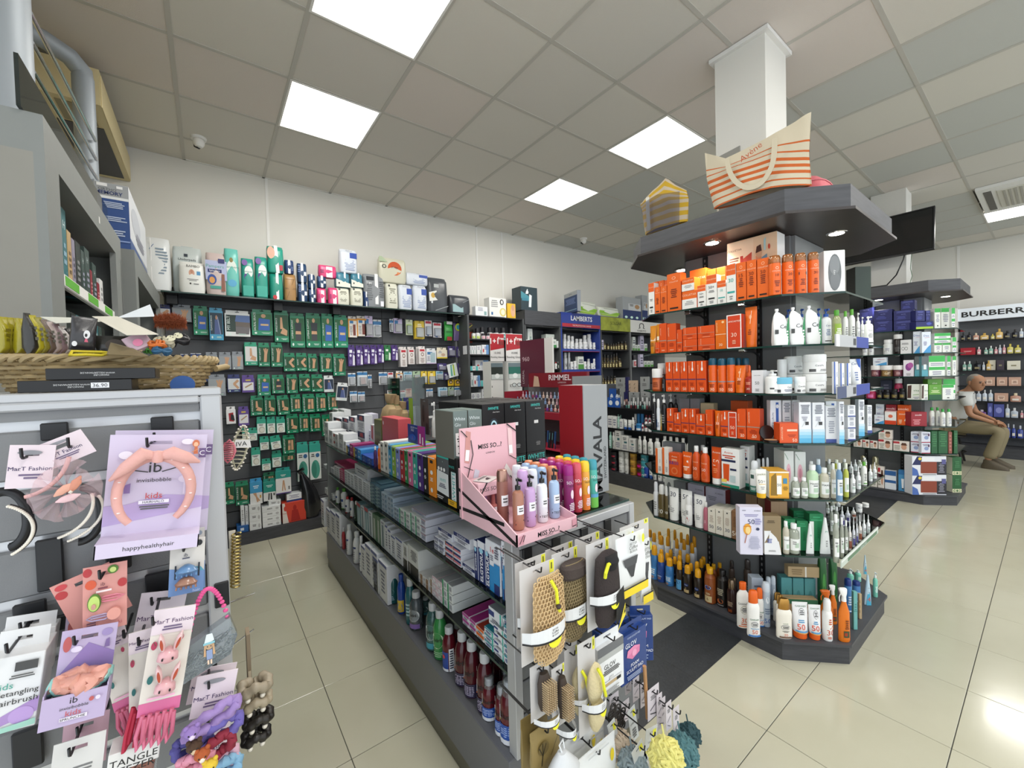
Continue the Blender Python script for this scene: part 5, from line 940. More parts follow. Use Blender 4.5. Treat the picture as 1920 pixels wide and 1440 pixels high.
og('ogq','2a9a90','e8e8e6','','white tights box with long legs photo');D['ogq']['pr']='R 0 0 1 .68 e6e6e4|W .42 .12 .5 .58 .08 c89c78|W .6 .12 .52 .58 .08 c89c78|R .8 .15 .92 .3 888|R 0 0 1 .04 5a3a8a|L .3 .75 .7 .85 d0e8e0 2'
og('ogr','e6e6e6','','','red and white bandage pack');D['ogr']['pr']='P a02028 .3 .2 .8 .15 .75 .8 .25 .75|P 1a1a1c .45 .3 .9 .2 .8 .6 .5 .7'
og('ogs','5a3f8c','d8d8d8','','violet finger support pack');D['ogs']['pr']='R .08 .15 .92 .7 dcdcdc|W .25 .35 .8 .6 .12 a88868|R .3 .8 .7 .9 c8b050'
F5=Fr(0,1,4.44);w5='on the slatwall';HK_=dict(wall=4.54,par=lw)
de('bcx','card','clear_pack','pack','clear medical blister pack','cfd2d6','R 0 .8 1 .95 2a3a70',bl=1,ic='8a9098')
K(240,420,4.8)
def H(rown,its):hang(F5,w5+', '+rown,its,**HK_)
H('top hook row',[(245,383,722,870,'ogl'),(388,570,725,880,'ogk'),(578,718,735,998,'ogb'),(722,853,752,1045,'ogg',{'off':-.04}),(860,1098,778,1012,'ogh',{'off':-.02}),(1103,1300,768,1002,'ogb'),(1308,1443,775,1062,'ogf',{'back':2}),(1450,1588,802,1112,'oga'),(1592,1733,802,1112,'oga'),(1735,1842,805,1114,'ogb')])
H('second hook row',[(692,806,1152,1308,'ogk'),(812,928,1152,1308,'ogk'),(930,1035,1148,1310,'ogk'),(1042,1163,1062,1272,'ogi',{'back':2}),(1166,1274,1068,1282,'ogc'),(1280,1390,1068,1285,'ogc'),(1396,1506,1160,1325,'ogd'),(1508,1612,1160,1320,'ogd'),(1615,1703,1168,1328,'ogc'),(1725,1838,1165,1332,'ogc',{'back':2})])
de('nbp','hang','bandage_pack','pack','slim navy bandage pack','1f3f80','R .3 .82 .9 .98 e0e2e4|L .2 .2 .8 .6 5a7ab0 3',d=.03)
hang(F5,'left on the slatwall behind the basket',[(440+46*k,482+46*k,1292,1418,'nbp',{'back':2})for k in range(6)]+[(470,540,1170,1285,'bcx'),(560,660,1165,1285,'bcx')],**HK_)
K(560,420,4.8)
H('top hook row',[(312,438,818,1112,'ogb')]);H('second hook row',[(305,420,1168,1365,'ogc')])
K(300,700,4.8)
H('third hook row',[(425,590,10,205,'ogk'),(600,722,10,170,'ogl'),(730,850,15,172,'ogs'),(870,993,10,200,'ogb'),(1000,1118,15,180,'oga'),(1132,1238,10,180,'ogc'),(1246,1354,5,160,'ogd'),(1357,1468,10,165,'ogd'),(1470,1562,20,168,'ogj')])
hang(F5,w5+', tilted on third row',[(1585,1688,85,245,'ogj',{'ro':7,'off':-.05})],**HK_)
H('fourth hook row',[(590,680,300,455,'ogr'),(698,800,300,470,'ogs'),(808,928,200,378,'ogf'),(932,1040,200,378,'ogf'),(1048,1163,198,372,'ogf',{'ro':-3}),(1168,1268,190,345,'oge'),(1275,1395,185,352,'oge',{'back':2}),(1397,1497,180,342,'oge'),(1502,1597,175,328,'oge')])
H('fifth hook row',[(735,783,492,600,'ogn'),(786,875,490,605,'ogn'),(865,953,390,542,'ogn'),(957,1038,390,538,'ogn'),(1042,1125,390,532,'ogn'),(1130,1245,366,538,'ogf'),(1248,1338,366,522,'oge'),(1342,1448,366,522,'oge'),(1452,1550,372,562,'oga')])
H('sixth hook row',[(893,982,570,688,'ogn',{'back':2}),(988,1088,560,680,'ogn',{'ro':-6,'off':-.03}),(1098,1213,556,722,'oge'),(815,903,668,830,'ogn'),(1225,1333,620,968,'ogm'),(1337,1443,612,952,'ogm')])
H('seventh hook row',[(912,998,770,872,'ogn'),(1002,1093,698,842,'ogn'),(1097,1212,725,785,'oge')])
H('lowest hook row',[(570,668,980,1178,'ogf'),(672,798,972,1182,'ogf'),(802,918,948,1176,'ogo',{'off':-.02}),(922,1043,950,1145,'ogp',{'off':-.02}),(922,1035,893,1000,'oge',{'off':.03}),(1032,1178,850,1080,'ogq',{'off':-.04})])
de('lbox','box','white_carton','box','flat white medical carton','e2e4e4','L .2 .4 .6 .7 666 2|D .72 .2 .9 .7 bbb',d=.14)
de('rbox','box','heat_belt_carton','box','red and cream carton with seated figure','c9402c','P d8d0c8 0 0 .25 .0 .1 1 0 1|D .45 .55 .6 .85 a02018|P a02018 .35 .05 .75 .05 .65 .6 .4 .6|D .06 .6 .18 .85 c04030|T .15 .5 .08 c04030 thermo',d=.12)
de('bbox','box','blue_carton','box','blue medical carton','1f5a9c','R .3 .3 .6 .7 dfe6ee',d=.12)
de('bbk','box','slim_carton','box','slim white carton standing upright','dde0e2','L .3 .2 .7 .8 888 6',d=.12)
de('uwr','box','medical_carton','box','white and navy monitor carton','e4e6e8','R 0 .0 1 .25 22407a|L .1 .4 .9 .9 99a 3',d=.1)
F6=Fr(0,1,4.385);w='on the slatwall deck';Z=.107
row(F6,Z,w,[(690,803,1372,'bbox'),(806,918,1180,'lbox',{'st':3}),(1100,1322,1155,'rbox')]);row(F6,Z,w,[(921,1095,1195,'lbox',{'st':4,'t':'white notebook carton in a loose stack'})])
row(F6,Z,w+', piled up',[(730,765,1195,'bbk',{'zb':1370}),(770,800,1200,'bbk',{'zb':1370}),(1138,1280,1080,'uwr',{'zb':1152}),(975,1092,1140,'lbox',{'zb':1193})],off=.02)
bg_=G1(M('17181c',.22,coat=.5,bump=.6,bs=30));bg_.loft([(0,.04,0,.05,.04,3),(.005,.04,.1,.075,.05,3),(-.01,.04,.22,.06,.045,2.6),(-.035,.04,.32,.04,.03,2.4),(-.06,.04,.40,.012,.012)],14)
bo=em_('folded_crutch_bag',tuple(F6.on(px(1370,0)[0],.11)-Vector((0,0,.0))));lk('bag_body',bg_.mesh('bag_body'),bo);lk('rolled_top',G1(M('111318',.3)).tube([(-.06,.04,.38),(-.08,.02,.41),(-.05,.0,.43)],.014,8).mesh('rolled_top'),bo);bo.scale=(1.25,1,1.15);tag(bo,'black wrapped folded bag leaning on the deck','bag','','beside the red carton')
#baby section
def bp(k,kind,desc,c,pr,**kw):de(k,kind,'baby_care_pack','pack',desc,c,pr,d=kw.pop('d',.03),**kw)
bp('ba','hang','white feeding pack with orange edge','e8e2da','R 0 0 .12 1 e09a30|R 0 .9 1 1 e09a30|R .2 .75 .6 .9 3a7ab0|R .55 .1 .85 .7 7a3a30|L .15 .1 .5 .6 999 6')
bp('bb','card','lilac and white bottle brush card','cfc0e0','R .1 .6 .5 .85 3a7ab0|R .2 .05 .95 .55 e8eaec',bl=1,bc='dfe4ea',ic='b8a0a0')
bp('bc','card','clear accessory blister card','dfe2e4','R 0 .7 1 .9 3a7ab0|L .1 .62 .8 .68 99a 1',bl=1,ic='a8a0b0')
bp('bd','card','green toothbrush card','dfe8c8','R .1 .1 .9 .7 9fc060|D .3 .3 .7 .6 6a9a3a',bl=1,ic='8ab050')
bp('be','card','yellow soother card','e8c83a','D .25 .15 .8 .55 d0d0c8|L .2 .65 .8 .85 f4f0d8 2',bl=1,ic='d8d8d0')
bp('bf','card','white and pink bottle card','e8e4e6','D .2 .1 .85 .5 d8a8a8|P 3a6ab0 .1 .1 .5 0 .7 .5 .3 .6|R .1 .8 .9 .95 c83a4a',bl=1,ic='8a98b8')
bp('bh','film','sippy cup with green lid','3fa84a','R .1 .4 .9 .5 2a7a34|R .2 0 .8 .2 a02a2a|R .2 .85 .9 1 e8e8e8',d=.06)
bp('bi','film','violet cup with lime ring lid','7a6a9a','D .1 .5 .9 .9 c8d83a|D .25 .58 .75 .82 3aa0c0|R .2 .9 .9 1 222',d=.06)
bp('bj','film','red striped drinking flask','a84a3a','R 0 .55 1 .95 2a2418|W .1 .6 .9 .9 .08 c8b83a',d=.07)
bp('bk','hang','purple baby bottle box','4a2f78','R .2 .72 .6 .88 e8e8f0|P e2e0ea .62 .05 .95 .05 .95 .55 .7 .65|D .2 .5 .5 .65 e0e0f0|L .1 .1 .55 .35 8a7ab8 4|D .7 .68 .95 .8 b0b0c8')
bp('bl','hang','green baby bottle box','2a7a44','R .2 .72 .6 .88 e8f0e8|P e2eae0 .62 .05 .95 .05 .95 .55 .7 .65|L .1 .1 .55 .45 8ac08a 4')
bp('bm','hang','white feeding bottle box','e6e0de','R .15 .82 .85 .95 c02a3a|D .3 .5 .75 .75 8a6a5a|D .38 .55 .66 .7 e6e0de|L .2 .05 .8 .4 a89890 5')
bp('bn','hang','white box with bottle window','dfe2e6','R .1 .7 .6 .9 3a7ab0|R .4 .1 .9 .85 a8c0c8|R .0 .0 1 .06 b8a0c8|L .05 .2 .38 .6 99a 4')
bp('bo','hang','cream breast pad box with yellow base','e4dcc8','R 0 0 1 .15 d8c030|D .4 .25 .8 .6 c8a890|L .1 .6 .5 .9 99a 3')
bp('bp','card','purple soother blister','4a3f78','R .2 .5 .6 .8 d8d8e8',bl=1,ic='b0b0c8',bc='c8c8d8')
bp('bq','card','pale blue soother card','bcd4e2','D .15 .1 .85 .5 e8ecee|R .1 .7 .9 .9 6aa0c0',bl=1,ic='4a4a52')
bp('br','card','sage green soother card','a8c0a0','D .15 .1 .85 .5 e8ecee|D .3 .75 .5 .92 2a2a2a',bl=1,ic='8fa890')
bp('bs','card','white spoon set card','e6ecec','P 6ab0a0 .2 .1 .4 .1 .5 .9 .35 .9|P a8c840 .5 .1 .65 .1 .75 .9 .6 .9',bl=0)
bp('bt','card','clear teether pack','d8e0e6','R .0 .75 1 .95 3a7ab0|D .3 .2 .7 .5 d88a80',bl=1,ic='d8887a')
bp('bu','card','peach bottle brush card','e0b8a8','L .2 .4 .8 .8 c85a50 3|R .1 .8 .9 .95 d04a3a',bl=0)
bp('bv','card','yellow bear teether card','e2b830','D .2 .3 .8 .9 2a2420|D .3 .4 .7 .75 d8b890',bl=0)
K(560,420,4.8)
w5='on the baby slatwall'
H('top hook row',[(440,522,830,1020,'ba'),(518,608,828,1010,'ba'),(590,665,828,1015,'bb'),(668,742,862,1015,'bc',{'back':3}),(815,850,855,970,'bc'),(852,932,850,982,'bb',{'back':2}),(960,1025,862,1000,'bd'),(1040,1130,872,1032,'be',{'back':2}),(1132,1198,868,1010,'bf'),(1205,1285,888,1022,'bf'),(1305,1380,880,1050,'bh'),(1388,1460,880,1052,'bi'),(1475,1560,892,1070,'bj')])
H('second hook row',[(440,505,1088,1280,'bk'),(512,577,1092,1272,'bk'),(579,640,1088,1262,'bk'),(642,703,1088,1262,'bk'),(706,766,1086,1250,'bk'),(770,828,1090,1228,'bl'),(832,893,1088,1228,'bk'),(912,972,1105,1285,'bm',{'back':3}),(985,1042,1105,1262,'bm',{'back':2}),(1078,1142,1100,1258,'bm',{'back':3}),(1145,1238,1118,1258,'bn'),(1240,1338,1112,1210,'bo'),(1340,1410,1100,1195,'bp'),(1415,1500,1105,1200,'bp')])
K(580,640,4.8)
H('third hook row',[(345,415,285,400,'bc'),(435,522,272,400,'bt',{'back':2}),(525,560,300,420,'bc'),(622,700,278,390,'bc'),(703,755,278,385,'bf'),(778,842,268,358,'ba'),(845,925,272,352,'bq'),(928,998,268,355,'br'),(1003,1058,268,385,'be'),(1063,1135,268,385,'be'),(1138,1205,268,345,'bq'),(1208,1258,280,350,'bp'),(1243,1333,198,320,'bs',{'ro':-12,'off':-.05}),(1330,1405,198,300,'bp'),(1150,1235,198,262,'bp')])
H('fourth hook row',[(362,430,450,548,'bt'),(435,500,455,545,'bt'),(700,775,440,520,'bf'),(780,868,440,520,'bf'),(865,922,425,500,'bu'),(962,1040,425,518,'bu'),(1050,1112,425,500,'bc'),(1162,1245,415,495,'bq',{'back':2}),(1248,1300,410,488,'br'),(1303,1383,410,490,'bc'),(1380,1455,405,492,'bq'),(1245,1300,345,400,'bv'),(1305,1365,345,400,'bv')])
#shelving bays: medicines
de('mc1','box','medicine_carton','box','white medicine carton','e2e4e6','L .1 .5 .7 .9 99a 3|R .7 .1 .9 .5 8aa',d=.08);de('mc2','box','medicine_carton','box','white and blue medicine carton','e6e8ec','R .6 0 1 1 6a9ad0|D .1 .2 .3 .6 c83a3a|L .3 .5 .9 .85 5a70a8 3',d=.08)
de('mc3','box','medicine_carton','box','white and turquoise carton','e4e8e8','R 0 0 .4 1 5ac0c0|L .45 .3 .9 .8 888 3',d=.08);de('mc4','box','breast_pump_carton','box','white carton with yellow circle','e4e4e0','D .6 .05 1 .5 d8c870|D .68 .12 .92 .43 e8e4c8|L .1 .5 .5 .9 999 4|R .1 .1 .2 .25 3a6a9a|R .0 .0 .9 .02 888|D .62 .65 .85 .95 2a2a2c|D .68 .7 .8 .9 e4e4e0',d=.12)
de('mc5','box','baby_care_carton','box','yellow carton with baby photo','e2b32c','D .4 .1 .95 .9 d8a888|D .5 .5 .85 .95 c8987a',d=.1);de('mc6','box','monitor_carton','box','dark carton with white star print','2f3f46','P 4a8a98 0 .5 .5 .4 .5 .6 0 .8|P dfe6e8 .45 .15 .6 .15 .65 .65 .5 .7|W .3 .7 .4 .9 .06 dfe6e8|D .3 .7 .45 .85 e8ecee|R .05 .4 .4 .52 3f7f94',d=.2)
for k,c,n in(('jr1','c8404a','red'),('jr2','e0a070','orange'),('jr3','3f8a90','teal'),('jr4','3a4f78','blue'),('jr5','b8d040','lime'),('jr6','e0a0b0','pink')):de(k,'jar','gummy_jar','jar','small jar with %s label'%n,'dfe0e0','R .05 .15 .95 .85 '+c+'|L .3 .4 .7 .7 f0f0f0 2',cap='26242a' if k!='jr5' else 'e8e8e8')
FM=Fr(0,1,4.235);K(840,480,4.8);w='in medicine bay'
row(FM,2.201,w+' top',[(245,362,455,'mc1'),(370,530,378,'mc4'),(533,612,428,'mc5')]);row(FM,2.321,'on top of the dark framed bay',[(655,812,280,'mc6')])
row(FM,1.916,w+', jar shelf',[(255,295,650,'jr1'),(300,336,640,'jr1'),(368,410,642,'jr1'),(426,468,645,'jr2'),(488,530,645,'jr3'),(560,592,650,'jr4')],off=.08);row(FM,1.916,w+', jar shelf front',[(222,258,695,'jr5'),(262,300,695,'jr5'),(310,345,695,'jr6'),(350,388,695,'jr6'),(392,430,700,'jr6'),(434,470,702,'jr2'),(474,505,702,'jr1')])
row(FM,1.726,w+', third shelf',[(165,258,808,'mc1',4),(260,303,805,'mc1'),(306,370,800,'mc2')]);row(FM,1.528,w+', fourth shelf',[(200,300,990,'mc3',2),(245,370,938,'mc2',{'off':.1})]);row(FM,1.331,w+', fifth shelf',[(180,230,1048,'mc1'),(232,292,1075,'mc2'),(296,345,1120,'mc3'),(348,392,1090,'mc3')]);row(FM,1.121,w+', sixth shelf',[(210,300,1232,'mc1',2),(305,392,1195,'mc1')])
de('tea','box','tea_carton','box','white tea carton with round badge','dfe3e2','D .25 .2 .9 .8 c8d0c8|L .35 .4 .8 .6 6a8a8a 2',d=.08);de('bst','bottle','remedy_bottle','bottle','dark remedy bottle with white label','2a3a2c','R .1 .2 .9 .8 e0e2d8',cap='d8d8d4');de('rdb','bottle','red_cap_bottle','bottle','white bottle with red cap','e4e4e2','L .2 .3 .8 .7 888 3',cap='b8282c');de('grc2','box','green_carton','box','white and green carton','dfe6de','R 0 .0 1 .35 3f8a4a|L .1 .5 .9 .8 888 2',d=.1)
w='in the dark framed bay'
row(FM,1.831,w,[(668,720,752,'tea'),(722,760,755,'tea'),(762,800,758,'tea'),(802,838,758,'tea'),(840,875,758,'tea'),(877,912,758,'tea'),(915,978,750,'grc2'),(982,1016,765,'tea')]);row(FM,1.831,w+', upper row',[(672,705,655,'tea'),(720,765,655,'tea'),(880,985,705,'grc2'),(988,1016,705,'tea')],off=.08)
row(FM,1.531,w,[(860,896,940,'grc2'),(905,930,945,'bst'),(933,965,950,'bst'),(968,990,955,'rdb'),(992,1014,950,'bst')]);row(FM,1.531,w+', rear row',[(866,900,878,'rdb'),(918,965,885,'bst'),(985,1012,895,'bst')],off=.1)
de('vw','pill','vitamin_bottle','bottle','white vitamin bottle','e2e4e6','R .05 .1 .95 .8 e8eaee|L .2 .3 .8 .6 445 2',cap='f0f0f0');de('vb','pill','vitamin_bottle','bottle','brown vitamin bottle with tan label','4a3a1c','R .05 .15 .95 .85 cdbf86|L .2 .3 .8 .6 554 2',cap='1c1a16');de('vg','box','vitamin_carton','box','white carton with green label','dfe4de','R 0 0 1 .4 5a9a4a|L .1 .5 .9 .8 556 2',d=.06)
de('vlc','box','vitamin_carton','box','small lilac carton','cfc8e0','L .1 .2 .9 .8 667 3',d=.05);de('vgr','box','green_print_carton','box','pale green printed carton','cfd8c8','L .1 .1 .9 .9 6a8a6a 8',d=.06)
w='in the blue vitamin bay'
row(FM,1.816,w,[(1046,1075,770,'vw'),(1078,1110,768,'vw'),(1112,1150,770,'vw'),(1153,1188,785,'vw'),(1190,1225,775,'vw'),(1228,1275,772,'vw'),(1278,1308,772,'vw'),(1311,1338,778,'vw')]);row(FM,1.816,w+', upper row',[(1046,1078,702,'vw'),(1083,1112,715,'vw'),(1115,1148,722,'vw'),(1155,1185,745,'vw'),(1188,1222,745,'vw'),(1226,1262,712,'vw'),(1264,1306,702,'vw'),(1309,1338,710,'vw')],off=.09)
row(FM,1.516,w,[(1110,1138,950,'vw'),(1140,1170,945,'vw'),(1172,1225,905,'vg'),(1228,1258,948,'vw'),(1260,1292,950,'vw'),(1294,1322,965,'vw'),(1314,1335,925,'vw')]);row(FM,1.516,w+', rear row',[(1052,1085,870,'vw'),(1087,1112,868,'vw'),(1180,1205,905,'vw'),(1262,1290,925,'vw')],off=.09);row(FM,1.25,w,[(1268,1300,1125,'vw'),(1302,1335,1125,'vw'),(1336,1350,1128,'vw')])
w='in brown bottle bay'
row(FM,1.821,w,[(1380,1402,755,'vlc'),(1405,1430,770,'vb'),(1436,1462,785,'vb'),(1466,1486,790,'vb'),(1488,1508,790,'vb'),(1510,1530,785,'vb'),(1532,1556,775,'vb'),(1558,1592,768,'vb'),(1595,1622,765,'vb')]);row(FM,1.536,w,[(1382,1402,940,'vb'),(1405,1430,940,'vb'),(1433,1455,940,'vb'),(1458,1480,940,'vb'),(1483,1508,938,'vb'),(1512,1535,940,'vb'),(1540,1574,920,'vb')]);row(FM,1.536,w+', upper row',[(1382,1405,885,'vb'),(1408,1430,885,'vb'),(1434,1462,890,'vb'),(1466,1488,890,'vb'),(1492,1512,880,'vb'),(1514,1540,870,'vb')],off=.09)
row(FM,1.25,w,[(1385,1410,1100,'vb'),(1413,1436,1100,'vb'),(1440,1465,1100,'vb'),(1468,1495,1100,'vb'),(1498,1525,1080,'vb')]);row(FM,1.25,w+', upper row',[(1388,1412,1035,'vb'),(1440,1462,1080,'vb'),(1470,1490,1075,'vb')],off=.09)
w='in the white header bay'
row(FM,1.818,w,[(1662,1680,795,'vg'),(1685,1702,800,'vg'),(1706,1728,800,'vg'),(1732,1765,790,'vlc'),(1770,1795,790,'vg')]);row(FM,1.818,w+', upper row',[(1662,1690,728,'vg'),(1732,1765,720,'vlc')],off=.09);row(FM,1.539,w,[(1672,1712,892,'jr1'),(1730,1760,885,'vlc'),(1768,1790,945,'vg'),(1795,1820,945,'vg'),(1826,1850,945,'vg')]);
de('orth','box','orthopaedic_pillow_box','box','large grey and navy pillow box','26406a','R 0 .8 1 1 a4a8aa|T .5 .9 .06 333 ORTHO|R .05 .1 .95 .14 8ab|L .1 .4 .9 .7 6a80b0 6',d=.12,side='8a9098',top='b8bcc0')
de('orsd','box','blood_pressure_box','box','silver and navy carton with meter print','a9adb0','R 0 0 1 .42 24386e|D .1 .05 .25 .16 dfe|D .4 .05 .55 .16 dfe|D .7 .05 .85 .16 dfe|R .3 .42 1 .72 cfd2d4|D .65 .5 .92 .7 b89068|L .35 .6 .6 .7 555 2',d=.14,top='c8ccd0')
K(840,480,4.8);w='on top of the vitamin bays';FT=Fr(0,1,4.24)
row(FT,2.342,w,[(1168,1350,408,'alg'),(1358,1555,460,'alg')]);row(FT,2.331,w,[(1570,1742,375,'orsd'),(1748,1800,355,'orsd',{'off':.03})])
row(Fr(1,-.28,Fr(0,1,4.24).on(px(1100,0)[0],2.34).dot(Vector((1,-.28,0)).normalized())),2.342,w,[(1045,1168,330,'orth',{'d':.06})])
ob=em_('pillow_box',(-.432,2.9,2.166));bd=G1(M('9a9da0',.5)).box(0,0,0,.13,.72,.335,.003);lk('carton_body',bd.mesh('carton_body'),ob)
lk('printed_panel',pg('R 0 0 1 .76 2a4a86|R 0 .76 1 .8 dfe2e4|T .4 .9 .04 5a5e60 ORTHO|T .45 .85 .055 2a3a6a *MEMORY|R .1 .94 .4 .985 e8e8e8|R .66 .93 .84 .97 e8e8e8|L .1 .62 .95 .72 b8c4dc 4|L .1 .42 .95 .5 b8c4dc 3|L .1 .2 .95 .3 b8c4dc 3|R 0 .12 1 .14 8aa0d0',.13,.335,lm(lambda x,z,e:(x+.065,-e,z))).mesh('printed_panel',0),ob)
lk('printed_side',pg('P cfd2d6 0 .2 1 .2 1 1 0 1|P 2a4a86 0 0 1 0 1 .14 0 .2|D .1 .4 .6 .85 b8bcc4|L .3 .3 .8 .5 778 4',.72,.335,lm(lambda x,z,e:(.13+e,x+.36,z))).mesh('printed_side',0),ob)
tag(ob,'large grey and navy orthopaedic pillow box','box','','on the low cabinet at left')
de('dyg','box','hair_dye_carton','box','teal hair dye carton','2f6a70','T .5 .8 .1 dfe8e8 H|L .2 .3 .8 .6 8ab 3|V .5 .4 .2 9ac',d=.05);de('dyk','box','hair_dye_carton','box','black hair dye carton','20241f','L .2 .3 .8 .7 8a8a8a 4|R 0 0 1 .15 2a6a5a',d=.05);de('dyb','box','hair_dye_carton','box','tan hair dye carton','b89a6a','L .2 .3 .8 .7 6a5030 4',d=.05);de('dyr','box','hair_dye_carton','box','red hair dye carton','8a2030','L .2 .3 .8 .7 e0a0a0 4',d=.05);de('dyl','box','hair_dye_carton','box','lilac grey hair dye carton','8f8798','L .2 .3 .8 .7 445 4',d=.05);de('dys','box','hair_dye_carton','box','dark green hair dye carton','34443f','T .5 .8 .1 cfd8d8 H|L .2 .3 .8 .6 99a 3',d=.05);de('dyw','box','price_note','box','white carton','dfe0de','L .2 .2 .8 .8 888 4',d=.04)
FK=Fr(-1,0,.365)
def cabrow(z,its,where):
 for y0,y1,h,key in its:ins(key,(y1-y0)*.73,h*1.25,.14,Vector((-.36,1.93+((y0+y1)/2-1.76)*.78,z+.001)),PI/2,'',where)
cabrow(1.776,[(1.72,1.80,.215,'dyg'),(1.81,1.87,.17,'dyb'),(1.88,1.93,.16,'dyl'),(1.94,2.03,.165,'dyk'),(2.04,2.10,.155,'dys'),(2.11,2.21,.175,'dys'),(2.22,2.26,.12,'dyr'),(2.27,2.36,.15,'dys'),(2.37,2.43,.10,'dyr'),(2.44,2.52,.12,'dyw')],'on tall cabinet upper shelf')
cabrow(1.501,[(1.72+.09*k,1.80+.09*k,.17,('dyk','dyk','dyg','dys')[k%4])for k in range(9)],'on tall cabinet lower shelf')
for k,(y,h)in enumerate(((3.1,.2),(3.25,.18),(3.4,.22))):ins(('dyb','dyl','dyw')[k],.09,h,.1,Vector((-.36,y,1.621)),PI/2,'','in the low cabinet')
#central gondola goods
FG=Fr(1,0,.737);CT=.962;FG.ymin=1.035
de('wb','box','medicine_carton','box','small white medicine carton','dfe2e4','L .15 .3 .8 .8 889 4',d=.1);de('wbr','box','medicine_carton','box','white carton with red mark','e0e2e4','R .1 .5 .4 .85 b8303a|L .5 .2 .9 .8 889 4',d=.1)
de('vas','box','navy_top_carton','box','white carton with navy top and red badge','dfe2e6','R 0 .66 1 1 22305e|P c0505a .3 .72 .8 .7 .75 .95 .35 .93|L .1 .1 .9 .55 889 6',d=.06,top='22305e')
de('mag','box','slim_carton','box','magenta carton','9a2a6a','L .1 .3 .8 .7 e8c0d8 2',d=.14);de('mlt','box','slim_carton','box','yellow and blue carton','2a4a8a','R 0 0 .4 1 d8b83a|L .5 .3 .9 .7 dfe 2',d=.14);de('blu','box','toothpaste_carton','box','blue toothpaste carton','1f48a0','T .5 .5 .4 e8eef8 oral|L .1 .05 .9 .15 9ac 1',d=.16);de('sky','box','toothpaste_carton','box','sky blue carton','3a8ac8','L .1 .3 .9 .7 dfe8f4 2',d=.16)
de('prp','bottle','violet_bottle','bottle','violet bottle with white cap','4a2a5c','D .2 .2 .8 .6 d87a3a',cap='e6e2e0');de('ogb2','bottle','orange_bottle','bottle','orange bottle with white cap','d8641c','D .15 .1 .6 .5 f0a04a|R .55 .3 .9 .8 e88a50',cap='e8e4e0')
for k,c,n in(('t1','dcdad4','white'),('t2','3a94c4','blue'),('t3','8ab23a','lime green'),('t4','7f8fd0','periwinkle'),('t5','b0282f','red'),('t6','1f8a4a','green'),('t7','d86a9a','pink'),('t8','3aa898','turquoise'),('t9','4a2a7c','purple'),('ta','17181c','black'),('tb','e88a1c','orange')):
 lt='666' if k=='t1' else 'f0f0f0'
 de(k,'box','toothpaste_carton','box','tall %s toothpaste carton'%n,c,'R .3 .84 .7 .92 %s|D .32 .55 .68 .66 %s|L .25 .38 .75 .48 %s 3|D .35 .1 .65 .22 %s|R 0 .97 1 1 f0f0f0'%(('22242a',)+(lt,)*3),d=.2,top='e6e8e6' if k not in('t9','ta','tb')else None)
de('iwk','box','whitening_kit_carton','box','black whitening kit carton','141518','R .05 .62 .62 .93 5a5e62|R .05 .93 .62 .97 3fb0a4|T .33 .86 .03 dfe 6|P e4e8ea .02 .2 .6 .16 .6 .62 .05 .66|T .33 .47 .06 3fb8b0 WHITE|L .12 .3 .5 .4 667 3|D .1 .66 .2 .74 eee|D .24 .66 .34 .74 eee|D .38 .66 .48 .74 eee|R .76 .15 .97 .72 e8eaec|V .865 .45 .13 2fb0a8 iWHITE|R .6 .02 .98 .14 e8b21c|L .64 .05 .9 .12 8a6a10 2|T .8 .82 .05 3fb8b0 WHITE|L .04 .06 .4 .14 ccc 2',d=.12)
de('iwb','box','whitening_box','box','black whitening box','131417','T .5 .92 .05 4ac8c0 *iWHITE|T .62 .85 .022 e8e8e8 -Dark Stains|L .45 .12 .75 .2 888 4',d=.2);D['iwb2']=dict(D['iwb'],t='black whitening box with glowing ring print',pr=D['iwb']['pr']+'|D .3 .46 .7 .74 2a3640|D .36 .5 .64 .7 b8e4f0|D .41 .535 .59 .665 10141a');D['iwb3']=dict(D['iwb'],t='black whitening box with white price tag',pr=D['iwb']['pr']+'|P f0f0f0 .4 .56 .62 .56 .62 .62 .4 .62')
de('iwl','box','low_whitening_box','box','low black whitening carton','131417','T .5 .55 .5 4ac8c0 *iWHITE|L .45 .1 .8 .22 ccc 1',d=.2)
de('wgl','box','whitening_kit_box','box','grey green whitening kit box','6d7c78','T .45 .84 .07 d8e4e4 White|T .3 .72 .07 d8e4e4 Glo|P e8e8e6 .12 .08 .95 .0 .95 .55 .12 .55|L .2 .1 .9 .5 333 8',d=.16,side='74726a')
de('rgb','card','toothbrush_sachet','pack','blue and green whitening sachet','2a3f98','R .58 0 1 1 8ab83a|T .3 .75 .11 f0f0f8 BOOM|T .3 .6 .11 f0f0f8 SMILE|D .12 .1 .5 .5 3a6ac0|T .3 .3 .15 9ad04a GO|P dfe8f0 .7 .1 .78 .1 .78 .6 .72 .6|P dfe8f0 .85 .05 .93 .05 .92 .45 .86 .45',bl=0);de('rgm','card','toothbrush_sachet','pack','blue and magenta whitening sachet','1f3a90','R .6 0 1 1 a8288a|T .3 .85 .11 f0f0f8 BOOM|T .3 .7 .11 f0f0f8 SMILE|D .1 .15 .5 .5 2a5ac0|T .3 .32 .13 c03a4a 2|P f0e8f0 .7 .1 .78 .1 .78 .6 .72 .6|P f0e8f0 .85 .05 .93 .05 .92 .45 .86 .45',bl=0)
de('dgk','card','dark_pack','pack','dark grey hanging pack','4a484a','D .1 .1 .4 .4 2a2a2c|D .6 .3 .9 .6 2a2a2c|D .2 .6 .5 .9 2a2a2c',bl=0)
de('hwb','pump','sanitiser_bottle','bottle','tall clear sanitiser pump bottle','cfd6da','R .2 .1 .8 .3 2a5aa0',cap='e6e6e4',tr=1,ga=.2);de('hwp','pump','soap_bottle','bottle','white pump soap bottle','e6e4e0','L .2 .2 .8 .7 c88 3',cap='e8e8e6')
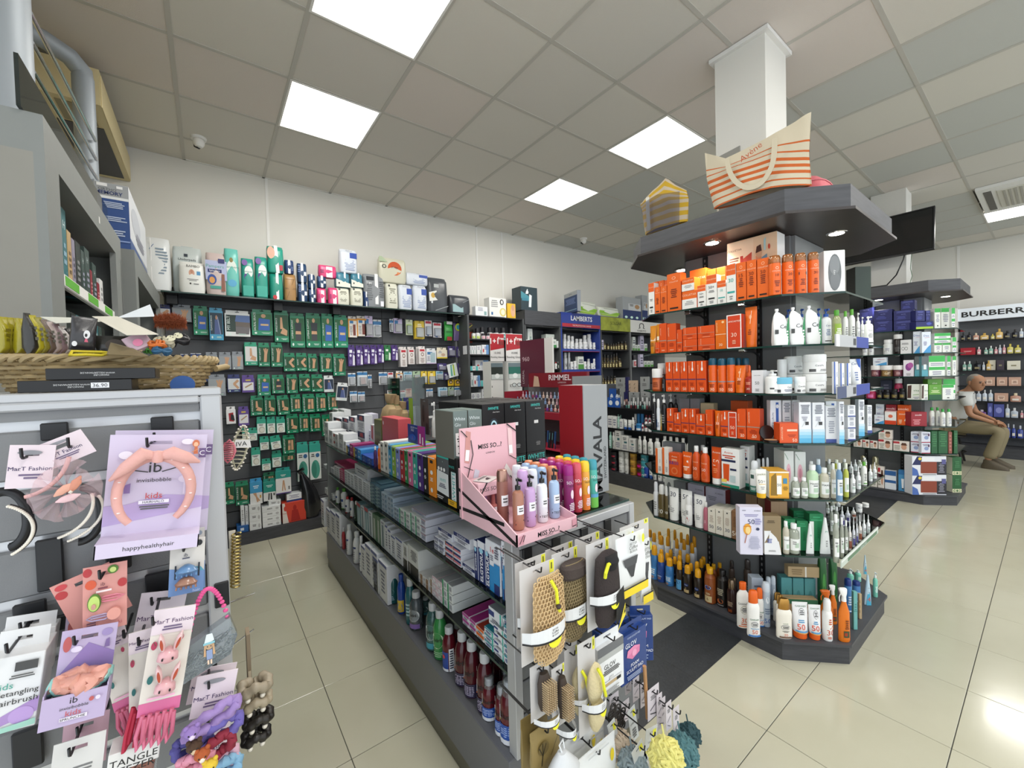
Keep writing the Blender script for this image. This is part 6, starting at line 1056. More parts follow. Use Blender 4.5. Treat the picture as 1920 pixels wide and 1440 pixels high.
de('pinkb','box','pink_wrapped_box','box','coral pink gift box','c9525a','D .05 .8 .12 .9 f0e0e0',d=.14);de('olv','box','olive_box','box','olive green box','6a6c3a','L .1 .3 .9 .7 55572e 2',d=.1);de('wrd','box','white_red_carton','box','white carton with red crescent','e0dfe2','P b8283a .1 .5 .35 .4 .4 .95 .15 .98|P 3a2f6a .5 .1 .8 .1 .8 .3 .5 .3',d=.05);de('lvn','box','lavender_carton','box','white and violet carton','d8d6e6','R .0 .1 .3 .9 5a4a8a|L .4 .2 .9 .8 889 4',d=.06)
K(580,640,4.8);w='on gondola counter'
row(FG,CT,w+', far stack',[(140,175,728,'wb',{'st':3}),(178,212,800,'wb',{'st':2}),(215,262,830,'wbr',{'st':2}),(265,310,830,'wb',{'st':2}),(312,332,900,'wb',{'st':2})])
row(FG,CT,w,[(334,362,940,'mlt'),(364,396,925,'mag',{'st':2}),(398,432,955,'mlt',{'st':2}),(434,466,970,'sky',{'st':2}),(468,568,1035,'blu',2,{'st':2}),(569,598,945,'prp'),(600,640,925,'ogb2'),(642,675,905,'t1'),(677,714,903,'t1'),(700,744,930,'t2'),(746,780,945,'t3'),(782,819,960,'t4'),(821,860,972,'t5'),(862,890,975,'t6'),(892,934,985,'t7'),(936,975,990,'t8'),(977,1027,1005,'t9'),(1029,1071,1025,'ta'),(1074,1142,1042,'tb')][:8]+[(680,714,903,'t1'),(716,745,930,'t2'),(747,780,945,'t3'),(782,819,960,'t4'),(821,860,972,'t5'),(862,890,975,'t6'),(892,934,985,'t7'),(936,975,990,'t8'),(977,1027,1005,'t9'),(1029,1071,1025,'ta'),(1074,1142,1042,'tb'),(1146,1348,1030,'iwk')])
row(FG,CT,w+', second row',[(185,215,640,'wb',{'st':4}),(222,300,690,'vas',{'st':2}),(302,360,690,'vas',{'st':2}),(362,420,680,'vas',{'st':2}),(438,505,665,'vas',{'st':2}),(300,500,880,'wb',{'st':2,'d':.08})],off=.13)
row(FG,CT,w+', third row',[(215,262,612,'wb',{'st':5}),(265,322,612,'wb',{'st':4,'d':.06}),(500,560,650,'lvn')],off=.24)
row(FG,CT,w+', second row',[(660,815,690,'pinkb',{'d':.08}),(590,655,705,'olv',{'d':.08})],off=.15)
row(FG,CT,w+', second row',[(555,622,755,'wrd'),(520,556,800,'lvn'),(632,722,810,'lvn',2)],off=.16)
row(FG,CT,w+', second row',[(1048,1145,665,'hwb'),(1092,1140,545,'hwp'),(1188,1225,545,'hwp'),(1228,1260,560,'hwp'),(1262,1295,560,'hwp'),(1298,1330,565,'hwp')],off=.3)
row(FG,CT,w+', propped',[(858,950,508,'rgb'),(1012,1090,515,'dgk')],off=.33)
row(FG,1.14,'on the tall cartons of the gondola',[(885,1050,755,'rgm')],off=.06)
row(FG,CT,w+', propped behind',[(835,860,512,'rgb')],off=.36)
ac_=em_('acrylic_case',(1.20,2.95,CT));g=G1(glass('c8d6d0',.02));g.box(-.1,-.12,.0,-.094,.12,.5).box(.094,-.12,0,.1,.12,.5).box(-.094,.114,0,.094,.12,.5).box(-.094,-.12,0,.094,-.114,.5);lk('clear_walls',g.mesh('clear_walls',0),ac_);lk('case_lid',G1(glass('c8d6d0',.05)).box(-.1,-.12,.5,.1,.12,.506).mesh('case_lid',0),ac_);tag(ac_,'tall clear acrylic case','case','','at the back of the gondola counter')
def paperbag(u0,u1,vt,off,z,lab):
 f=FG.at(off);A=f.on(px(u0,0)[0],z);B=f.on(px(u1,0)[0],z);w_=(B-A).dot(f.dx);C=(A+B)/2;h=zof(C,px(0,vt)[1])-z
 g=G1(M('a8916c',.8,var=.15,vs=30,bump=.5,bs=60));g.loft([(0,w_*.3,0,w_*.38,w_*.2,5),(0,w_*.3,h*.3,w_*.46,w_*.3,4),(.005,w_*.3,h*.6,w_*.4,w_*.24,3),(.0,w_*.3,h*.72,w_*.2,w_*.12,2.4),(-.01,w_*.3,h*.85,w_*.3,w_*.14,3),(-.015,w_*.3,h,w_*.42,w_*.08,4)],18)
 o=lk('paper_bag',g.mesh('paper_bag'),None,C,f.a);lk('twist_tie',G1(M('3a6a3a',.5)).lathe([(w_*.21,h*.71),(w_*.22,h*.725),(w_*.21,h*.74)],14,0,w_*.3,.6).mesh('twist_tie'),o);tag(o,lab,'paper bag','','on the gondola counter')
paperbag(615,715,480,.2,CT+.15,'brown paper bag with narrow twisted neck');paperbag(705,770,490,.24,CT+.15,'brown paper bag with green tie');paperbag(775,838,545,.28,CT+.15,'low crumpled brown paper bag')
bx=em_('stacking_tray',(1.0,2.1,CT));lk('tray_body',G1(M('2a2c2e',.4)).box(-.06,.0,0,.12,.55,.148,.004).mesh('tray_body'),bx);lk('tray_rim',G1(M('3a3c3e',.4)).box(-.062,-.002,.146,.122,.552,.1495).mesh('tray_rim',0),bx);tag(bx,'dark low tray under the paper bags','tray')
rs=lk('grey_riser',G1(M('6f7072',.5)).box(.93,1.46,CT+.001,1.318,1.93,1.045,.002).mesh('grey_riser'));tag(rs,'low grey riser under the black whitening boxes','riser');rs['category']='riser'
for r in range(2):
 for i in range(3):
  x=.952+.1225*i;ins('iwl',.118,.046,.2,Vector((x+.06,1.5+.215*r,1.0465)),0,'','on the riser'+(', rear row' if r else ''))
  ins('iwb2' if(i==0 and r==0)else('iwb3' if r==0 else 'iwb'),.118,.243,.205,Vector((x+.06,1.5+.215*r,1.0935)),0,'','on the low cartons'+(', rear row' if r else ''))
for i in range(2):ins('wgl',.062,.185,.155,Vector((.768+.066*i,1.365,1.147)),0,'','on the black kit carton')
de('gsw','box','pale_carton','box','pale grey carton','cfcbc8','L .1 .3 .9 .7 a8a4a0 2|R 0 .94 1 1 b8656a',d=.05)
for k in range(5):ins('gsw',.045,.10,.05,Vector((1.03+.052*k,1.30-.018*k,CT+.001)),-.3,'','behind the body sprays')
tw=em_('nail_polish_tower',(1.2,1.132,CT+.001));lk('tower_body',G1(M('8f9294',.5)).box(0,0,0,.145,.14,.452,.002).mesh('tower_body'),tw);lk('red_side',G1(M('8e1420',.45)).box(-.002,.004,.0,-.0002,.14,.452).mesh('red_side',0),tw)
vs,fs,asp=textmesh('MAVALA',1);g=G1(M('15161a',.5))
for a_,b_ in vs:g.v.append((.078-b_*.052,-.001,.165+a_*.052*1.15))
for f in fs:g.face(*f)
lk('lettering',g.mesh('lettering',0),tw);vs,fs,asp=textmesh('SWITZERLAND',0);g=G1(M('15161a',.5))
for a_,b_ in vs:g.v.append((.122-b_*.014,-.001,.125+a_*.014))
for f in fs:g.face(*f)
lk('small_lettering',g.mesh('small_lettering',0),tw);tag(tw,'tall grey and red nail polish display tower','display','','behind the body sprays')
PK=M('e2b3bb',.5);PK2=M('e8bcc4',.5);BK=M('17161a',.5)
mt=em_('pink_display_tray',(.70,.935,.963));pm=lambda n,g,par=None:lk(n,g.mesh(n,.4),par or mt)
W_,Dp=.25,.315
pm('tray_floor',G1(PK).box(.003,.004,.0,W_-.003,Dp,.016));
sp=lambda x0,x1:G1(PK2).box(0,0,0,0,0,0)
for n_,x in(('left_side',0.),('right_side',W_-.004)):
 g=G1(PK2);pts=[(0,0),(Dp+.02,0),(Dp+.02,.175 if n_=='left_side' else.1),(.0,.036)];b=len(g.v)
 for X in(x,x+.004):g.v+=[(X,y,z)for y,z in pts]
 g.face(b,b+1,b+2,b+3);g.face(b+4,b+7,b+6,b+5)
 for i in range(4):j=(i+1)%4;g.face(b+i,b+i+4,b+j+4,b+j)
 o=pm(n_,g)
 if n_=='left_side':
  for(y0,z0,y1,z1)in((0.0,.006,Dp+.02,.10),(.06,.05,Dp+.02,.035)):
   r=G1(BK);t=.006;r.quad((-.0006,y0,z0-t),(-.0006,y0,z0+t),(-.0006,y1,z1+t),(-.0006,y1,z1-t));rb=lk('black_ribbon',r.mesh('black_ribbon',0),o)
pm('front_lip',G1(PK2).box(0,0,0,W_,.004,.036));lk('lettering',pg('T .5 .45 .42 222 *MISS SO...?|T .5 .16 .14 555 LONDON|P d89aa6 .02 .1 .1 .1 .12 .85 .03 .8|W .04 .2 .1 .85 .01 222|W .09 .3 .12 .8 .01 222|P d89aa6 .9 .2 .98 .15 .98 .9 .9 .8|W .9 .2 .97 .25 .012 222',W_,.036,lm(lambda x,z,e:(x+W_/2,-e,z))).mesh('lettering',0),mt)
hc=pm('header_card',G1(PK).box(-.005,Dp-.004,.0,W_-.008,Dp,.318));lk('header_print',pg('T .5 .77 .055 222 *MISS SO...?|T .5 .69 .02 555 LONDON|P c98f88 .05 .62 .13 .6 .17 .95 .09 .97|P f0eef0 .06 .64 .12 .63 .14 .75 .08 .76|P c8c4d0 .14 .28 .21 .26 .3 .5 .22 .53|P eef0f2 .14 .27 .2 .26 .25 .38 .18 .4|P e6c4c4 .84 .62 .92 .62 .9 .95 .82 .95|P f0eeee .84 .64 .91 .64 .9 .74 .84 .74|P e4e0da .74 .48 .86 .34 .9 .4 .78 .53|W .0 .98 .1 .9 .014 222|W .16 .86 .19 .7 .014 222|W .19 .7 .06 .38 .014 222|W .8 1 .98 .9 .02 222|W .84 .62 .97 .56 .012 222|W .84 .38 .94 .28 .012 222|W .03 .58 .18 .52 .01 222',W_-.004,.318,lm(lambda x,z,e:(x+W_/2-.003,Dp-.004-e,z))).mesh('header_print',0),hc)
tag(mt,'pink card counter tray with sloping sides and header card','display tray','','at the gondola corner')
sb=em_('pink_gift_box',(.745,1.155,.981));lk('box_top',G1(PK2).box(-.035,0,.075,.065,.08,.12,.001).mesh('box_top',.4),sb);lk('lettering',pg('T .5 .5 .3 333 MISS SO...?|W .05 .0 .35 1 .05 222',.1,.045,lm(lambda x,z,e:(x+.015,-e,z+.075))).mesh('lettering',0),sb)
for x in(-.034,.062):lk('side_wall',G1(PK2).box(x,0,0,x+.003,.08,.076).mesh('side_wall',0),sb)
lk('back_wall',G1(PK2).box(-.031,.077,0,.062,.08,.075).mesh('back_wall',0),sb);tag(sb,'small pink gift box with open window','gift box','','in the pink tray')
de('mini','nail','mini_lotion','bottle','tiny lilac lotion bottle','b79ac8','R .2 .4 .8 .9 eee',cap='b79ac8');D['mini2']=dict(D['mini'],b='c87a72',cap='c87a72',t='tiny coral lotion bottle')
ins('mini',.03,.07,.03,Vector((.752,1.165,.982)),0,'','in the small pink gift box');ins('mini2',.03,.07,.03,Vector((.785,1.165,.982)),0,'','in the small pink gift box')
wc=lk('folded_card',G1(M('d8d6d2',.5)).box(-.04,-.03,0,.04,.03,.002).mesh('folded_card',0),None,(.765,1.19,1.103),.5);lk('card_print',pg('P 222 .3 .3 .6 .25 .7 .6 .4 .5|L .1 .7 .9 .9 555 2',.08,.06,lm(lambda x,z,e:(x,z-.03,.002+e))).mesh('card_print',0),wc);tag(wc,'white printed card lying flat','card','','on the small pink gift box')
RB='|W .0 .3 1 .22 .07 18161a|W .0 .18 .7 .3 .07 18161a'
def miss(k,c,desc,cap,extra='',kind='pump'):de(k,kind,'body_mist','bottle',desc,c,'R .15 .48 .75 .75 eceef0|L .25 .55 .65 .7 666 2'+RB+extra,cap=cap,metal=1 if kind=='can' else 0)
miss('ms1','a8745f','bronze body mist with black spray','1a1a1c');miss('ms2','c3a0cc','lilac body mist with black spray','1a1a1c','|V .88 .45 .1 333 MERMAID');miss('ms3','e4e6ea','white body mist with black spray','1a1a1c','|T .55 .2 .07 333 TESTER');miss('ms4','a6bedb','pale blue body mist with black spray','1a1a1c','|T .55 .2 .07 333 TESTER')
miss('ms5','8f5c50','bronze mist can with rose gold cap','b08878','','can');miss('ms6','c9a2d2','lilac mist can with lilac cap','cba6d4','','can');D['ms6']['metal']=0;D['ms1']['ro']=.25
for x,y,k,h in((.764,.99,'ms1',.162),(.812,.99,'ms2',.164),(.865,.992,'ms3',.166),(.922,.995,'ms4',.166)):ins(k,.036,h,.036,Vector((x,y,.981)),0,'','in the pink tray')
ins('ms5',.038,.178,.038,Vector((.755,1.06,.981)),0,'','in the pink tray');ins('ms6',.038,.168,.038,Vector((.828,1.045,.981)),0,'','in the pink tray')
for k,c,n,cp in(('sa','e4e8ee','white','e4e8ee'),('sb','9db6d6','pale blue','9db6d6'),('sc','d98a62','peach','d98a62'),('sd','8d2f6c','magenta','9c1f7c'),('se','c2414f','coral red','cf5260'),('sf','e2a23c','yellow','eec52e'),('sg','4fb0a4','turquoise','3a94a4')):
 de(k,'can','body_spray','can',n+' body spray can',c,'T .4 .9 .09 f4f0f0 SO...?|T .5 .8 .05 222 TESTER|D .35 .45 .65 .7 f0d8e0|L .2 .12 .8 .35 f0e0e8 5' if k not in 'sasbsc' else 'L .2 .3 .8 .7 999 4',cap=cp)
D['sg']['pr']+='|R 0 0 1 .3 6ab84a|R 0 .3 1 .4 5aa0c8';D['sf']['pr']='R 0 0 1 .45 e07a2c|'+D['sf']['pr']
for ci,(x,k)in enumerate(((1.142,'sg'),(1.100,'sf'),(1.058,'se'),(1.016,'sd'),(.972,'sc'),(.932,'sb'),(.889,'sa'))):
 for r in range(4 if ci<5 else 3):
  y=1.022+.0445*r+(.035 if ci>3 else 0)+(.012 if ci>4 else 0);ins(k,.037,.178 if ci<4 else.156,.037,Vector((x,y,CT+.001 if ci<4 else.981)),0,'','on the counter' if ci<4 else 'in the pink tray')
  #glass tier 1 (under the counter)
de('cw','box','toothpaste_box','box','white toothpaste box','d6d8dc','L .1 .3 .9 .7 778 2|R 0 .0 1 .08 8a9ab0',d=.17);de('cx','box','toothpaste_box','box','pink and white toothpaste box','b83a6a','L .1 .2 .9 .8 e8c0d0 3',d=.17);de('cy','box','toothpaste_box','box','slate blue toothpaste box','4a6878','L .1 .3 .9 .7 a8c0cc 3|R 0 0 .5 .12 dfe',d=.17);de('cz','box','toothpaste_box','box','pale blue toothpaste box','a8b8c8','L .1 .3 .6 .7 46587a 3|R .7 .2 .95 .8 6a8aa8',d=.17);de('cg','box','toothpaste_box','box','green edged toothpaste box','d4dad8','R 0 0 .25 1 4aa07a|L .3 .3 .9 .7 778 3',d=.19);de('cl','box','toothpaste_box','box','long lilac white toothpaste box','cfd1de','L .1 .3 .9 .8 6a6e88 4|R 0 .9 1 1 8a3a4a',d=.2)
de('el1','box','elgydium_box','box','white toothpaste box with navy band','e0e2ea','R 0 .6 1 1 1f2e66|L .1 .15 .9 .5 667 3|T .5 .8 .25 f0f0f8 ELGYDIUM',d=.18);de('el2','box','toothpaste_box','box','rose striped toothpaste box','dfe0e8','R 0 .65 1 1 1f2e66|R 0 .3 1 .62 d87a82|R 0 .3 .1 1 a06a3a',d=.18)
D['el1']['n']='toothpaste_box'
de('elv','box','upright_toothpaste_box','box','upright white and blue toothpaste box','e6e8ee','R 0 0 .28 .72 1f2e66|V .14 .38 .2 f4f4fa *ELGYDIUM|R .28 0 .62 .52 2a88c4|T .5 .84 .11 c8202c 1e|L .32 .62 .6 .74 889 3|R .62 .2 1 .6 2a88c4|L .66 .7 .95 .95 667 5|R .62 0 .98 .2 1f2e66|D .06 .66 .24 .76 9ad0e8',d=.05,side='dfe2ea');de('eln','box','upright_toothpaste_box','box','upright navy toothpaste box','1f2e66','V .5 .45 .42 f4f4fa *ELGYDIUM|R 0 .84 1 1 e6e8ee|D .2 .72 .8 .84 9ad0e8',d=.05,side='e6e8ee')
K(590,860,4.8);Z=.741;w='on gondola top tier'
row(FG,Z,w,[(78,100,55,'cw',{'st':4}),(102,128,62,'cw',{'st':4}),(130,175,80,'cw',2,{'st':4}),(178,222,75,'cw',2,{'st':5}),(225,268,100,'cx',{'st':5}),(270,355,125,'cw',3,{'st':5}),(357,435,165,'cw',2,{'st':7}),(437,500,215,'cw',2,{'st':7})])
row(FG,Z,w,[(502,600,235,'cy',2,{'st':6}),(602,712,325,'cz',2,{'st':4}),(714,760,440,'cz',{'st':3}),(762,862,470,'cg',2,{'st':3}),(864,955,510,'cg',2,{'st':3}),(957,1005,545,'cl',{'st':3,'d':.24})])
row(FG,Z,w+', piled on top',[(175,300,52,'cx',{'zb':75}),(360,480,70,'cw',{'zb':165}),(600,712,290,'cz',{'zb':325}),(870,1008,470,'cl',{'zb':512,'d':.22}),(500,600,200,'cy',{'zb':235})],off=.02)
row(FG,Z,w+', near end',[(1075,1165,720,'el1',2,{'st':2}),(1178,1320,780,'el2',2,{'st':3}),(1330,1446,968,'el1')])
row(FG,Z,w+', piled at near end',[(1110,1240,645,'el1',{'zb':718}),(1250,1400,690,'el1',{'zb':780})],off=.01)
row(FG,Z,w,[(1440,1472,735,'eln'),(1475,1540,745,'eln'),(1542,1680,750,'elv'),(1690,1720,745,'elv'),(1722,1770,790,'eln')])
#glass tier 2
de('shg','bottle','shampoo_bottle','bottle','white bottle with green cap','e4e6e6','R .05 .55 .9 .75 2a4a8a|L .2 .1 .8 .45 888 3|R 0 0 1 .06 5a9a3a',cap='4f9a2c');de('shr','bottle','shampoo_bottle','bottle','white bottle with red cap','e4e4e6','R .05 .55 .9 .75 2a3a7a|L .2 .15 .8 .45 888 3|R 0 0 1 .05 b8282c',cap='b82a30');de('shk','bottle','dark_bottle','bottle','dark green bottle with white cap','26382c','L .2 .2 .8 .7 8a9 3',cap='e4e4e2')
de('tbp','box','toothbrush_pack','box','blue green toothbrush pack','7a9aa4','P dfe6e8 .2 .05 .8 .05 .7 .8 .3 .8|R .4 .1 .6 .9 3a8a98|R 0 .85 1 1 b03a44',d=.04);de('tbw','box','toothbrush_pack','box','white toothbrush pack','cfd4d8','R .3 .05 .7 .85 8aa0a8|R .45 .05 .55 .85 2a3a44|L .1 .88 .9 .97 889 1',d=.04);de('tbg','box','toothbrush_pack','box','green toothbrush pack','5a7a60','R .3 .05 .7 .85 c8d0c8|R .45 .05 .5 .85 222',d=.04);de('dnt','box','upright_carton','box','upright white dental carton','d9dbe0','L .2 .2 .8 .8 6a7088 6|R 0 .92 1 1 4a5a98',d=.12);de('crx','box','black_based_carton','box','white carton with black base','d8dad8','R 0 0 1 .4 131416|V .2 .25 .2 f0f0f0 CURAPROX|L .3 .55 .9 .9 888 8',d=.13)
de('bio','box','toothpaste_box','box','silver and pink toothpaste box','d9c0c8','R 0 0 1 .3 e8e8ea|D .2 .35 .8 .8 e8e4e8|L .3 .1 .8 .25 889 2',d=.2,top='a9abae');de('big','box','toothpaste_box','box','silver and green toothpaste box','d8dcda','R 0 0 .3 1 3a9a6a|L .35 .3 .9 .8 889 4',d=.22,top='a9abae');de('oc','box','toothpaste_box','box','white and brown toothpaste box','d6d4d2','R .6 0 1 1 8a6a4a|L .1 .3 .5 .7 889 2',d=.18)
Z=.531;w='on gondola second tier'
row(FG,Z,w,[(92,168,290,'wb',3,{'st':3}),(172,212,262,'shg'),(214,270,270,'shg'),(256,300,345,'shr'),(302,340,352,'shr'),(342,380,385,'shk')])
row(FG,Z,w,[(383,418,400,'tbp'),(420,450,430,'tbw'),(452,488,440,'tbp'),(490,522,480,'tbw'),(524,560,500,'tbg'),(562,594,520,'tbg'),(596,640,560,'tbw'),(640,662,600,'dnt'),(664,690,640,'dnt'),(692,730,700,'dnt'),(732,795,720,'dnt'),(797,838,770,'crx'),(840,940,800,'crx')])
row(FG,Z,w,[(925,1025,1050,'oc',2,{'st':2}),(1027,1058,1075,'oc',{'st':2}),(1060,1150,1085,'bio',2,{'st':3}),(1152,1245,1115,'big',2,{'st':3})])
words_=[]
K(700,1080,4)
de('mg2','box','toothpaste_box','box','magenta and white toothpaste box','d8d4da','R 0 .55 1 1 a83a8a|L .1 .1 .9 .45 667 3',d=.16,top='a02a7a');de('or2','box','toothpaste_box','box','orange and white toothpaste box','e0dcd8','R 0 .5 1 1 d8641c|L .1 .1 .9 .4 667 3',d=.16,top='a03a2c');de('tl2','box','toothpaste_box','box','teal and white toothpaste box','e2e4e6','R 0 .75 1 1 2a8a98|L .1 .2 .8 .65 3a4a88 5|R .85 0 1 1 3ab0a0',d=.16,top='2a8496');de('gn2','box','toothpaste_box','box','white toothpaste box with navy script','dfe2e4','R .0 .55 .45 .85 2a3a78|L .1 .15 .9 .45 667 3|R .9 0 1 1 3ab09a',d=.16,top='8a9094')
row(FG,Z,w+', near end',[(668,720,288,'mg2',{'st':2}),(722,770,335,'mg2',{'st':2}),(772,832,390,'or2',{'st':2}),(834,905,400,'tl2',{'st':3}),(907,982,385,'gn2',{'st':4}),(984,1085,375,'tl2',{'st':4})])
row(FG,Z,w+', piled at near end',[(864,965,255,'gn2',{'zb':388}),(968,1060,330,'tl2',{'zb':375})],off=.01)
#deck
def mw(k,c,desc,pr,cap='c4c6c8',**kw):de(k,'mouth','mouthwash_bottle','bottle',desc,c,pr,cap=cap,ro=.12,**kw)
mw('m1','1f5a5e','dark teal mouthwash bottle','D .25 .5 .8 .8 3a7a84|L .2 .2 .8 .45 8ab 3','2a5a5e');mw('m2','24489c','blue mouthwash bottle with yellow label','R .05 .1 .95 .6 d8b83a|D .2 .15 .8 .5 3a7ac0|D .3 .2 .5 .4 e0c04a','2a4a9c');mw('m3','2f6468','teal mouthwash bottle with grey cap','L .2 .3 .8 .8 a8c8cc 4')
mw('m4','8a949a','clear mouthwash bottle with violet label','D .0 .4 .9 .95 e6e8ea|T .5 .7 .12 222 *udril|R .1 .1 .9 .3 8a6ab0',tr=1,ga=.3);mw('m5','5c8f8c','mint mouthwash bottle','D .0 .4 .9 .95 dfe8e8|T .5 .7 .12 222 *udril|R .1 .1 .9 .3 4aa0b0',tr=1,ga=.35,fill='7aa8a0');mw('m6','3a8a4a','green mouthwash bottle','D .0 .4 .9 .95 c8e0c0|T .5 .7 .12 222 *udril|L .1 .1 .9 .3 9ac89a 3')
mw('m7','5a1620','dark red mouthwash bottle with blue label','R .05 .05 .6 .75 2a4a9c|R .05 .0 .6 .1 e8e8ec|R .65 .0 .95 .9 e4e4e8|L .67 .1 .93 .85 334 8|D .2 .5 .4 .65 d84a4a');mw('m8','4a141c','dark red mouthwash bottle with white label','P e8e6e6 0 .55 .9 .55 .9 1 .1 .95|T .45 .78 .15 1a1a1c *udril|W .0 .52 .9 .56 .06 d8783a|R 0 .05 .9 .46 2a2440|L .1 .1 .8 .4 a8a0b8 6')
mw('m9','5a1620','dark red mouthwash with clear cup cap','P e8e6ea 0 .6 1 .6 1 1 0 1|T .5 .8 .16 1a1a1c *Eludril|W 0 .58 1 .6 .06 a8c03a|R 0 .05 1 .55 2450a4|R 0 .0 1 .14 e8eaee|L .1 .2 .9 .5 9ab0e0 5',cap='c8cacc')
mw('ma','a4343a','white bottle with red cap','P e8e6ea 0 .1 1 .1 1 .9 0 .9|L .2 .2 .8 .8 889 4');D['m9']['cup']=1;mw('mb','dcdee0','white mouthwash bottle','L .2 .2 .8 .8 889 5|R .1 .8 .9 .9 2a3a7a','e4e6e8')
K(590,860,4.8);FD=Fr(1,0,.708);FD.ymin=1.035;Z=.276;w='on gondola deck'
row(FD,Z,w,[(62,90,370,'dnt'),(110,145,455,'dnt'),(147,195,480,'dnt'),(197,232,500,'dnt'),(235,262,625,'ma'),(263,315,600,'mb'),(318,385,665,'mb'),(390,425,700,'mb'),(425,460,790,'dnt'),(462,572,805,'dnt',2),(530,580,895,'dnt'),(582,660,935,'dnt')],off=.0)
row(FD,Z,w,[(655,728,1030,'m1',{'r':.65}),(735,800,1055,'m2',{'r':.65}),(805,885,1095,'m3',{'r':.65})],off=.02)
K(700,1080,4)
row(FD,Z,w,[(258,348,138,'m4',{'r':.65}),(385,478,222,'m5',{'r':.65}),(440,530,278,'m6',{'r':.65}),(508,600,405,'m7',{'r':.65}),(602,705,448,'m8',{'r':.65}),(672,780,522,'m8',{'r':.65}),(770,880,612,'m8',{'r':.65}),(812,905,800,'m9',{'r':.65}),(910,1000,862,'m9',{'r':.65}),(990,1118,832,'m9',{'r':.65})],off=.02)
row(FD,Z,w+', rear row',[(350,410,172,'m5',{'r':.65}),(590,650,380,'m7',{'r':.65}),(880,950,600,'m8',{'r':.65}),(950,1040,730,'m9',{'r':.65}),(1040,1110,780,'m9',{'r':.65}),(800,860,520,'m8',{'r':.65}),(700,760,430,'m8',{'r':.65})],off=.11)
#goods hanging on the gondola end
def pbox(u0,u1,v0,v1,f):
 a,t=px(u0,v0);b,e=px(u1,v1);A=f.hit(a,t);B=f.hit(b,e);w=(B-A).dot(f.dx);C=A+f.dx*(w/2);z0=zof(C,e);z1=zof(C,t);return Vector((C.x,C.y,z0)),w,z1-z0
for lst,z0,z1 in(([.783,.906,1.04,1.165],.862,.921),([.78,.91,1.047,1.262],.552,.612),([.80,.93,1.06,1.19],.34,.40)):
 for x in lst:lk('hook_plate',G1(BLK).box(-.018,-.012,z0,.018,-.004,z1,.002).mesh('hook_plate',.5),g1,(x-1.02,0,0))
def hookto(par,wall,P,z):
 h=lk('display_hook',hookmesh(wall-P.y+.012),None,(P.x,wall,z));h.parent=par;h.matrix_parent_inverse=Matrix.Translation(-par.location)
def pillow(m,w,h,d,wf,n=20,zs=14,cx=0,z0=0):
 return G1(m).loft([(cx,0,z0+h*t,max(.002,w/2*wf(t)),max(.002,d/2*min(1,wf(t))*(.35+.65*math.sin(PI*min(1,max(0,t*.96+.02))))))for t in[k/zs for k in range(zs+1)]],n)
mitt=lambda t:(max(0,1-((.16-t)/.16)**2)if t<.16 else 1)**.5*(1-.12*max(0,t-.5))if t<.93 else.86*(max(0,1-((t-.93)/.08)**2))**.5
def knit(m,w,h,d,wf,nx,nz,r,rt,z0=0,cx=0):
 g=G1(m);R_=random.Random(nx*nz)
 for j in range(nz):
  t=(j+.5)/nz;hw=w/2*wf(t);dy=d/2*(.35+.65*math.sin(PI*t))
  for i in range(nx):
   s=((i+.5*(j%2)+.25)/nx)*2-1
   if abs(s)>.98:continue
   x=cx+hw*s;y=-dy*math.sqrt(max(0,1-s*s))-rt*.5;a0=R_.uniform(0,.8);pts=[]
   for k in range(7):
    a=2*PI*k/7+a0;pts.append((x+r*math.cos(a),y-rt*(.6 if k%2 else-.2),z0+h*t+r*1.15*math.sin(a)))
   g.tube(pts,rt,4,True)
 return g
CARD=M('c9c6c4',.6);CARDW=M('dfe0e0',.55)
def bc_(u0,u1,v0,v1,off,body,lab,cat,name,where='on the gondola end',card=CARD,bandz=(.3,.42),textlines=1,yel=True,hook=True):
 f=Fr(0,1,off);P0,w,h=pbox(u0,u1,v0,v1,f);o=em_(name,P0)
 cg=G1(card);cardhole(cg,w,0,h,.0014);lk('hang_card',cg.mesh('hang_card',0),o);lk('card_print',pg('R .84 .86 .97 .995 e4e23a|R .88 .9 .92 .97 6a6a20|T .5 .02 .0001 888 .',w,h,flat(0)).mesh('card_print',0),o)
 body(o,w,h)
 if bandz:
  z=h*bandz[0];bw=h*(bandz[1]-bandz[0]);g=G1(CARDW)
  def bp_(s,zz,e=0):return(w*.6*s,-.054*math.sqrt(max(0,1-s*s*.9))-.002-e,zz+.0)
  N=10
  for i in range(N):
   a=-1+2*i/N;b=-1+2*(i+1)/N;g.quad(bp_(a,z),bp_(b,z),bp_(b,z+bw*(1+.25*math.sin(PI*(i+1)/N))),bp_(a,z+bw*(1+.25*math.sin(PI*i/N))))
  bd=lk('paper_band',g.mesh('paper_band',0),o);g=G1(BK)
  for i in range(N):a=-1+2*i/N;b=-1+2*(i+1)/N;g.quad(bp_(a,z-bw*.04,.0006),bp_(b,z-bw*.04,.0006),bp_(b,z+bw*.13,.0006),bp_(a,z+bw*.13,.0006))
  lk('black_edge',g.mesh('black_edge',0),bd);g=G()
  for s_,z_,h_ in(('BETTER',.95,.16),('Coffee',.72,.24),('& clock',.48,.2)):
   vs,fs,asp=textmesh(s_,0);g.mat(M('222'));b=len(g.v);H_=h_*bw*.8
   for a_,b_ in vs:X=(a_*H_)/(w*.56)+.1;g.v.append(bp_(X,z+bw*z_+b_*H_,.0008))
   for q_ in fs:g.face(*[b+i for i in q_])
  lk('lettering',g.mesh('lettering',0),bd)
  if yel:
   g=G1(M('e0dc28',.5));N=12;b=len(g.v)
   g.v+=[bp_(.1+.32*math.cos(PI+PI*i/N),z+.0+bw*.6*math.sin(PI+PI*i/N),.001)for i in range(N+1)];g.face(*range(b,b+N+1));lk('yellow_half_disc',g.mesh('yellow_half_disc',0),bd)
 if hook:hookto(g1,.99,P0,P0.z+h-.0165)
 tag(o,lab,cat,'',where);return o
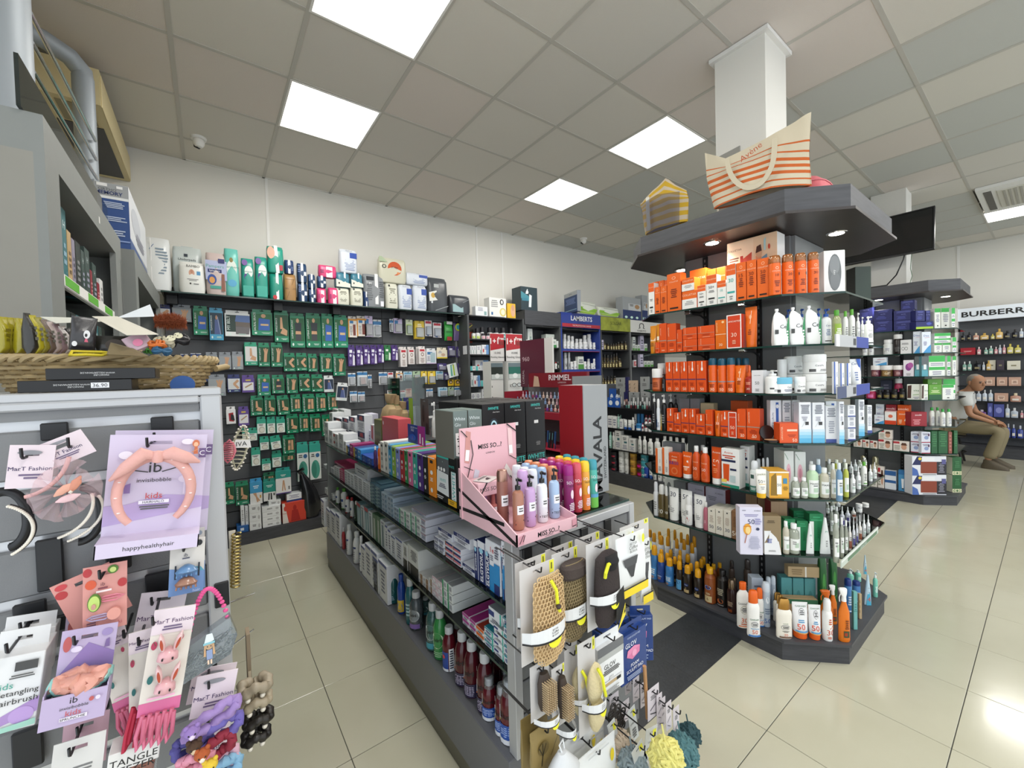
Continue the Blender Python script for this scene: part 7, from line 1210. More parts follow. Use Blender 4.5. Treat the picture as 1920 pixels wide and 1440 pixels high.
LOO='cdb083'
def glove_body(col,r,rt,nx,nz,top=None,tag_=True,x0=.0,sc=(.8,.8)):
 def f(o,w,h):
  W,H=w*sc[0],h*sc[1];m=M(col,.85);b=lk('mitt_body',pillow(M(col,.9),W*.94,H*.97,.035,mitt,cx=w*.1+x0).mesh('mitt_body'),o,(0,-.022,.0));b['kind']='stuff'
  k=lk('knitted_loops',knit(m,W,H,.04,mitt,nx,nz,r,rt,cx=w*.1+x0).mesh('knitted_loops'),o,(0,-.022,.0));k['kind']='stuff'
  if top:lk('plush_cuff',G1(M(top,.95,bump=.8,bs=300)).loft([(w*.1,-.022,H*.82,W*.44,.022),(w*.1,-.024,H*.86,W*.49,.027),(w*.1,-.024,H*.97,W*.47,.027),(w*.1,-.022,H*1.0,W*.42,.02)],16).mesh('plush_cuff'),o)
  if tag_:
   lk('yellow_ribbon',G1(M('dfdf2a',.5)).tube([(w*.05,-.045,H*.97),(w*.14,-.052,H*.86),(w*.16,-.052,H*.72),(w*.24,-.05,H*.6)],.0045,6).mesh('yellow_ribbon'),o);lk('dark_bead',G1(M('3a2a24',.5)).lathe([(0,-.007),(.005,-.005),(.007,0),(.005,.005),(0,.007)],10).mesh('dark_bead'),o,(w*.16,-.056,H*.68))
 return f
K(940,980,4.8)
bc_(120,420,320,1060,.86,glove_body(LOO,.005,.0016,8,18,tag_=False),'beige loofah mitt card','bath mitt','loofah_mitt','hanging behind the front mitt')
bc_(160,500,378,1215,.80,glove_body(LOO,.006,.0017,10,22,sc=(.86,.92)),'beige knotted loofah mitt with yellow ribbon','bath mitt','loofah_mitt','hanging at the gondola corner')
bc_(395,655,205,700,.90,glove_body('8a7a5e',.004,.0014,8,14,tag_=False),'speckled mitt card','bath mitt','loofah_mitt','behind the speckled mitt')
bc_(450,705,248,1015,.84,glove_body('94835f',.0048,.0015,12,24,top='4a403c',tag_=False,sc=(1.0,.88)),'brown speckled mitt with plush cuff','bath mitt','loofah_mitt','hanging second from the corner')
def plush(o,w,h):
 W,H=w*.98,h*.9;b=lk('plush_mitt',pillow(M('352d2c',.95,bump=.9,bs=240),W,H,.05,mitt,cx=w*.06).mesh('plush_mitt'),o,(0,-.026,h*.02));lk('black_cuff',G1(M('121215',.8)).loft([(w*.12,-.03,H*.8,W*.26,.02),(w*.12,-.034,H*.9,W*.3,.022),(w*.12,-.03,H*.97,W*.26,.018)],14).mesh('black_cuff'),o)
 lk('black_panel',G1(M('0f1014',.6)).quad((w*.08,-.054,h*.1),(w*.5,-.054,h*.2),(w*.5,-.05,h*.5),(w*.1,-.056,h*.45)).mesh('black_panel',0),o);lk('yellow_leaflet',G1(M('e2cf3a',.5)).quad((w*.1,-.057,h*.03),(w*.52,-.053,h*.16),(w*.52,-.053,h*.3)).mesh('yellow_leaflet',0),o)
 lk('yellow_ribbon',G1(M('dfdf2a',.5)).tube([(-w*.28,-.048,h*.68),(-w*.3,-.052,h*.74),(-w*.15,-.05,h*.82),(0,-.045,h*.8)],.005,6).mesh('yellow_ribbon'),o)
bc_(760,985,165,930,.78,plush,'dark brown plush mitt with yellow leaflet','bath mitt','plush_mitt','hanging beside the white pouch',bandz=(.36,.46))
bc_(660,895,112,600,.88,lambda o,w,h:None,'pale printed hanging card','card','hanging_card','behind the plush mitt',bandz=None)
bc_(1065,1330,0,300,.90,lambda o,w,h:lk('yellow_loop',G1(M('dfdf2a',.5)).tube([(-w*.3,-.005,h*.55),(-w*.38,-.02,h*.62),(-w*.25,-.02,h*.7)],.005,6).mesh('yellow_loop'),o),'pale card with yellow loop','card','hanging_card','behind the white pouch',bandz=None)
de('wpc','film','sponge_pouch','pouch','white pouch with dark triangular window','e2e4e4','P 3a3c40 .18 .58 .62 .58 .5 .3 .42 .3|P 4a4c50 .14 .64 .66 .64 .6 .5 .22 .5|T .5 .86 .04 222 BETTER|T .5 .8 .06 222 Coffee|T .5 .74 .05 222 &clock|R 0 0 1 .13 e8cc28|R 0 .13 1 .155 1a1a1c|D .78 .82 .88 .97 e0dc28',d=.02)
hang(Fr(0,1,.76),'hanging at the gondola end',[(1018,1290,102,625,'wpc')],wall=.99,par=g1);hang(Fr(0,1,.83),'hanging behind',[(920,1200,88,560,'wpc')],wall=.99,par=g1)
hang(Fr(0,1,.88),'hanging at the back edge',[(1240,1335,150,700,'wpc',{'t':'yellow based white pouch'})],wall=.99,par=g1)
de('glb','hang','foam_pad_box','box','navy hanging box with pink foam pad print','24407e','T .5 .93 .035 c8d4ec FOAM SCULPT PAD|T .38 .78 .1 f0f2f6 GLOV|P d87aa4 .2 .55 .42 .45 .7 .52 .72 .66|P e08ab0 .2 .55 .24 .68 .5 .72 .72 .66|D .4 .5 .58 .64 e8a0c0|T .5 .34 .07 eef0f6 FOAM|T .5 .24 .07 eef0f6 SCULPT PAD|L .12 .06 .8 .16 a8b8d8 3',d=.03,side='20366c')
de('glw','hang','dry_brush_box','box','white and grey dry brush box','e8e9ea','R 0 .83 1 1 6a6c70|R 0 .72 1 .83 b0b2b0|T .45 .58 .09 222 GLOV|L .1 .42 .9 .52 555 3|R .42 .28 .58 .36 ccc|R .1 .2 .9 .3 dcdcdc|R .14 .21 .68 .27 b8a07a|R .68 .21 .84 .27 1a1a1c|L .1 .03 .8 .14 888 4',d=.03,side='c8cacc')
gl=dict(wall=.99,par=g1)
hang(Fr(0,1,.83),'beside the grey brush box',[(1065,1308,905,1400,'glb')],**gl)
hang(Fr(0,1,.87),'behind the front navy box',[(868,1155,862,1150,'glb'),(1070,1180,900,1200,'glb')],**gl)
hang(Fr(0,1,.86),'turned at the back edge',[(1190,1325,768,1245,'glb',{'r':-35})],**gl)
K(940,1180,4.8)
hang(Fr(0,1,.80),'in front of the navy boxes',[(855,1102,38,572,'glw')],**gl)
def loofah_oval(o,w,h):
 for n_,(a,b)in enumerate(((.34,.8),(.05,.42))):
  g=pillow(M('d3c49a',.95,bump=1.,bs=170),w*.82,h*(b-a),.036,lambda t:max(.02,(1-(2*t-1)**2))**.5,cx=w*.1+(w*.06 if n_ else 0));lk('loofah_pad',g.mesh('loofah_pad'),o,(0,-.024,h*a))
 lk('yellow_ribbon',G1(M('dfdf2a',.5)).tube([(w*.0,-.04,h*.78),(w*.1,-.05,h*.7),(w*.16,-.052,h*.58),(w*.28,-.05,h*.48)],.0045,6).mesh('yellow_ribbon'),o)
bc_(682,860,98,925,.78,loofah_oval,'pale card with two oval loofah pads','loofah','loofah_card','in front row beside the grey brush box',bandz=(.36,.44))
bc_(565,700,165,770,.82,loofah_oval,'pale card with oval loofah pads','loofah','loofah_card','behind the front loofah card',bandz=(.33,.4))
bc_(500,690,80,560,.87,lambda o,w,h:None,'pale printed hanging card','card','hanging_card','behind the loofah cards',bandz=None);bc_(425,640,30,460,.90,lambda o,w,h:None,'grey printed hanging card','card','hanging_card','behind the loofah cards',bandz=None)
def brush(o,w,h):
 lk('brush_back',G1(M('3a2e26',.6)).loft([(w*.05,-.012,h*.2,w*.2,.008),(w*.05,-.014,h*.35,w*.33,.012),(w*.05,-.014,h*.7,w*.33,.012),(w*.05,-.012,h*.86,w*.2,.008)],14).mesh('brush_back'),o);g=G1(M('c0a884',.7))
 for j in range(13):
  for i in range(5):x=w*.05+w*.11*(i-2);z=h*.27+h*.04*j;g.tube([(x,-.022,z),(x+.001,-.045,z+.001)],.0016,4)
 b=lk('bristles',g.mesh('bristles'),o);b['kind']='stuff'
bc_(255,440,300,790,.80,brush,'wooden bristle brush card with honeycomb band','brush','brush_card','low at the gondola corner',bandz=(.1,.2));bc_(448,580,330,870,.79,brush,'upright bristle brush card','brush','brush_card','beside the corner brush card',bandz=(.05,.14))
de('krb','film','kraft_pouch','pouch','kraft pouch with black tree print','8a7647','W .3 .3 .35 .55 .03 2a2418|D .2 .5 .55 .75 6a5a34|W .33 .5 .22 .68 .02 2a2418|W .33 .5 .45 .7 .02 2a2418|W .34 .5 .33 .74 .02 2a2418|W .6 .4 .85 .7 .015 3a3020',d=.02)
hang(Fr(0,1,.84),'low at the corner',[(160,420,740,1248,'krb')],**gl);hang(Fr(0,1,.79),'in front, low at the corner',[(245,520,850,1300,'krb')],**gl)
de('wpp','film','white_sponge_pouch','pouch','white honeycomb printed pouch','dfe1e1','D .8 .45 .9 .75 e0c82a|L .3 .1 .7 .2 666 1|L .1 .9 .9 .97 c8cacc 1',d=.02)
hang(Fr(0,1,.76),'at the bottom front',[(652,1030,1048,1440,'wpp')],**gl);hang(Fr(0,1,.82),'at the bottom, behind',[(572,932,960,1340,'wpp'),(520,860,915,1290,'wpp')],**gl)
def pouf(u,v,r,y,col,lab,where):
 f=Fr(0,1,y);P0=f.hit(*px(u,v));g=G1(M(col,.8));R_=random.Random(int(u))
 for k in range(46):
  a=R_.uniform(0,2*PI);b=math.acos(R_.uniform(-1,1));n=Vector((math.cos(a)*math.sin(b),math.sin(a)*math.sin(b),math.cos(b)));t=n.orthogonal().normalized();s_=n.cross(t);pts=[];q0=R_.uniform(.7,1)
  for i in range(14):aa=2*PI*i/14;rr=r*(.45+.07*math.sin(5*aa));pts.append(n*r*(.62*q0+.12*math.sin(4*aa+k))+t*rr*math.cos(aa)+s_*rr*math.sin(aa))
  g.tube(pts,r*.085,5,True)
 o=lk('bath_pouf',G1(M(col,.85)).lathe([(0,-r*.8),(r*.5,-r*.6),(r*.8,0),(r*.5,r*.6),(0,r*.8)],14).mesh('bath_pouf'),None,P0);k_=lk('net_folds',g.mesh('net_folds'),o);k_['kind']='stuff';lk('hanging_cord',G1(M(col,.7)).tube([(0,0,r*.6),(0,.01,r*1.5)],.0025,5).mesh('hanging_cord'),o);tag(o,lab,'bath pouf','',where)
pouf(1480,1150,.055,.62,'d6cf7c','yellow net bath pouf','at the bottom of the gondola end');pouf(1620,1100,.06,.70,'4c7478','teal net bath pouf','beside the yellow pouf');pouf(1185,1215,.05,.72,'7f8c90','blue grey net bath pouf','left of the yellow pouf');pouf(1060,1050,.05,.78,'b8a894','beige net bath pouf','behind the blue grey pouf');pouf(1690,960,.05,.80,'2c4a50','dark teal net bath pouf','above the teal pouf');pouf(420,1190,.05,.82,'a89880','beige net bath pouf','low beside the kraft pouches')
nb_=G1(M('d0d2d4',.6)).loft([(0,0,-.11,.05,.03),(0,0,-.05,.055,.03),(0,0,-.02,.03,.02),(0,0,0,.012,.01)],14);o=lk('net_bag',nb_.mesh('net_bag'),None,Fr(0,1,.74).hit(*px(545,1100)));lk('drawstring',G1(M('e4e6e8',.5)).tube([(0,0,-.004),(-.008,0,.02),(.004,0,.03),(.008,0,.005)],.0022,6).mesh('drawstring'),o);tag(o,'small white net bag with drawstring','net bag','','at the bottom of the gondola end')
de('gst','card','back_strap_card','card','long pale strap card with yellow tab','c3c5c3','R .6 .7 .9 .9 e0dc28|T .4 .55 .05 333 CHILL|L .2 .1 .8 .4 666 4',bl=0);de('htc','card','hair_tie_card','card','pale marbled hair tie card','d3cbd0','L .15 .6 .85 .75 666 3|W .2 .3 .8 .45 .06 6a6470|W .2 .2 .7 .1 .05 3a3a40',bl=0)
hang(Fr(0,1,.78),'low on the gondola end',[(978,1050,800,1150,'gst',{'ro':-14}),(1150,1218,690,1010,'gst',{'ro':-10})],**gl);hang(Fr(0,1,.70),'at the bottom edge',[(1195,1300,1010,1300,'gst',{'ro':-18})],**gl);hang(Fr(0,1,.70),'below the yellow pouf label',[(1285,1395,890,1150,'gst',{'ro':12,'t':'small folded grey label card'})],**gl)
hang(Fr(0,1,.84),'low on the gondola end',[(970,1058,580,730,'htc'),(1080,1152,640,830,'htc'),(1180,1242,425,640,'htc',{'back':2}),(1250,1310,480,690,'htc')],**gl);hang(Fr(0,1,.78),'low at the gondola edge',[(1312,1420,520,790,'htc'),(1400,1478,630,880,'htc')],**gl);hang(Fr(0,1,.74),'at the far low edge',[(1480,1530,650,900,'htc',{'back':2}),(1545,1600,700,980,'htc')],**gl)
st=lk('wooden_stick',G1(M('b98a5c',.6)).tube([tuple(Fr(0,1,.79).hit(*px(1288,330))),tuple(Fr(0,1,.79).hit(*px(1315,800)))],.006,10).mesh('wooden_stick'),None);tag(st,'upright pale wooden brush stick below the navy boxes','stick')
for k,(u,v)in enumerate(((985,760),(1030,770),(1075,800))):
 P0=Fr(0,1,.81).hit(*px(u,v));g=G1(M('2a2420',.6))
 for i in range(6):a=i*1.05;g.tube([(.012*math.cos(t)+.006*math.cos(a),-.004,.012*math.sin(t)-.008*i+.02)for t in[2*PI*q_/10 for q_ in range(10)]],.0022,5,True)
 o=lk('coil_hair_ties',g.mesh('coil_hair_ties'),None,P0);o['kind']='thing' if 0 else '';del o['kind'];tag(o,'black coiled hair tie bundle','hair tie','','below the grey brush box')
 #hair accessory stand
K(0,760,4)
for u0,u1,v0,v1 in((300,520,130,260),(1128,1308,85,235),(262,490,1000,1380),(782,990,960,1230),(1320,1490,880,945),(1085,1290,1250,1440)):
 P0,w,h=pbox(u0,u1,v0,v1,Fr(0,1,1.036));lk('hook_plate',G1(BLK).box(-w/2,-.004,0,w/2,.004,h,.002).mesh('hook_plate',.5),g0,P0-g0.location)
K(0,1080,3.692)
for u0,u1,v0,v1 in((85,330,180,300),(370,560,260,360),(1480,1590,40,210),(480,760,830,960),(1330,1510,620,760),(75,310,1060,1329),(860,1100,930,1100)):
 P0,w,h=pbox(u0,u1,v0,v1,Fr(0,1,1.036));lk('hook_plate',G1(BLK).box(-w/2,-.004,0,w/2,.004,h,.002).mesh('hook_plate',.5),g0,P0-g0.location)
def hook0(P,z):hookto(g0,1.04,P,z)
LIL='cbbfd6';LILD='a48fc0';PNK='d9a49c'
def halo(u0,u1,v0,v1,y,ro,front,lab,where):
 f=Fr(0,1,y);P0,w,h=pbox(u0,u1,v0,v1,f);o=em_('headband_card',P0);o.rotation_euler=(0,ro,0)
 cg=G1(M(LIL,.5));cardhole(cg,w,.0,h,.0018);lk('backing_card',cg.mesh('backing_card',0),o)
 pr='P b49fca 0 .1 1 .22 1 .34 .6 .38|P b49fca 0 .1 .6 .38 .2 .3 0 .3|R .3 .52 .7 .53 cbbfd6|T .47 .67 .11 222 ib|W .24 .645 .4 .62 .012 222|W .54 .62 .7 .66 .012 222|T .47 .54 .04 333 invisibobble|T .48 .38 .06 c0444a kids|R .33 .3 .64 .335 e8e2ee|T .48 .318 .024 333 HAIRHALO|L .33 .24 .66 .285 555 2|D .1 .76 .24 .84 e6e0ec|D .72 .9 .86 .96 e6e0ec|P 8a70a8 .18 .42 .24 .42 .24 .52 .18 .5|P 8a70a8 .15 .4 .17 .4 .17 .48 .16 .5|D .72 .5 .86 .58 ddd2e6|R .78 .38 .8 .5 ddd2e6|D .84 .87 .92 .95 c8704a|D .855 .875 .905 .925 e8b894|P c8704a .86 .8 .91 .8 .9 .88 .87 .88|W .84 .82 .93 .86 .008 e0a070|P 6a5480 .92 .76 1 .76 1 .86 .92 .86|T .955 .81 .05 f0ecf4 C'
 lk('card_print',pg(pr,w,h,flat(0)).mesh('card_print',0),o)
 if front:
  L=G1(M(LIL,.5));D_=.045;L.box(-w/2,-D_,-.0,w/2,0,.0015).box(-w/2,-D_,-.022,w/2,-D_+.0015,.0).box(-w/2,-D_,-.022,-w/2+.0015,0,0).box(w/2-.0015,-D_,-.022,w/2,0,0);b=lk('ledge_box',L.mesh('ledge_box',0),o);lk('lettering',pg('T .5 .5 .4 333 happyhealthyhair',w*.9,.022,lm(lambda x,z,e:(x,-D_-e,z-.022))).mesh('lettering',0),b)
  bm=M(PNK,.8,bump=.3,bs=120);pts=[];rr=[]
  for k in range(25):
   a=math.radians(-52+284*k/24);pts.append((w*.0+w*.37*math.cos(a),-.022-.006*math.sin(a*2),h*.44+h*.36*math.sin(a)));rr.append(.0055+.0035*math.sin(PI*k/24))
  hb=lk('fabric_headband',G1(bm).tube(pts,rr,10).mesh('fabric_headband',.9),o)
  kx=-.0;kz=h*.8
  for sx in(-1,1):
   g=G1(bm).tube([(kx,-.03,kz),(kx+sx*w*.14,-.034,kz+h*.035),(kx+sx*w*.3,-.034,kz-(h*.02 if sx>0 else h*.1)),(kx+sx*w*.44,-.03,kz-(h*.07 if sx>0 else h*.22))],[.006,.0115,.010,.002],10);lk('bow_loop',g.mesh('bow_loop',.9),hb)
  lk('bow_knot',G1(bm).lathe([(0,-.011),(.007,-.009),(.009,0),(.007,.009),(0,.011)],12).mesh('bow_knot',.9),hb,(kx,-.034,kz));g=G1(M('efe6e4',.7))
  for k in range(2,23,2):
   p=pts[k];g.lathe([(0,-.0012),(.0022,-.0006),(.0022,.0006),(0,.0012)],8,p[0],p[1]-rr[k]);g.v[-32:]=[(x,y,z+p[2])for x,y,z in g.v[-32:]]
  d_=lk('white_dots',g.mesh('white_dots'),hb);d_['kind']='stuff'
 hook0(P0,P0.z+h-.018);tag(o,lab,'hair accessory','',where);return o
K(0,760,4)
halo(760,1555,190,980,1.0,.09,False,'lilac hair accessory card','behind the pink headband card');halo(712,1500,225,950,.955,.105,True,'lilac card with pink dotted bow headband','upper right of the accessory stand')
def fashion(u0,u1,v0,v1,y,ro,lab,where):
 P0,w,h=pbox(u0,u1,v0,v1,Fr(0,1,y));o=em_('header_card',P0);o.rotation_euler=(0,ro,0);g=G1(M('dccdd4',.5));cardhole(g,w,0,h,.0014);lk('card_sheet',g.mesh('card_sheet',0),o)
 lk('lettering',pg('T .5 .45 .13 3a2a5a MarT Fashion|L .25 .2 .8 .34 6a5a7a 2|D .18 .77 .72 .88 8a8a90|W .0 .5 .3 .4 .006 3a2a5a',w,h,flat(0)).mesh('lettering',0),o);hook0(P0,P0.z+h-.018);tag(o,lab,'card','',where);return o
fashion(12,385,300,620,.955,.12,'pink card with purple script','at the left edge of the stand');fashion(310,745,225,420,.96,-.42,'tilted pink card with purple script','top left of the stand')
def arc(cu,cv,ru,rv,y,a0,a1,r,m,name,lab,where,beads=0,mb=None,teeth=False):
 f=Fr(0,1,y);C=f.hit(*px(cu,cv));s=(f.hit(*px(cu+100,cv))-C).length/100;pts=[Vector((s*ru*math.cos(a),-.004*math.sin(a),s*rv*math.sin(a)))for a in[math.radians(a0+(a1-a0)*k/30)for k in range(31)]]
 o=lk(name,G1(m).tube(pts,r,8).mesh(name,.9),None,C)
 if beads:
  g=G1(mb);
  for k in range(beads):
   t=k/(beads-1)*30;i=min(29,int(t));p=pts[i].lerp(pts[i+1],t-i);n=len(g.v);g.lathe([(0,-.0024),(.002,-.0015),(.0025,0),(.002,.0015),(0,.0024)],8,0,0);g.v[n:]=[(x+p.x,y_+p.y-r-.002,z+p.z)for x,y_,z in g.v[n:]]
  b=lk('pearl_beads',g.mesh('pearl_beads'),o);b['kind']='stuff'
 if teeth:
  g=G1(m)
  for k in range(60):
   t=k/59*30;i=min(29,int(t));p=pts[i].lerp(pts[i+1],t-i)*.985;d_=(-p).normalized()*.007;g.tube([p,p+d_],.0006,3)
  b=lk('comb_teeth',g.mesh('comb_teeth'),o);b['kind']='stuff'
 tag(o,lab,'headband','',where);return o
PRL=M('ddd6c8',.2,coat=.6)
arc(40,860,170,330,.975,100,-85,.0065,BLK,'black_headband','black toothed headband hanging','at the left edge of the stand',teeth=True)
arc(590,820,170,300,.98,80,-95,.0055,BLK,'black_headband','black headband with comb teeth','left of the pink headband card',teeth=True)
arc(-90,960,350,330,.95,60,-60,.003,M('1c1a1c',.5),'pearl_headband','pearl headband curving','at the left edge of the stand',34,PRL)
arc(330,760,380,380,.955,10,-75,.0016,M('8a8078',.4),'pearl_headband','outer pearl strand headband','left of the pink headband card',34,PRL)
arc(330,820,460,360,.965,20,-68,.0016,M('8a8078',.4),'pearl_headband','widest pearl strand headband','beside the pink headband card',34,PRL)
P0=Fr(0,1,.935).hit(*px(510,620));fl=em_('tulle_flower',P0);TM=glass('dcc0c4',.28,.6)
for k in range(9):
 a=2*PI*k/9;R_=random.Random(k);g=G1(TM);L=.04*R_.uniform(.8,1.1)
 g.grid(lambda u,v,a=a,L=L:(math.cos(a+(u-.5)*.9*v)*L*v,-.006-.016*math.sin(v*2.2)+.003*math.sin(u*14),math.sin(a+(u-.5)*.9*v)*L*v*1.15),8,5);lk('tulle_petal',g.mesh('tulle_petal',1.2),fl)
for k,(dx,dz,a,c)in enumerate(((.0,.002,.9,'d8a08c'),(.012,.008,.5,'c98872'),(.004,-.012,1.3,'dcb8bc'))):lk('fabric_petal',G1(M(c,.8)).loft([(0,0,-.014,.001,.001),(0,0,-.006,.005,.003),(0,0,.004,.006,.003),(0,0,.014,.001,.001)],10).mesh('fabric_petal'),fl,(dx,-.022,dz)).rotation_euler=(0,a,0)
lk('pearl_centre',G1(PRL).lathe([(0,-.003),(.003,0),(0,.003)],10).mesh('pearl_centre'),fl,(.008,-.028,-.002));tag(fl,'pale pink tulle flower on a headband','hair accessory','','upper left of the stand')
arc(120,330,420,560,.95,-15,-85,.003,M('d8a8a4',.7),'pink_headband','thin pink headband sweeping down','under the tulle flower')
def card0(u0,u1,v0,v1,y,ro,col,pr,lab,where,name='hair_clip_card',extra=None,r=.0012):
 P0,w,h=pbox(u0,u1,v0,v1,Fr(0,1,y));o=em_(name,P0);o.rotation_euler=(0,ro,0);g=G1(M(col,.5));cardhole(g,w,0,h,.0014);lk('card_sheet',g.mesh('card_sheet',0),o);lk('card_print',pg(pr,w,h,flat(0)).mesh('card_print',0),o)
 if extra:extra(o,w,h)
 hook0(P0,P0.z+h-.017);tag(o,lab,'hair accessory','',where);return o
def clip(o,x,z,L,m,ang=0):
 g=G1(m).tube([(-L/2,-.004,0),(-L*.3,-.007,L*.13),(L*.2,-.008,L*.15),(L/2,-.005,.02*L),(L*.2,-.008,-L*.13),(-L*.3,-.007,-L*.11)],L*.04,6,True).box(-L*.35,-.006,-L*.03,L*.35,-.003,L*.03);c=lk('snap_clip',g.mesh('snap_clip',.9),o,(x,0,z));c.rotation_euler=(0,ang,0);return c
def disc(o,x,z,rx,rz,m,name='motif',y=-.012,th=.004):return lk(name,G1(m).loft([(0,0,0,rx,rz),(0,0,th,rx,rz)],18).mesh(name,.6),o,(x,y+th,z))
def fd_(o,x,z,rx,rz,col,name='motif',y=-.01):
 g=G1(M(col,.4));n=20;b=0;g.v=[(rx*math.cos(2*PI*i/n),0,rz*math.sin(2*PI*i/n))for i in range(n)]+[(rx*math.cos(2*PI*i/n),.004,rz*math.sin(2*PI*i/n))for i in range(n)];g.face(*range(n));g.face(*range(2*n-1,n-1,-1))
 for i in range(n):j=(i+1)%n;g.face(i,i+n,j+n,j)
 return lk(name,g.mesh(name,.5),o,(x,y,z))
def clips(o,w,h):
 fd_(o,-w*.22,h*.48,w*.15,h*.13,'4f7a2a','avocado_motif');fd_(o,-w*.22,h*.48,w*.125,h*.11,'b8d070','avocado_flesh',-.0125);fd_(o,-w*.22,h*.44,w*.05,h*.04,'c09080','avocado_stone',-.015);clip(o,w*.15,h*.5,w*.6,M('d87f92',.4));clip(o,-w*.1,h*.24,w*.6,M('a99ab8',.4));fd_(o,w*.22,h*.26,w*.16,h*.09,'d8968a','cloud_motif')
K(0,1080,3.692)
FR='D .0 .85 .2 .98 b8383c|D .05 .66 .3 .8 d85a3a|D .78 .62 1 .75 b8383c|D .55 .85 .8 .98 4f7a2a|D .6 .87 .75 .95 c8d880|T .45 .72 .05 5a2a3a ib|L .3 .64 .6 .68 7a3a4a 1|R .3 .6 .65 .63 f0e0e0|L .05 .08 .35 .18 6a4a5a 3|T .85 .1 .05 b85a6a ki'
card0(545,880,-75,375,.945,.04,'d8968e',FR,'pink fruit printed card with avocado hair clips','in the middle of the stand',extra=clips);card0(490,930,-60,300,.985,-.3,'d8968e','D .0 .7 .2 .85 b8383c|D .05 .86 .25 .97 c8444a','pink fruit printed card','behind the avocado clip card')
K(0,760,4)
def claws(o,w,h):
 for z,c in((.42,'5f86b0'),(.2,'9a6f5a')):
  g=G1(M(c,.35,coat=.4));g.loft([(0,-.012,0,w*.3,.006),(0,-.014,h*.05,w*.33,.009),(0,-.012,h*.12,w*.2,.008),(0,-.01,h*.15,w*.08,.004)],14)
  for k in range(5):g.tube([(w*(-.26+.13*k),-.012,.002),(w*(-.28+.14*k),-.016,-h*.05)],.0016,5)
  lk('claw_clip',g.mesh('claw_clip',.8),o,(0,0,h*z))
card0(1275,1540,935,1390,.985,.03,'c9c5c2','P 6a8ab8 0 0 1 0 1 .45 0 .35|D .75 .88 .92 .96 8a94a4','blue and cream claw clip card','behind the front claw clip card');card0(1240,1525,1010,1412,.95,.07,'cfcac4','P 7090c0 0 0 1 0 1 .38 0 .5|P 5aa0b8 .3 .4 1 .38 .9 .46 .5 .5|T .45 .72 .06 445 ib|L .3 .64 .62 .68 556 1|D .74 .86 .92 .97 14161c|R .15 .3 .2 .55 222a38|R .82 .3 .87 .55 222a38|T .8 .05 .05 c8d0e8 hair','blue and cream card with two claw clips','right side of the stand',extra=claws)
K(0,1080,3.692)
def scr(o,w,h):
 for k,(c,dz)in enumerate((('8fc4bc',.0),('d89a8a',.004))):
  pts=[(w*(.36-.05*k)*math.cos(a),-.026-.004*k+.012*math.sin(a)*(1),h*.42+dz+.006*math.sin(9*a))for a in[2*PI*i/40 for i in range(40)]];lk('satin_scrunchie',G1(M(c,.35,bump=.4,bs=90)).tube(pts,[.011+.002*math.sin(i*1.9)for i in range(40)],8,True).mesh('satin_scrunchie',1.),o)
def tray0(u0,u1,v0,v1,y,ro,lab,where):
 P0,w,h=pbox(u0,u1,v0,v1,Fr(0,1,y));o=em_('scrunchie_box',P0);o.rotation_euler=(0,ro,0);m=M('b8a8c8',.5);g=G1(m);cardhole(g,w*.92,0,h,.0014);lk('back_card',g.mesh('back_card',0),o);lk('card_print',pg('P 8f78b0 0 .4 1 .4 1 .62 .5 .8|D .05 .72 .2 .92 b85a5a|D .72 .85 .92 .95 9a88b8|D .2 .7 .4 .78 ddd2e6|P 7a6498 .8 .7 .9 .7 .88 .82 .82 .8',w*.92,h,flat(0)).mesh('card_print',0),o)
 g=G1(m);g.box(-w/2,-.05,0,w/2,-.0485,h*.38).box(-w/2,-.0485,0,-w/2+.0015,0,h*.42).box(w/2-.0015,-.0485,0,w/2,0,h*.42).box(-w/2,-.0485,0,w/2,0,.0015);b=lk('open_box',g.mesh('open_box',0),o);lk('lettering',pg('T .48 .8 .2 222 ib|T .5 .58 .1 333 invisibobble|T .5 .4 .17 c0545a kids|R .3 .18 .72 .3 e4dce8|T .5 .24 .08 333 SPRUNCHIE|D .72 .65 .8 .8 b85a5a|D .82 .66 .9 .8 ddd2e6',w,h*.38,lm(lambda x,z,e:(x,-.05-e,z))).mesh('lettering',0),b);scr(o,w,h);hook0(P0,P0.z+h-.018);tag(o,lab,'hair accessory','',where)
tray0(300,768,375,880,.93,.14,'lilac open box of satin scrunchies','lower middle of the stand');card0(430,800,255,420,1.0,.1,'c0b2cc','D .05 .3 .2 .8 b85a5a','lilac box back card','behind the satin scrunchie box')
de('det','hang','hairbrush_carton','box','white carton with mint band and lilac brush','dcdcdc','P a88ac0 .1 .05 1 .2 1 .4 .1 .15|D .5 .08 .95 .3 b89ad0|T .6 .5 .09 222 detangling|T .6 .4 .09 222 hairbrush|T .35 .62 .08 3a9a88 kids|R .5 .8 .9 .92 444|L .4 .7 .9 .76 555 2|P 9ac8b8 0 0 1 .04 1 .12 0 .06',d=.06)
hang(Fr(0,1,.93),'at the left edge of the stand',[(-160,290,430,1060,'det',{'ro':8})],wall=1.04,par=g0);hang(Fr(0,1,.99),'at the left edge, behind',[(-60,375,290,700,'det',{'d':.03,'ro':8})],wall=1.04,par=g0)
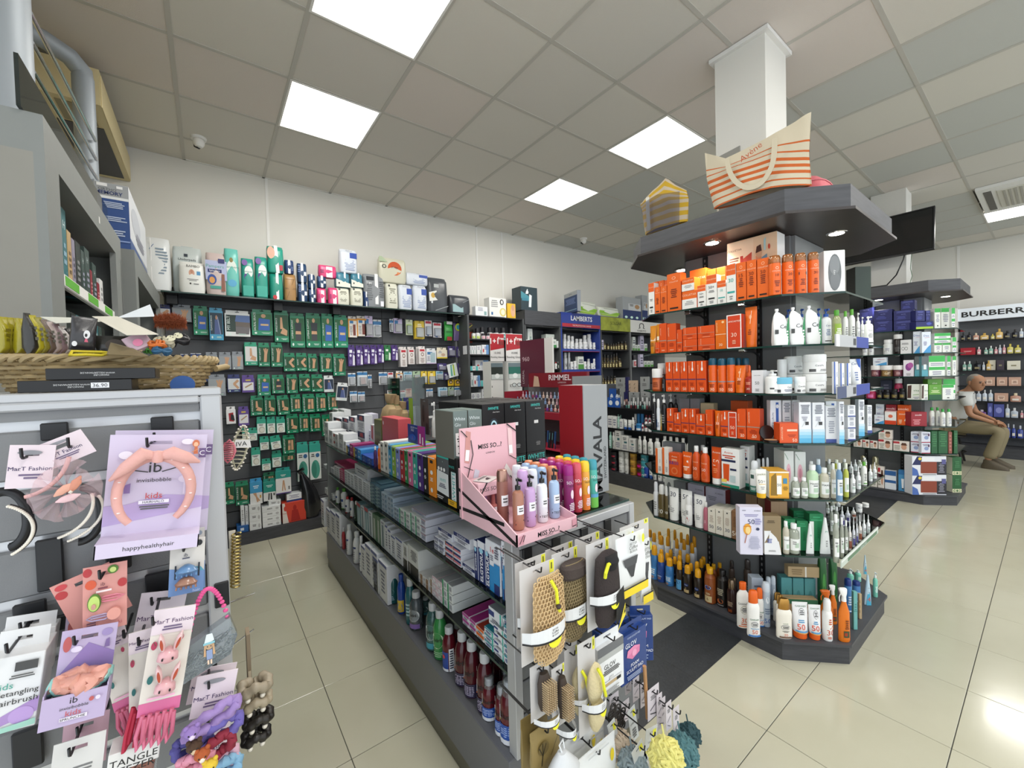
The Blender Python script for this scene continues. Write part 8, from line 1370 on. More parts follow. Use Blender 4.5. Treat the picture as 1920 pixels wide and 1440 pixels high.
def bunny(o,w,h):
 gm=glass('e8d0d4',.35,.15)
 for z,x in((.5,.0),(.2,.06)):
  lk('bunny_clip',G1(M('d8a4a8',.3,coat=.5)).loft([(x*w,-.008,h*z-.0,w*.1,.006),(x*w,-.012,h*(z+.04),w*.26,.010),(x*w,-.012,h*(z+.10),w*.24,.010),(x*w,-.008,h*(z+.14),w*.08,.006)],16).mesh('bunny_clip',1.),o)
  for sx in(-1,1):
   e=lk('bunny_ear',G1(M('dcb8b8',.3,coat=.5)).loft([(0,-.01,0,w*.04,.005),(0,-.012,h*.06,w*.08,.007),(0,-.012,h*.13,w*.075,.007),(0,-.01,h*.17,w*.02,.004)],12).mesh('bunny_ear',1.),o,(x*w+sx*w*.13,0,h*(z+.12)));e.rotation_euler=(0,sx*.25,0);fd_(e,0,h*.085,w*.035,h*.05,'a8442c','ear_lining',-.021)
   fd_(o,x*w+sx*w*.12,h*(z+.075),w*.025,w*.025,'1a1a1c','eye_bead',-.026)
def loops(o,w,h):
 for k in range(5):
  x=w*(-.36+.17*k);c='c86a84';pts=[(x,-.004,.004),(x-.004,-.006,-h*.16),(x,-.01,-h*.27),(x+.005,-.008,-h*.2),(x+.003,-.006,.0)];lk('elastic_loop',G1(M(c,.75)).tube(pts,.0032,6).mesh('elastic_loop',1.),o)
def bl(o,w,h):bunny(o,w,h);loops(o,w,h)
BP='R 0 0 1 .12 cf6a96|P dccdd4 0 .76 1 .76 1 1 0 1|T .5 .88 .06 4a2a5a MarT Fashion|L .2 .79 .8 .84 6a5a7a 2|D .06 .62 .2 .7 b03a5a|W .1 .7 .16 .66 .01 2a5a3a|D .1 .3 .24 .38 2a6a6a|D .7 .68 .82 .74 b03a5a|L .1 .14 .9 .18 e8b0c8 1'
card0(905,1245,250,945,.90,.17,'dcd5cc',BP,'cream card with clear bunny clips and pink elastics','front of the lower stand',extra=bl);card0(862,1100,380,985,.935,.03,'dcd5cc',BP,'cream card of pink hair elastics','behind the bunny clip card',extra=loops);card0(760,1000,330,900,.965,-.14,'dcd5cc',BP,'cream cherry printed card of pink elastics','leftmost behind the bunny clips',extra=loops);card0(880,1235,120,460,.99,.2,'d6ccd4','T .5 .5 .15 4a2a5a MarT Fashion','pale lilac header card','above the bunny clip card')
for u,v in((905,1000),(980,960)):
 P0=Fr(0,1,.91).hit(*px(u,v));o=lk('crimson_elastic',G1(M('a8203c',.7)).tube([(.004,0,.02),(-.006,-.003,-.02),(-.01,-.004,-.045),(-.004,-.002,-.035),(.006,0,.01)],.0032,6,True).mesh('crimson_elastic',1.),None,P0);tag(o,'crimson hair elastic hanging','hair elastic','','below the cream cards')
P0,w,h=pbox(1235,1650,300,640,Fr(0,1,.93));o=em_('elastic_case',P0);o.rotation_euler=(0,-.0,0);sh=[(-.5,.0),(.36,.28),(.5,.62),(.38,1.02),(-.5,.62)]
g=G1(glass('b8c4cc',.22,.1));b=0;pts=[(x*w,z*h)for x,z in sh];n=len(pts);g.v=[(x,-.022,z)for x,z in pts]+[(x,0,z)for x,z in pts];g.face(*range(n));g.face(*range(2*n-1,n-1,-1));
for i in range(n):j=(i+1)%n;g.face(i,i+n,j+n,j)
lk('clear_shell',g.mesh('clear_shell',0),o);R_=random.Random(5);g=G()
for k in range(70):
 x=R_.uniform(-.42,.4)*w;z=h*(R_.uniform(.16,.62)+.3*x/w);a=R_.uniform(0,PI);r=R_.uniform(.004,.008);g.mat(M(R_.choice(('2a3038','c8ccc8','3a4450','8a9498')),.6));g.tube([(x+r*math.cos(t),-.006-.01*R_.random(),z+r*.7*math.sin(t+a))for t in[2*PI*i/8 for i in range(8)]],.0009,3,True)
e=lk('small_elastics',g.mesh('small_elastics'),o);e['kind']='stuff'
pr='D .35 .55 .65 .85 c8a888|P dfe8ea .32 .72 .68 .78 .62 .98 .42 .98|R .3 .7 .7 .76 8ac0cc|P c8a078 .3 .4 .38 .4 .38 .7 .33 .7|P c8a078 .62 .4 .7 .4 .67 .7 .62 .7|P 8a9ac0 .4 .3 .6 .3 .6 .56 .4 .56|D .42 .64 .46 .68 333|D .54 .64 .58 .68 333|R .42 .18 .48 .3 e8c8b0|R .52 .18 .58 .3 e8c8b0'
lk('girl_sticker',pg(pr,w*.5,h*.72,lm(lambda x,z,e:(x,-.0222-e,z+h*.12))).mesh('girl_sticker',0),o);g=G1(M('d8508c',.5));
hp=[(w*(-.38+.72*t),-.01,h*(.62+.36*t)+h*.85*math.sin(PI*t)**.8)for t in[k/25 for k in range(26)]]
for p in hp:
 n=len(g.v);g.lathe([(0,-.004),(.0036,-.002),(.0042,0),(.0036,.002),(0,.004)],8);g.v[n:]=[(x+p[0],y+p[1],z+p[2])for x,y,z in g.v[n:]]
b=lk('bead_handle',g.mesh('bead_handle'),o);b['kind']='stuff';tag(o,'clear elastic case with pink bead handle and girl sticker','hair accessory','','right side of the stand')
card0(385,735,985,1329,.985,.1,'c9a4b0','L .2 .2 .8 .4 a88a94 2','pink marbled hanging box top','bottom row of the stand',name='marbled_card');card0(300,700,1140,1500,.94,.12,'d8d6d2','L .4 .3 .8 .5 777 3','white hanging box with rounded top','bottom row of the stand',name='white_hang_box')
P0,w,h=pbox(720,1095,1085,1420,Fr(0,1,.95));o=em_('hairbrush_pack',P0);o.rotation_euler=(0,.12,0);g=G1(M('dcdad6',.5)).box(-w/2,-.04,h*.62,w/2,0,h*.98,.001);lk('paper_sleeve',g.mesh('paper_sleeve',.4),o);lk('lettering',pg('T .5 .78 .13 1a1a1c TANGLE|T .5 .62 .13 1a1a1c TEEZER',w,h,flat(-.04)).mesh('lettering',0),o);lk('orange_brush',G1(M('c25a20',.5,bump=.3,bs=200)).loft([(0,-.02,0,w*.36,.016),(0,-.02,h*.3,w*.42,.018),(0,-.02,h*.62,w*.44,.018)],18).mesh('orange_brush'),o);lk('clear_sleeve',G1(glass('e0e4e6',.1,.05)).box(-w*.48,-.039,0,w*.48,-.001,h*.62).mesh('clear_sleeve',0),o);hook0(P0,P0.z+h);tag(o,'orange hairbrush in clear pack with white sleeve','hairbrush','','bottom row of the stand')
fc=fashion(1290,1600,690,960,.93,.2,'pale pink card with black hook','lower right of the stand');fashion(1270,1600,640,860,.98,.22,'pale pink card','behind the lower right card')
def scrunch(u,v,ru,rv,y,col,lab,where,tilt=0,n=36,th=.008):
 f=Fr(0,1,y);P0=f.hit(*px(u,v));s=(f.hit(*px(u+100,v))-P0).length/100;pts=[(ru*s*math.cos(a),.004*math.sin(3*a),rv*s*math.sin(a)+.002*math.sin(8*a))for a in[2*PI*i/n for i in range(n)]]
 o=lk('plush_scrunchie',G1(M(col,.75,bump=.5,bs=100)).tube(pts,[th*(1+.22*math.sin(i*2.1))for i in range(n)],8,True).mesh('plush_scrunchie',1.),None,P0);o.rotation_euler=(0,tilt,0);lk('inner_seam',G1(M(col,.9)).tube([(p[0]*.78,p[1],p[2]*.7)for p in pts],.001,4,True).mesh('inner_seam',1.),o);tag(o,lab,'scrunchie','',where);return o
def plushhead(u,v,y,col,col2,lab,where,r=.011):
 P0=Fr(0,1,y).hit(*px(u,v));sph=lambda q_,a=1:[(0,-q_),(q_*.7,-q_*.7),(q_,0),(q_*.7,q_*.7),(0,q_)]
 o=lk('plush_toy_head',G1(M(col,.9,bump=.6,bs=200)).lathe([(0,-r*.9),(r*.6,-r*.75),(r*1.05,-r*.1),(r*.95,r*.4),(r*.5,r*.8),(0,r*.9)],14).mesh('plush_toy_head',1.),None,P0);lk('muzzle',G1(M(col2,.9)).lathe(sph(r*.45),10).mesh('muzzle',1.),o,(0,-r*.75,-r*.25))
 for sx in(-1,1):lk('ear',G1(M(col,.9)).lathe(sph(r*.38),10).mesh('ear',1.),o,(sx*r*.7,0,r*.8));lk('eye',G1(M('141414',.2)).lathe(sph(r*.13),8).mesh('eye',1.),o,(sx*r*.4,-r*.92,r*.1))
 tag(o,lab,'plush toy','',where)
scrunch(1470,985,170,50,.90,'9a80b8','lilac plush scrunchie','lower right of the stand',-.35);scrunch(1500,1085,150,60,.905,'6a5fa8','violet plush scrunchie','lower right of the stand',-.3);scrunch(1340,1180,110,60,.91,'4e4a8a','dark violet plush scrunchie','bottom right of the stand',.3);scrunch(1510,1180,90,60,.90,'8a2438','dark red plush scrunchie','bottom right of the stand',-.4);scrunch(1350,1290,90,50,.89,'d890a4','pink plush scrunchie','bottom right of the stand',.1);scrunch(1540,1270,80,55,.91,'c8a0b0','pale pink plush scrunchie','bottom right of the stand',-.3);scrunch(1570,1320,70,50,.9,'7aa4c0','pale blue plush scrunchie','bottom right corner of the stand')
plushhead(1330,1080,.875,'8f74b0','d8c8dc','lilac rabbit toy head','on the lilac scrunchie');link_=None
plushhead(1345,1180,.88,'4a3424','c8b090','dark brown puppy toy head','on the violet scrunchie');plushhead(1400,1235,.87,'a8542a','e8d8c8','orange brown puppy toy head','beside the dark brown puppy');plushhead(1455,1310,.87,'d8b83a','e8d880','yellow chick toy head','at the bottom of the stand')
sl_=fashion(1300,1590,960,1400,.96,.05,'white backing sheet for scrunchies','bottom right of the stand')
def sidehook(v0u,v0v,L=.17):
 pass
K(0,0,1)
SY=1.28
def onx(u,v,y):return Fr(0,1,y).hit(u,v)
for(u0,v0,u1,v1,y)in((430,1130,478,1112,1.25),(430,1215,476,1180,1.3),(433,1300,486,1275,1.15)):
 A=onx(u0,v0,y);B=onx(u1,v1,y);h=lk('side_hook',G1(CHR).tube([A,A.lerp(B,.85),B],.0022,6).mesh('side_hook'),None);h.parent=g0;h.matrix_parent_inverse=Matrix.Translation(-g0.location)
def satin(u,v,y,r,col,lab,where):
 P0=onx(u,v,y);g=G1(M(col,.4,bump=.5,bs=60));
 pts=[(r*math.cos(a),r*.8*math.sin(a),r*.25*math.sin(3*a))for a in[2*PI*i/36 for i in range(36)]];g.tube(pts,[r*.42*(1+.2*math.sin(i*1.7))for i in range(36)],10,True);o=lk('satin_scrunchie',g.mesh('satin_scrunchie',1.2),None,P0)
 for k in range(2):q_=G1(PRL).lathe([(0,-.006),(.0045,-.004),(.006,0),(.0045,.004),(0,.006)],12);lk('hanging_pearl',q_.mesh('hanging_pearl',1.),o,(r*(.5 if k else-.6),-r*.8,-r*.6))
 tag(o,lab,'scrunchie','',where)
satin(478,1285,1.12,.026,'9a8e7a','cream satin scrunchie with pearls','upper on the side hook');satin(480,1313,1.12,.024,'a3967f','cream satin scrunchie with pearls','second on the side hook');satin(484,1345,1.12,.023,'26211c','black satin scrunchie with pearls','third on the side hook');satin(480,1378,1.12,.022,'1f1b18','black satin scrunchie with pearls','lowest on the side hook')
P0=onx(466,1235,1.2);o=lk('kraft_tag_card',G1(M('8a7a64',.6)).box(-.004,-.02,-.075,.004,.02,.07).mesh('kraft_tag_card',0),None,P0);lk('tag_print',G1(M('c8b8a0',.6)).box(-.003,-.021,-.06,.003,-.02,-.02).mesh('tag_print',0),o);tag(o,'kraft card seen edge on','card','','on the side hook above the scrunchies')
def spiral(u0,v0,u1,v1,y,col,lab,where,m=None):
 A=onx(u0,v0,y);B=onx(u1,v1,y);pts=[];N=160
 for k in range(N):t=k/(N-1);a=t*2*PI*16;p=A.lerp(B,t);pts.append((p.x+.009*math.cos(a)-A.x,p.y+.009*math.sin(a)-A.y,p.z-A.z))
 o=lk('gold_chain',G1(m or M(col,.25,metal=.9)).tube(pts,.0022,6).mesh('gold_chain',1.),None,A);lk('clasp',G1(BLK).lathe([(0,-.006),(.004,0),(0,.006)],8).mesh('clasp'),o);tag(o,lab,'chain','',where)
spiral(443,1000,441,1100,1.2,'b8a468','twisted gold metallic chain','hanging beside the stand edge')
P0=onx(436,1040,1.22);o=lk('cream_card',G1(M('d2ccc0',.6)).box(-.006,-.001,-.05,.008,.001,.06).mesh('cream_card',0),None,P0);lk('card_mark',G1(BLK).box(.0,-.0015,.0,.004,-.001,.008).mesh('card_mark',0),o);tag(o,'narrow cream card','card','','beside the gold chain')
def claw(u,v,y,w,h,col,lab,pearls,tilt):
 P0=onx(u,v,y);m=M(col,.35,coat=.4);o=lk('claw_clip',G1(m).tube([(0,-.01,h/2),(w*.3,-.012,h*.25),(w*.4,-.01,0),(w*.3,-.012,-h*.25),(0,-.01,-h/2),(-w*.3,-.012,-h*.25),(-w*.4,-.01,0),(-w*.3,-.012,h*.25)],.0028,6,True).mesh('claw_clip',1.),None,P0);g=G1(m)
 for k in range(9):z=h*(-.36+.09*k);ww=w*.4*math.sqrt(max(.05,1-(z/(h*.5))**2));g.tube([(-ww,-.011,z),(0,-.02,z+.002),(ww,-.011,z)],.0016,5)
 t=lk('claw_teeth',g.mesh('claw_teeth',1.),o);t['kind']='stuff'
 if pearls:
  g=G1(PRL)
  for k in range(26):
   a=2*PI*k/26;n=len(g.v);g.lathe([(0,-.0028),(.0024,-.0015),(.003,0),(.0024,.0015),(0,.0028)],7);g.v[n:]=[(x+w*.42*math.cos(a),y_-.014,z+h*.5*math.sin(a))for x,y_,z in g.v[n:]]
  b=lk('pearl_beads',g.mesh('pearl_beads'),o);b['kind']='stuff'
 o.rotation_euler=(0,tilt,0);tag(o,lab,'hair clip','','hanging right of the stand')
claw(449,838,1.25,.040,.112,'b8b49c','large pearl edged claw clip',True,.18);claw(428,845,1.2,.034,.055,'c86a78','pink glossy claw clip',False,.1)
P0=onx(453,832,1.22);o=lk('price_tag',G1(M('dcdad8',.6)).quad((-.018,0,-.008),(.02,0,-.012),(.018,0,.008),(-.012,0,.012)).mesh('price_tag',0),None,P0);lk('lettering',pg('T .5 .5 .6 222 IVA',.034,.018,lm(lambda x,z,e:(x,-e-.0004,z-.009))).mesh('lettering',0),o);tag(o,'small white tag with black lettering','tag','','on the pearl claw clip')
#basket and goods on top
bk=em_('wicker_basket',(-.17,1.30,1.456));WK=M('a8936a',.6,var=.2,vs=30);WK2=M('8f7a52',.6,var=.2,vs=30);BX,BY,BH=.185,.12,.062
def bell(t,z):
 k=.82+.18*z/BH;return BX*k*math.copysign(abs(math.cos(t))**.7,math.cos(t)),BY*k*math.copysign(abs(math.sin(t))**.7,math.sin(t))
lk('basket_floor',G1(WK2).loft([(0,0,0,BX*.8,BY*.8,3),(0,0,.004,BX*.8,BY*.8,3)],28).mesh('basket_floor'),bk)
NS=44
for k in range(7):
 z=.006+.0085*k;g=G1(WK if k%2 else WK2);pts=[]
 for i in range(NS*4):t=2*PI*i/(NS*4);x,y=bell(t,z);o_=.0035*math.cos(t*NS/2+(PI if k%2 else 0));n=Vector((x,y,0)).normalized();pts.append((x+n.x*o_,y+n.y*o_,z))
 lk('woven_strand',g.tube(pts,.0042,5,True).mesh('woven_strand',1.),bk)
g=G1(WK2)
for i in range(NS):t=2*PI*(i+.5)/NS;a,b=bell(t,0),bell(t,BH);g.tube([(a[0],a[1],0),(b[0],b[1],BH)],.003,4)
s_=lk('upright_stakes',g.mesh('upright_stakes'),bk);s_['kind']='stuff'
for ph in(0,PI):
 pts=[];
 for i in range(150):t=2*PI*i/150;x,y=bell(t,BH);n=Vector((x,y,0)).normalized();pts.append((x+n.x*.005*math.cos(t*26+ph),y+n.y*.005*math.cos(t*26+ph),BH+.004+.005*math.sin(t*26+ph)))
 lk('braided_rim',G1(WK).tube(pts,.0052,6,True).mesh('braided_rim',1.),bk)
for sx in(1,):
 lk('rope_handle',G1(WK).tube([(sx*BX,-.05,.045),(sx*(BX+.02),-.03,.05),(sx*(BX+.025),.0,.05),(sx*(BX+.02),.03,.05),(sx*BX,.05,.045)],.007,8).mesh('rope_handle',1.),bk)
tag(bk,'shallow woven wicker basket heaped with trinkets','basket','','on top of the accessory stand')
def manibox(x0,x1,z,y,lab,tagp):
 o=lk('manicure_carton',G1(M('0c0b0c',.3)).box(0,0,0,x1-x0,.09,.0205,.0008).mesh('manicure_carton',.4),None,(x0,y,z));w=x1-x0
 pr='T .52 .62 .14 c8c8c8 MANICURE|T .55 .42 .14 c8c8c8 WWW.KELLERMANN.DE'
 g=pg(pr,w,.0205,lm(lambda x,z_,e:(w/2-x,-e,.0205-z_)));lk('upside_down_lettering',g.mesh('upside_down_lettering',0),o)
 if tagp:lk('price_sticker',pg('R 0 .2 1 .8 dfe0e4|D .0 .2 .2 .8 dfe0e4|T .5 .5 .4 555 36.90',.024,.016,lm(lambda x,z_,e:(x+w*.7,-e-.001,z_+.002))).mesh('price_sticker',0),o)
 tag(o,lab,'box','','in front of the wicker basket')
manibox(-.26,-.117,1.4565,1.052,'glossy black manicure set box with price sticker',True);manibox(-.228,-.083,1.4775,1.056,'upper glossy black manicure set box',False)
K(0,540,4)
def sachet(u0,u1,v0,v1,y,col,pr,lab,rot=0,ry=0,d=.012):
 f=Fr(0,1,y);P0,w,h=pbox(u0,u1,v0,v1,f);o=lk('foil_sachet',G1(M(col,.3,coat=.3,bump=.5,bs=60)).loft([(0,0,0,w/2,d*.3,4),(0,0,h*.15,w/2,d,3),(0,0,h*.6,w/2,d*.8,3),(0,0,h*.9,w/2,d*.15,5),(0,0,h,w/2,.0008,6)],16).mesh('foil_sachet',1.),None,P0);o.rotation_euler=(0,ry,rot);lk('printed_label',pg(pr,w,h,flat(-d)).mesh('printed_label',0),o);tag(o,lab,'sachet','','in the wicker basket')
for k in range(6):sachet(-40+46*k,60+46*k,215+4*k,490,1.25+.012*(k%3),'9f9420' if k<4 else '8a8028','L .2 .3 .8 .7 6a6010 3','yellow green foil sachet',.9,.05)
for k,c in enumerate(('24221c','a89c1e','8a8230','6a5a50','b8a8a4','8a7478','d8d0cc','2a2628')):sachet(180+46*k,270+46*k,190+16*k,490,1.2+.008*k,c,'L .2 .3 .8 .7 6a6a60 3',('dark','lime','olive','brown','pale pink','mauve','white','black')[k]+' foil sachet standing upright',1.1,-.06-.02*k)
sachet(500,710,215,470,1.17,'2b292b','D .5 .35 .75 .6 dcdcdc|D .55 .4 .65 .5 222|D .1 .1 .3 .25 dcdcdc|P c85a70 .55 .25 .7 .25 .65 .35 .58 .35','black sachet with white flower prints',.2,.1)
sachet(700,1010,360,500,1.19,'26241f','D .3 .2 .8 .8 3a2c1c','dark brown hair bun sachet',0,0);sachet(980,1180,340,470,1.14,'b89aa4','D .3 .3 .7 .7 d87a9a','clear pink hair clip bag',0,-.5)
def sheet(pts,col,lab,name,cat='card',pr=None):
 g=G1(M(col,.5));P=[onx(px(*p[:2])[0],px(*p[:2])[1],p[2])for p in pts];C=sum(P,Vector())/len(P);nr=(P[1]-P[0]).cross(P[2]-P[0]).normalized()*.0009;n=len(P);g.v=[tuple(p-C)for p in P]+[tuple(p-C+nr)for p in P];g.face(*range(n));g.face(*range(2*n-1,n-1,-1))
 for i in range(n):j=(i+1)%n;g.face(i,i+n,j+n,j)
 o=lk(name,g.mesh(name,0),None,C)
 if pr:
  A,B,D_=P[0]-C,P[1]-C,P[-1]-C;k_=pg(pr,1,1,lm(lambda x,z,e:tuple(A+(B-A)*(x+.5)+(D_-A)*z-nr*2)));lk('card_print',k_.mesh('card_print',0),o)
 tag(o,lab,cat,'','in the wicker basket');return o
sheet([(950,355,1.10),(1190,350,1.12),(880,215,1.22),(690,215,1.22)],'cbc6b8','cream printed header card lying on top','header_card',pr='L .2 .2 .8 .5 555 3|D .5 .05 .9 .15 222');sheet([(875,225,1.24),(1160,215,1.26),(1125,125,1.3)],'c9ced2','pale folded plastic flap','plastic_flap');sheet([(300,215,1.26),(690,225,1.26),(780,250,1.24),(420,262,1.22)],'c8c8be','crumpled pale paper card','paper_card');sheet([(800,500,1.11),(1120,515,1.11),(1000,455,1.13),(830,410,1.15)],'7a6c50','olive hair clip card','clip_card',pr='L .3 .3 .8 .6 c8b88a 2')
P0=onx(*px(1280,255),1.2);o=lk('fluffy_headband',G1(M('6e3418',.95,bump=1,bs=150)).tube([(-.028,0,-.001),(-.012,0,.003),(.012,0,.003),(.028,0,-.002)],[.007,.012,.012,.006],10).mesh('fluffy_core'),None,P0)
g=G1(M('8a4420',.9));R_=random.Random(2)
for k in range(1500):
 t=R_.uniform(-1,1);a=R_.uniform(0,2*PI);r=.018*math.sqrt(max(.1,1-t*t*.8));b_=Vector((t*.026,r*.6*math.cos(a),.003*math.cos(t*2)+r*.6*math.sin(a)));n_=Vector((t*.3,math.cos(a),math.sin(a))).normalized();b0=len(g.v);s_=n_.orthogonal()*.0005;g.v+=[tuple(b_-s_),tuple(b_+s_),tuple(b_+n_*R_.uniform(.006,.012)+Vector((R_.uniform(-.003,.003),0,R_.uniform(-.003,.002))))];g.face(b0,b0+1,b0+2)
f_=lk('fluff',g.mesh('fluff'),o);f_['kind']='stuff';tag(o,'brown fluffy hair bobble','hair accessory','','at the right end of the basket')
o=lk('yellow_elastic_band',G1(M('c9b41e',.6)).tube([onx(*px(u,v),y)-onx(*px(650,495),1.14)for u,v,y in((525,505,1.12),(540,475,1.13),(640,478,1.14),(760,480,1.14),(830,488,1.14),(760,505,1.12),(640,500,1.11),(560,502,1.11))],.0028,7,True).mesh('yellow_elastic_band',1.),None,onx(*px(650,495),1.14));tag(o,'yellow elastic headband','hair accessory','','lying on the basket rim');o['kind']='';del o['kind']
for k,(u,v,y,c,r,lab)in enumerate(((1180,430,1.13,'c86a2a',.016,'rainbow ribbon bundle'),(1230,410,1.15,'b8b29a',.018,'pale pearl garland bundle'),(1215,470,1.12,'2a5878',.015,'blue ribbon bundle'),(1120,460,1.14,'4a8a3a',.012,'green ribbon bundle'),(1320,390,1.16,'16161c',.022,'black velvet bow'))):
 P0=onx(*px(u,v),y);g=G1(M(c,.5));R_=random.Random(k)
 for q_ in range(7):a=R_.uniform(0,PI);g.tube([(r*math.cos(t)*math.cos(a),r*.5*math.sin(t),r*.5*math.cos(t)*math.sin(a)+r*.3*math.sin(2*t))for t in[2*PI*i/14 for i in range(14)]],r*.16,6,True)
 o=lk('ribbon_bundle',g.mesh('ribbon_bundle',1.),None,P0);tag(o,lab,'hair accessory','','at the right of the basket');
P0=onx(*px(1320,370),1.12);o=em_('domino_heart_clip',P0)
for dx,dz in((-.008,-.002),(.004,.004)):fd_(o,dx,dz,.0075,.006,'cfc8a8','button',-.003)
for k in range(7):fd_(o,-.013+.004*k,-.003+.0018*k+(.003 if k%2 else-.001),.0009,.0009,'16161c','dot',-.0045)
tag(o,'cream spotted button pair on the black bow','hair clip','','at the right of the basket')
o=lk('blue_disc',G1(M('1f4c8c',.5)).loft([(0,0,0,.022,.004),(0,0,.004,.022,.004)],20).mesh('blue_disc'),None,onx(*px(1370,725),1.16));
g=G1(M('1f4c8c',.5));n=24;g.v=[(.022*math.cos(2*PI*i/n),0,.02*math.sin(2*PI*i/n))for i in range(n)]+[(.022*math.cos(2*PI*i/n),.003,.02*math.sin(2*PI*i/n))for i in range(n)];g.face(*range(n));g.face(*range(2*n-1,n-1,-1))
for i in range(n):j=(i+1)%n;g.face(i,i+n,j+n,j)
o.data=g.mesh('blue_disc',.5);tag(o,'round dark blue disc','disc','','behind the corner of the accessory stand')
#cross gondola goods
G3=Fr(1,0,4.202);K(1130,640,6.55)
de('npw','nail','nail_polish','bottle','nail polish with white cap','6a2a34','',cap='dcdcdc');de('npk','nail','nail_polish','bottle','nail polish with black cap','3a6a68','',cap='1a1a1c');D['npw2']=dict(D['npw'],b='7aa89a');D['npw3']=dict(D['npw'],b='2a2426')
de('gyb','box','grey_carton','box','grey skincare gift carton','8f9291','D .42 .85 .58 .95 444|L .2 .7 .8 .8 666 2|P c8cac8 .3 .1 .4 .1 .4 .4 .3 .4|P c8cac8 .55 .1 .65 .1 .65 .35 .55 .35',d=.03);de('ngr','box','navy_slim_carton','box','slim navy carton','242450','R .1 .1 .9 .5 b08a7a',d=.04);de('blp','card','blue_lens_pack','pack','blue cotton bud pack','2a58a8','D .2 .2 .8 .7 dfe6ea',bl=0)
de('wc1','box','cream_carton','box','white body care carton','dfe0de','L .1 .2 .9 .8 889 3',d=.08);de('wc2','box','set_carton','box','large white set carton','dcdcd8','R .4 .5 .8 .62 3a6a70|L .1 .1 .9 .4 99a 3|L .2 .7 .8 .9 777 2',d=.07);de('mt1','tube','cream_tube','tube','small white cream tube','e2e4e2','L .2 .3 .8 .7 778 3|R 0 .15 1 .25 2a5aa8',cap='2a5aa8');de('mnt','bottle','mint_bottle','bottle','mint lotion bottle','9cc8b8','L .2 .2 .8 .8 eef 3',cap='9cc8b8');de('blj','jar','blue_jar','jar','blue and white cream jar','2f78b0','R .1 .1 .9 .6 e2e8ec',cap='2f78b0');de('rwb','bottle','red_white_bottle','bottle','white and crimson bottle','dfdcdc','R 0 .5 1 .9 8a1f30',cap='7a1a2a')
de('lot','bottle','lotion_bottle','bottle','white shampoo bottle','e0e1de','T .4 .5 .12 333 M|L .2 .15 .8 .4 999 3|L .2 .6 .8 .8 8a9a90 2',cap='e6e6e4',sy=.6);de('tj1','jar','tub_jar','jar','white tub jar','dcdedc','L .2 .3 .8 .7 888 2',cap='e2e4e2');de('tj2','jar','tub_jar','jar','crimson tub jar','7a1c24','L .2 .3 .8 .7 e0a 2',cap='2a1a1a');de('tj3','jar','tub_jar','jar','amber tub jar','a87a2a','L .2 .3 .8 .7 222 2',cap='c89a3a');de('tj4','jar','tub_jar','jar','teal tub jar','3a8a98','L .2 .3 .8 .7 eee 2',cap='3a98a8');de('tj5','jar','tub_jar','jar','dark blue tub jar','24449c','L .2 .3 .8 .7 ccd 2',cap='24449c');de('tj6','jar','tub_jar','jar','black tub jar','1c1a24','R .2 .3 .8 .7 a83040',cap='16161a')
w='on the nail polish shelf';row(G3,1.006,w,[(172,290,715,'wc1'),(60,220,690,'blp',2)][1:]+[(248+28*k,272+28*k,738,('npw3','npk','npw2','npw','npw3','npw','npw2')[k%7])for k in range(12)],off=.01)
row(G3,1.006,w+', second row',[(340+27*k,362+27*k,690,('npk','npw3')[k%2])for k in range(9)],off=.06);row(G3,1.006,w+', at back',[(320,446,625,'gyb'),(465,578,632,'gyb'),(262,285,622,'ngr'),(284,312,610,'ngr')],off=.11)
row(G3,1.006,w+', highest',[(165,282,445,'gyb'),(284,318,440,'ngr'),(464,572,436,'gyb'),(80,215,580,'blp',2)],off=.155)
w='on the cross gondola middle shelf';row(G3,.736,w,[(62,120,915,'wc1'),(122,172,925,'wc1'),(174,204,925,'mnt'),(206,244,958,'wc1'),(248,292,962,'mt1'),(294,346,965,'mt1'),(348,388,935,'lot'),(391,470,1012,'blj'),(472,500,1005,'rwb'),(505,545,960,'rwb'),(550,590,965,'rwb')]);row(G3,.736,w+', rear row',[(175,200,900,'mnt'),(205,230,905,'mnt'),(380,412,890,'mt1'),(415,455,890,'blj'),(460,500,890,'blj'),(505,590,905,'rwb',2),(620,900,900,'wc1',5)],off=.09)
w='on the cross gondola lower shelf';row(G3,.463,w,[(68,108,1112,'mnt'),(112,150,1115,'lot'),(152,225,1098,'wc2'),(226,320,1160,'wc2'),(321,400,1195,'wc2'),(425,478,1165,'lot'),(482,538,1165,'lot'),(541,615,1195,'lot'),(622,702,1190,'lot'),(720,1100,1180,'lot',5)])
K(1060,560,4.235);w='on the cross gondola base';row(G3,.166,w,[(350,405,1215,'tj6',{'st':3}),(412,463,1210,'tj1',{'st':3}),(465,498,1215,'tj1',{'st':3}),(500,556,1230,'tj3',{'st':3}),(553,612,1285,'tj2',{'st':2}),(586,645,1232,'tj4',{'st':3}),(613,655,1340,'tj5'),(656,690,1310,'mt1'),(692,722,1330,'lot'),(724,980,1320,'tj1',6)],off=.01)
eb=lk('earring_board',G1(M('b59f88',.7)).box(0,-.32,0,.012,.0,.345).mesh('earring_board',0),None,(4.37,3.50,1.006));g=G1(BLK)
for i in range(4):
 for j in range(6):y=-.04-.075*i;z=.04+.05*j;g.tube([(-.004,y,z),(-.012,y-.012,z+.006),(-.012,y-.024,z+.018)],.0022,4)
g_=lk('earring_hooks',g.mesh('earring_hooks'),eb);g_['kind']='stuff';tag(eb,'beige earring board with small black hooks','display board','','at the back of the nail polish shelf')
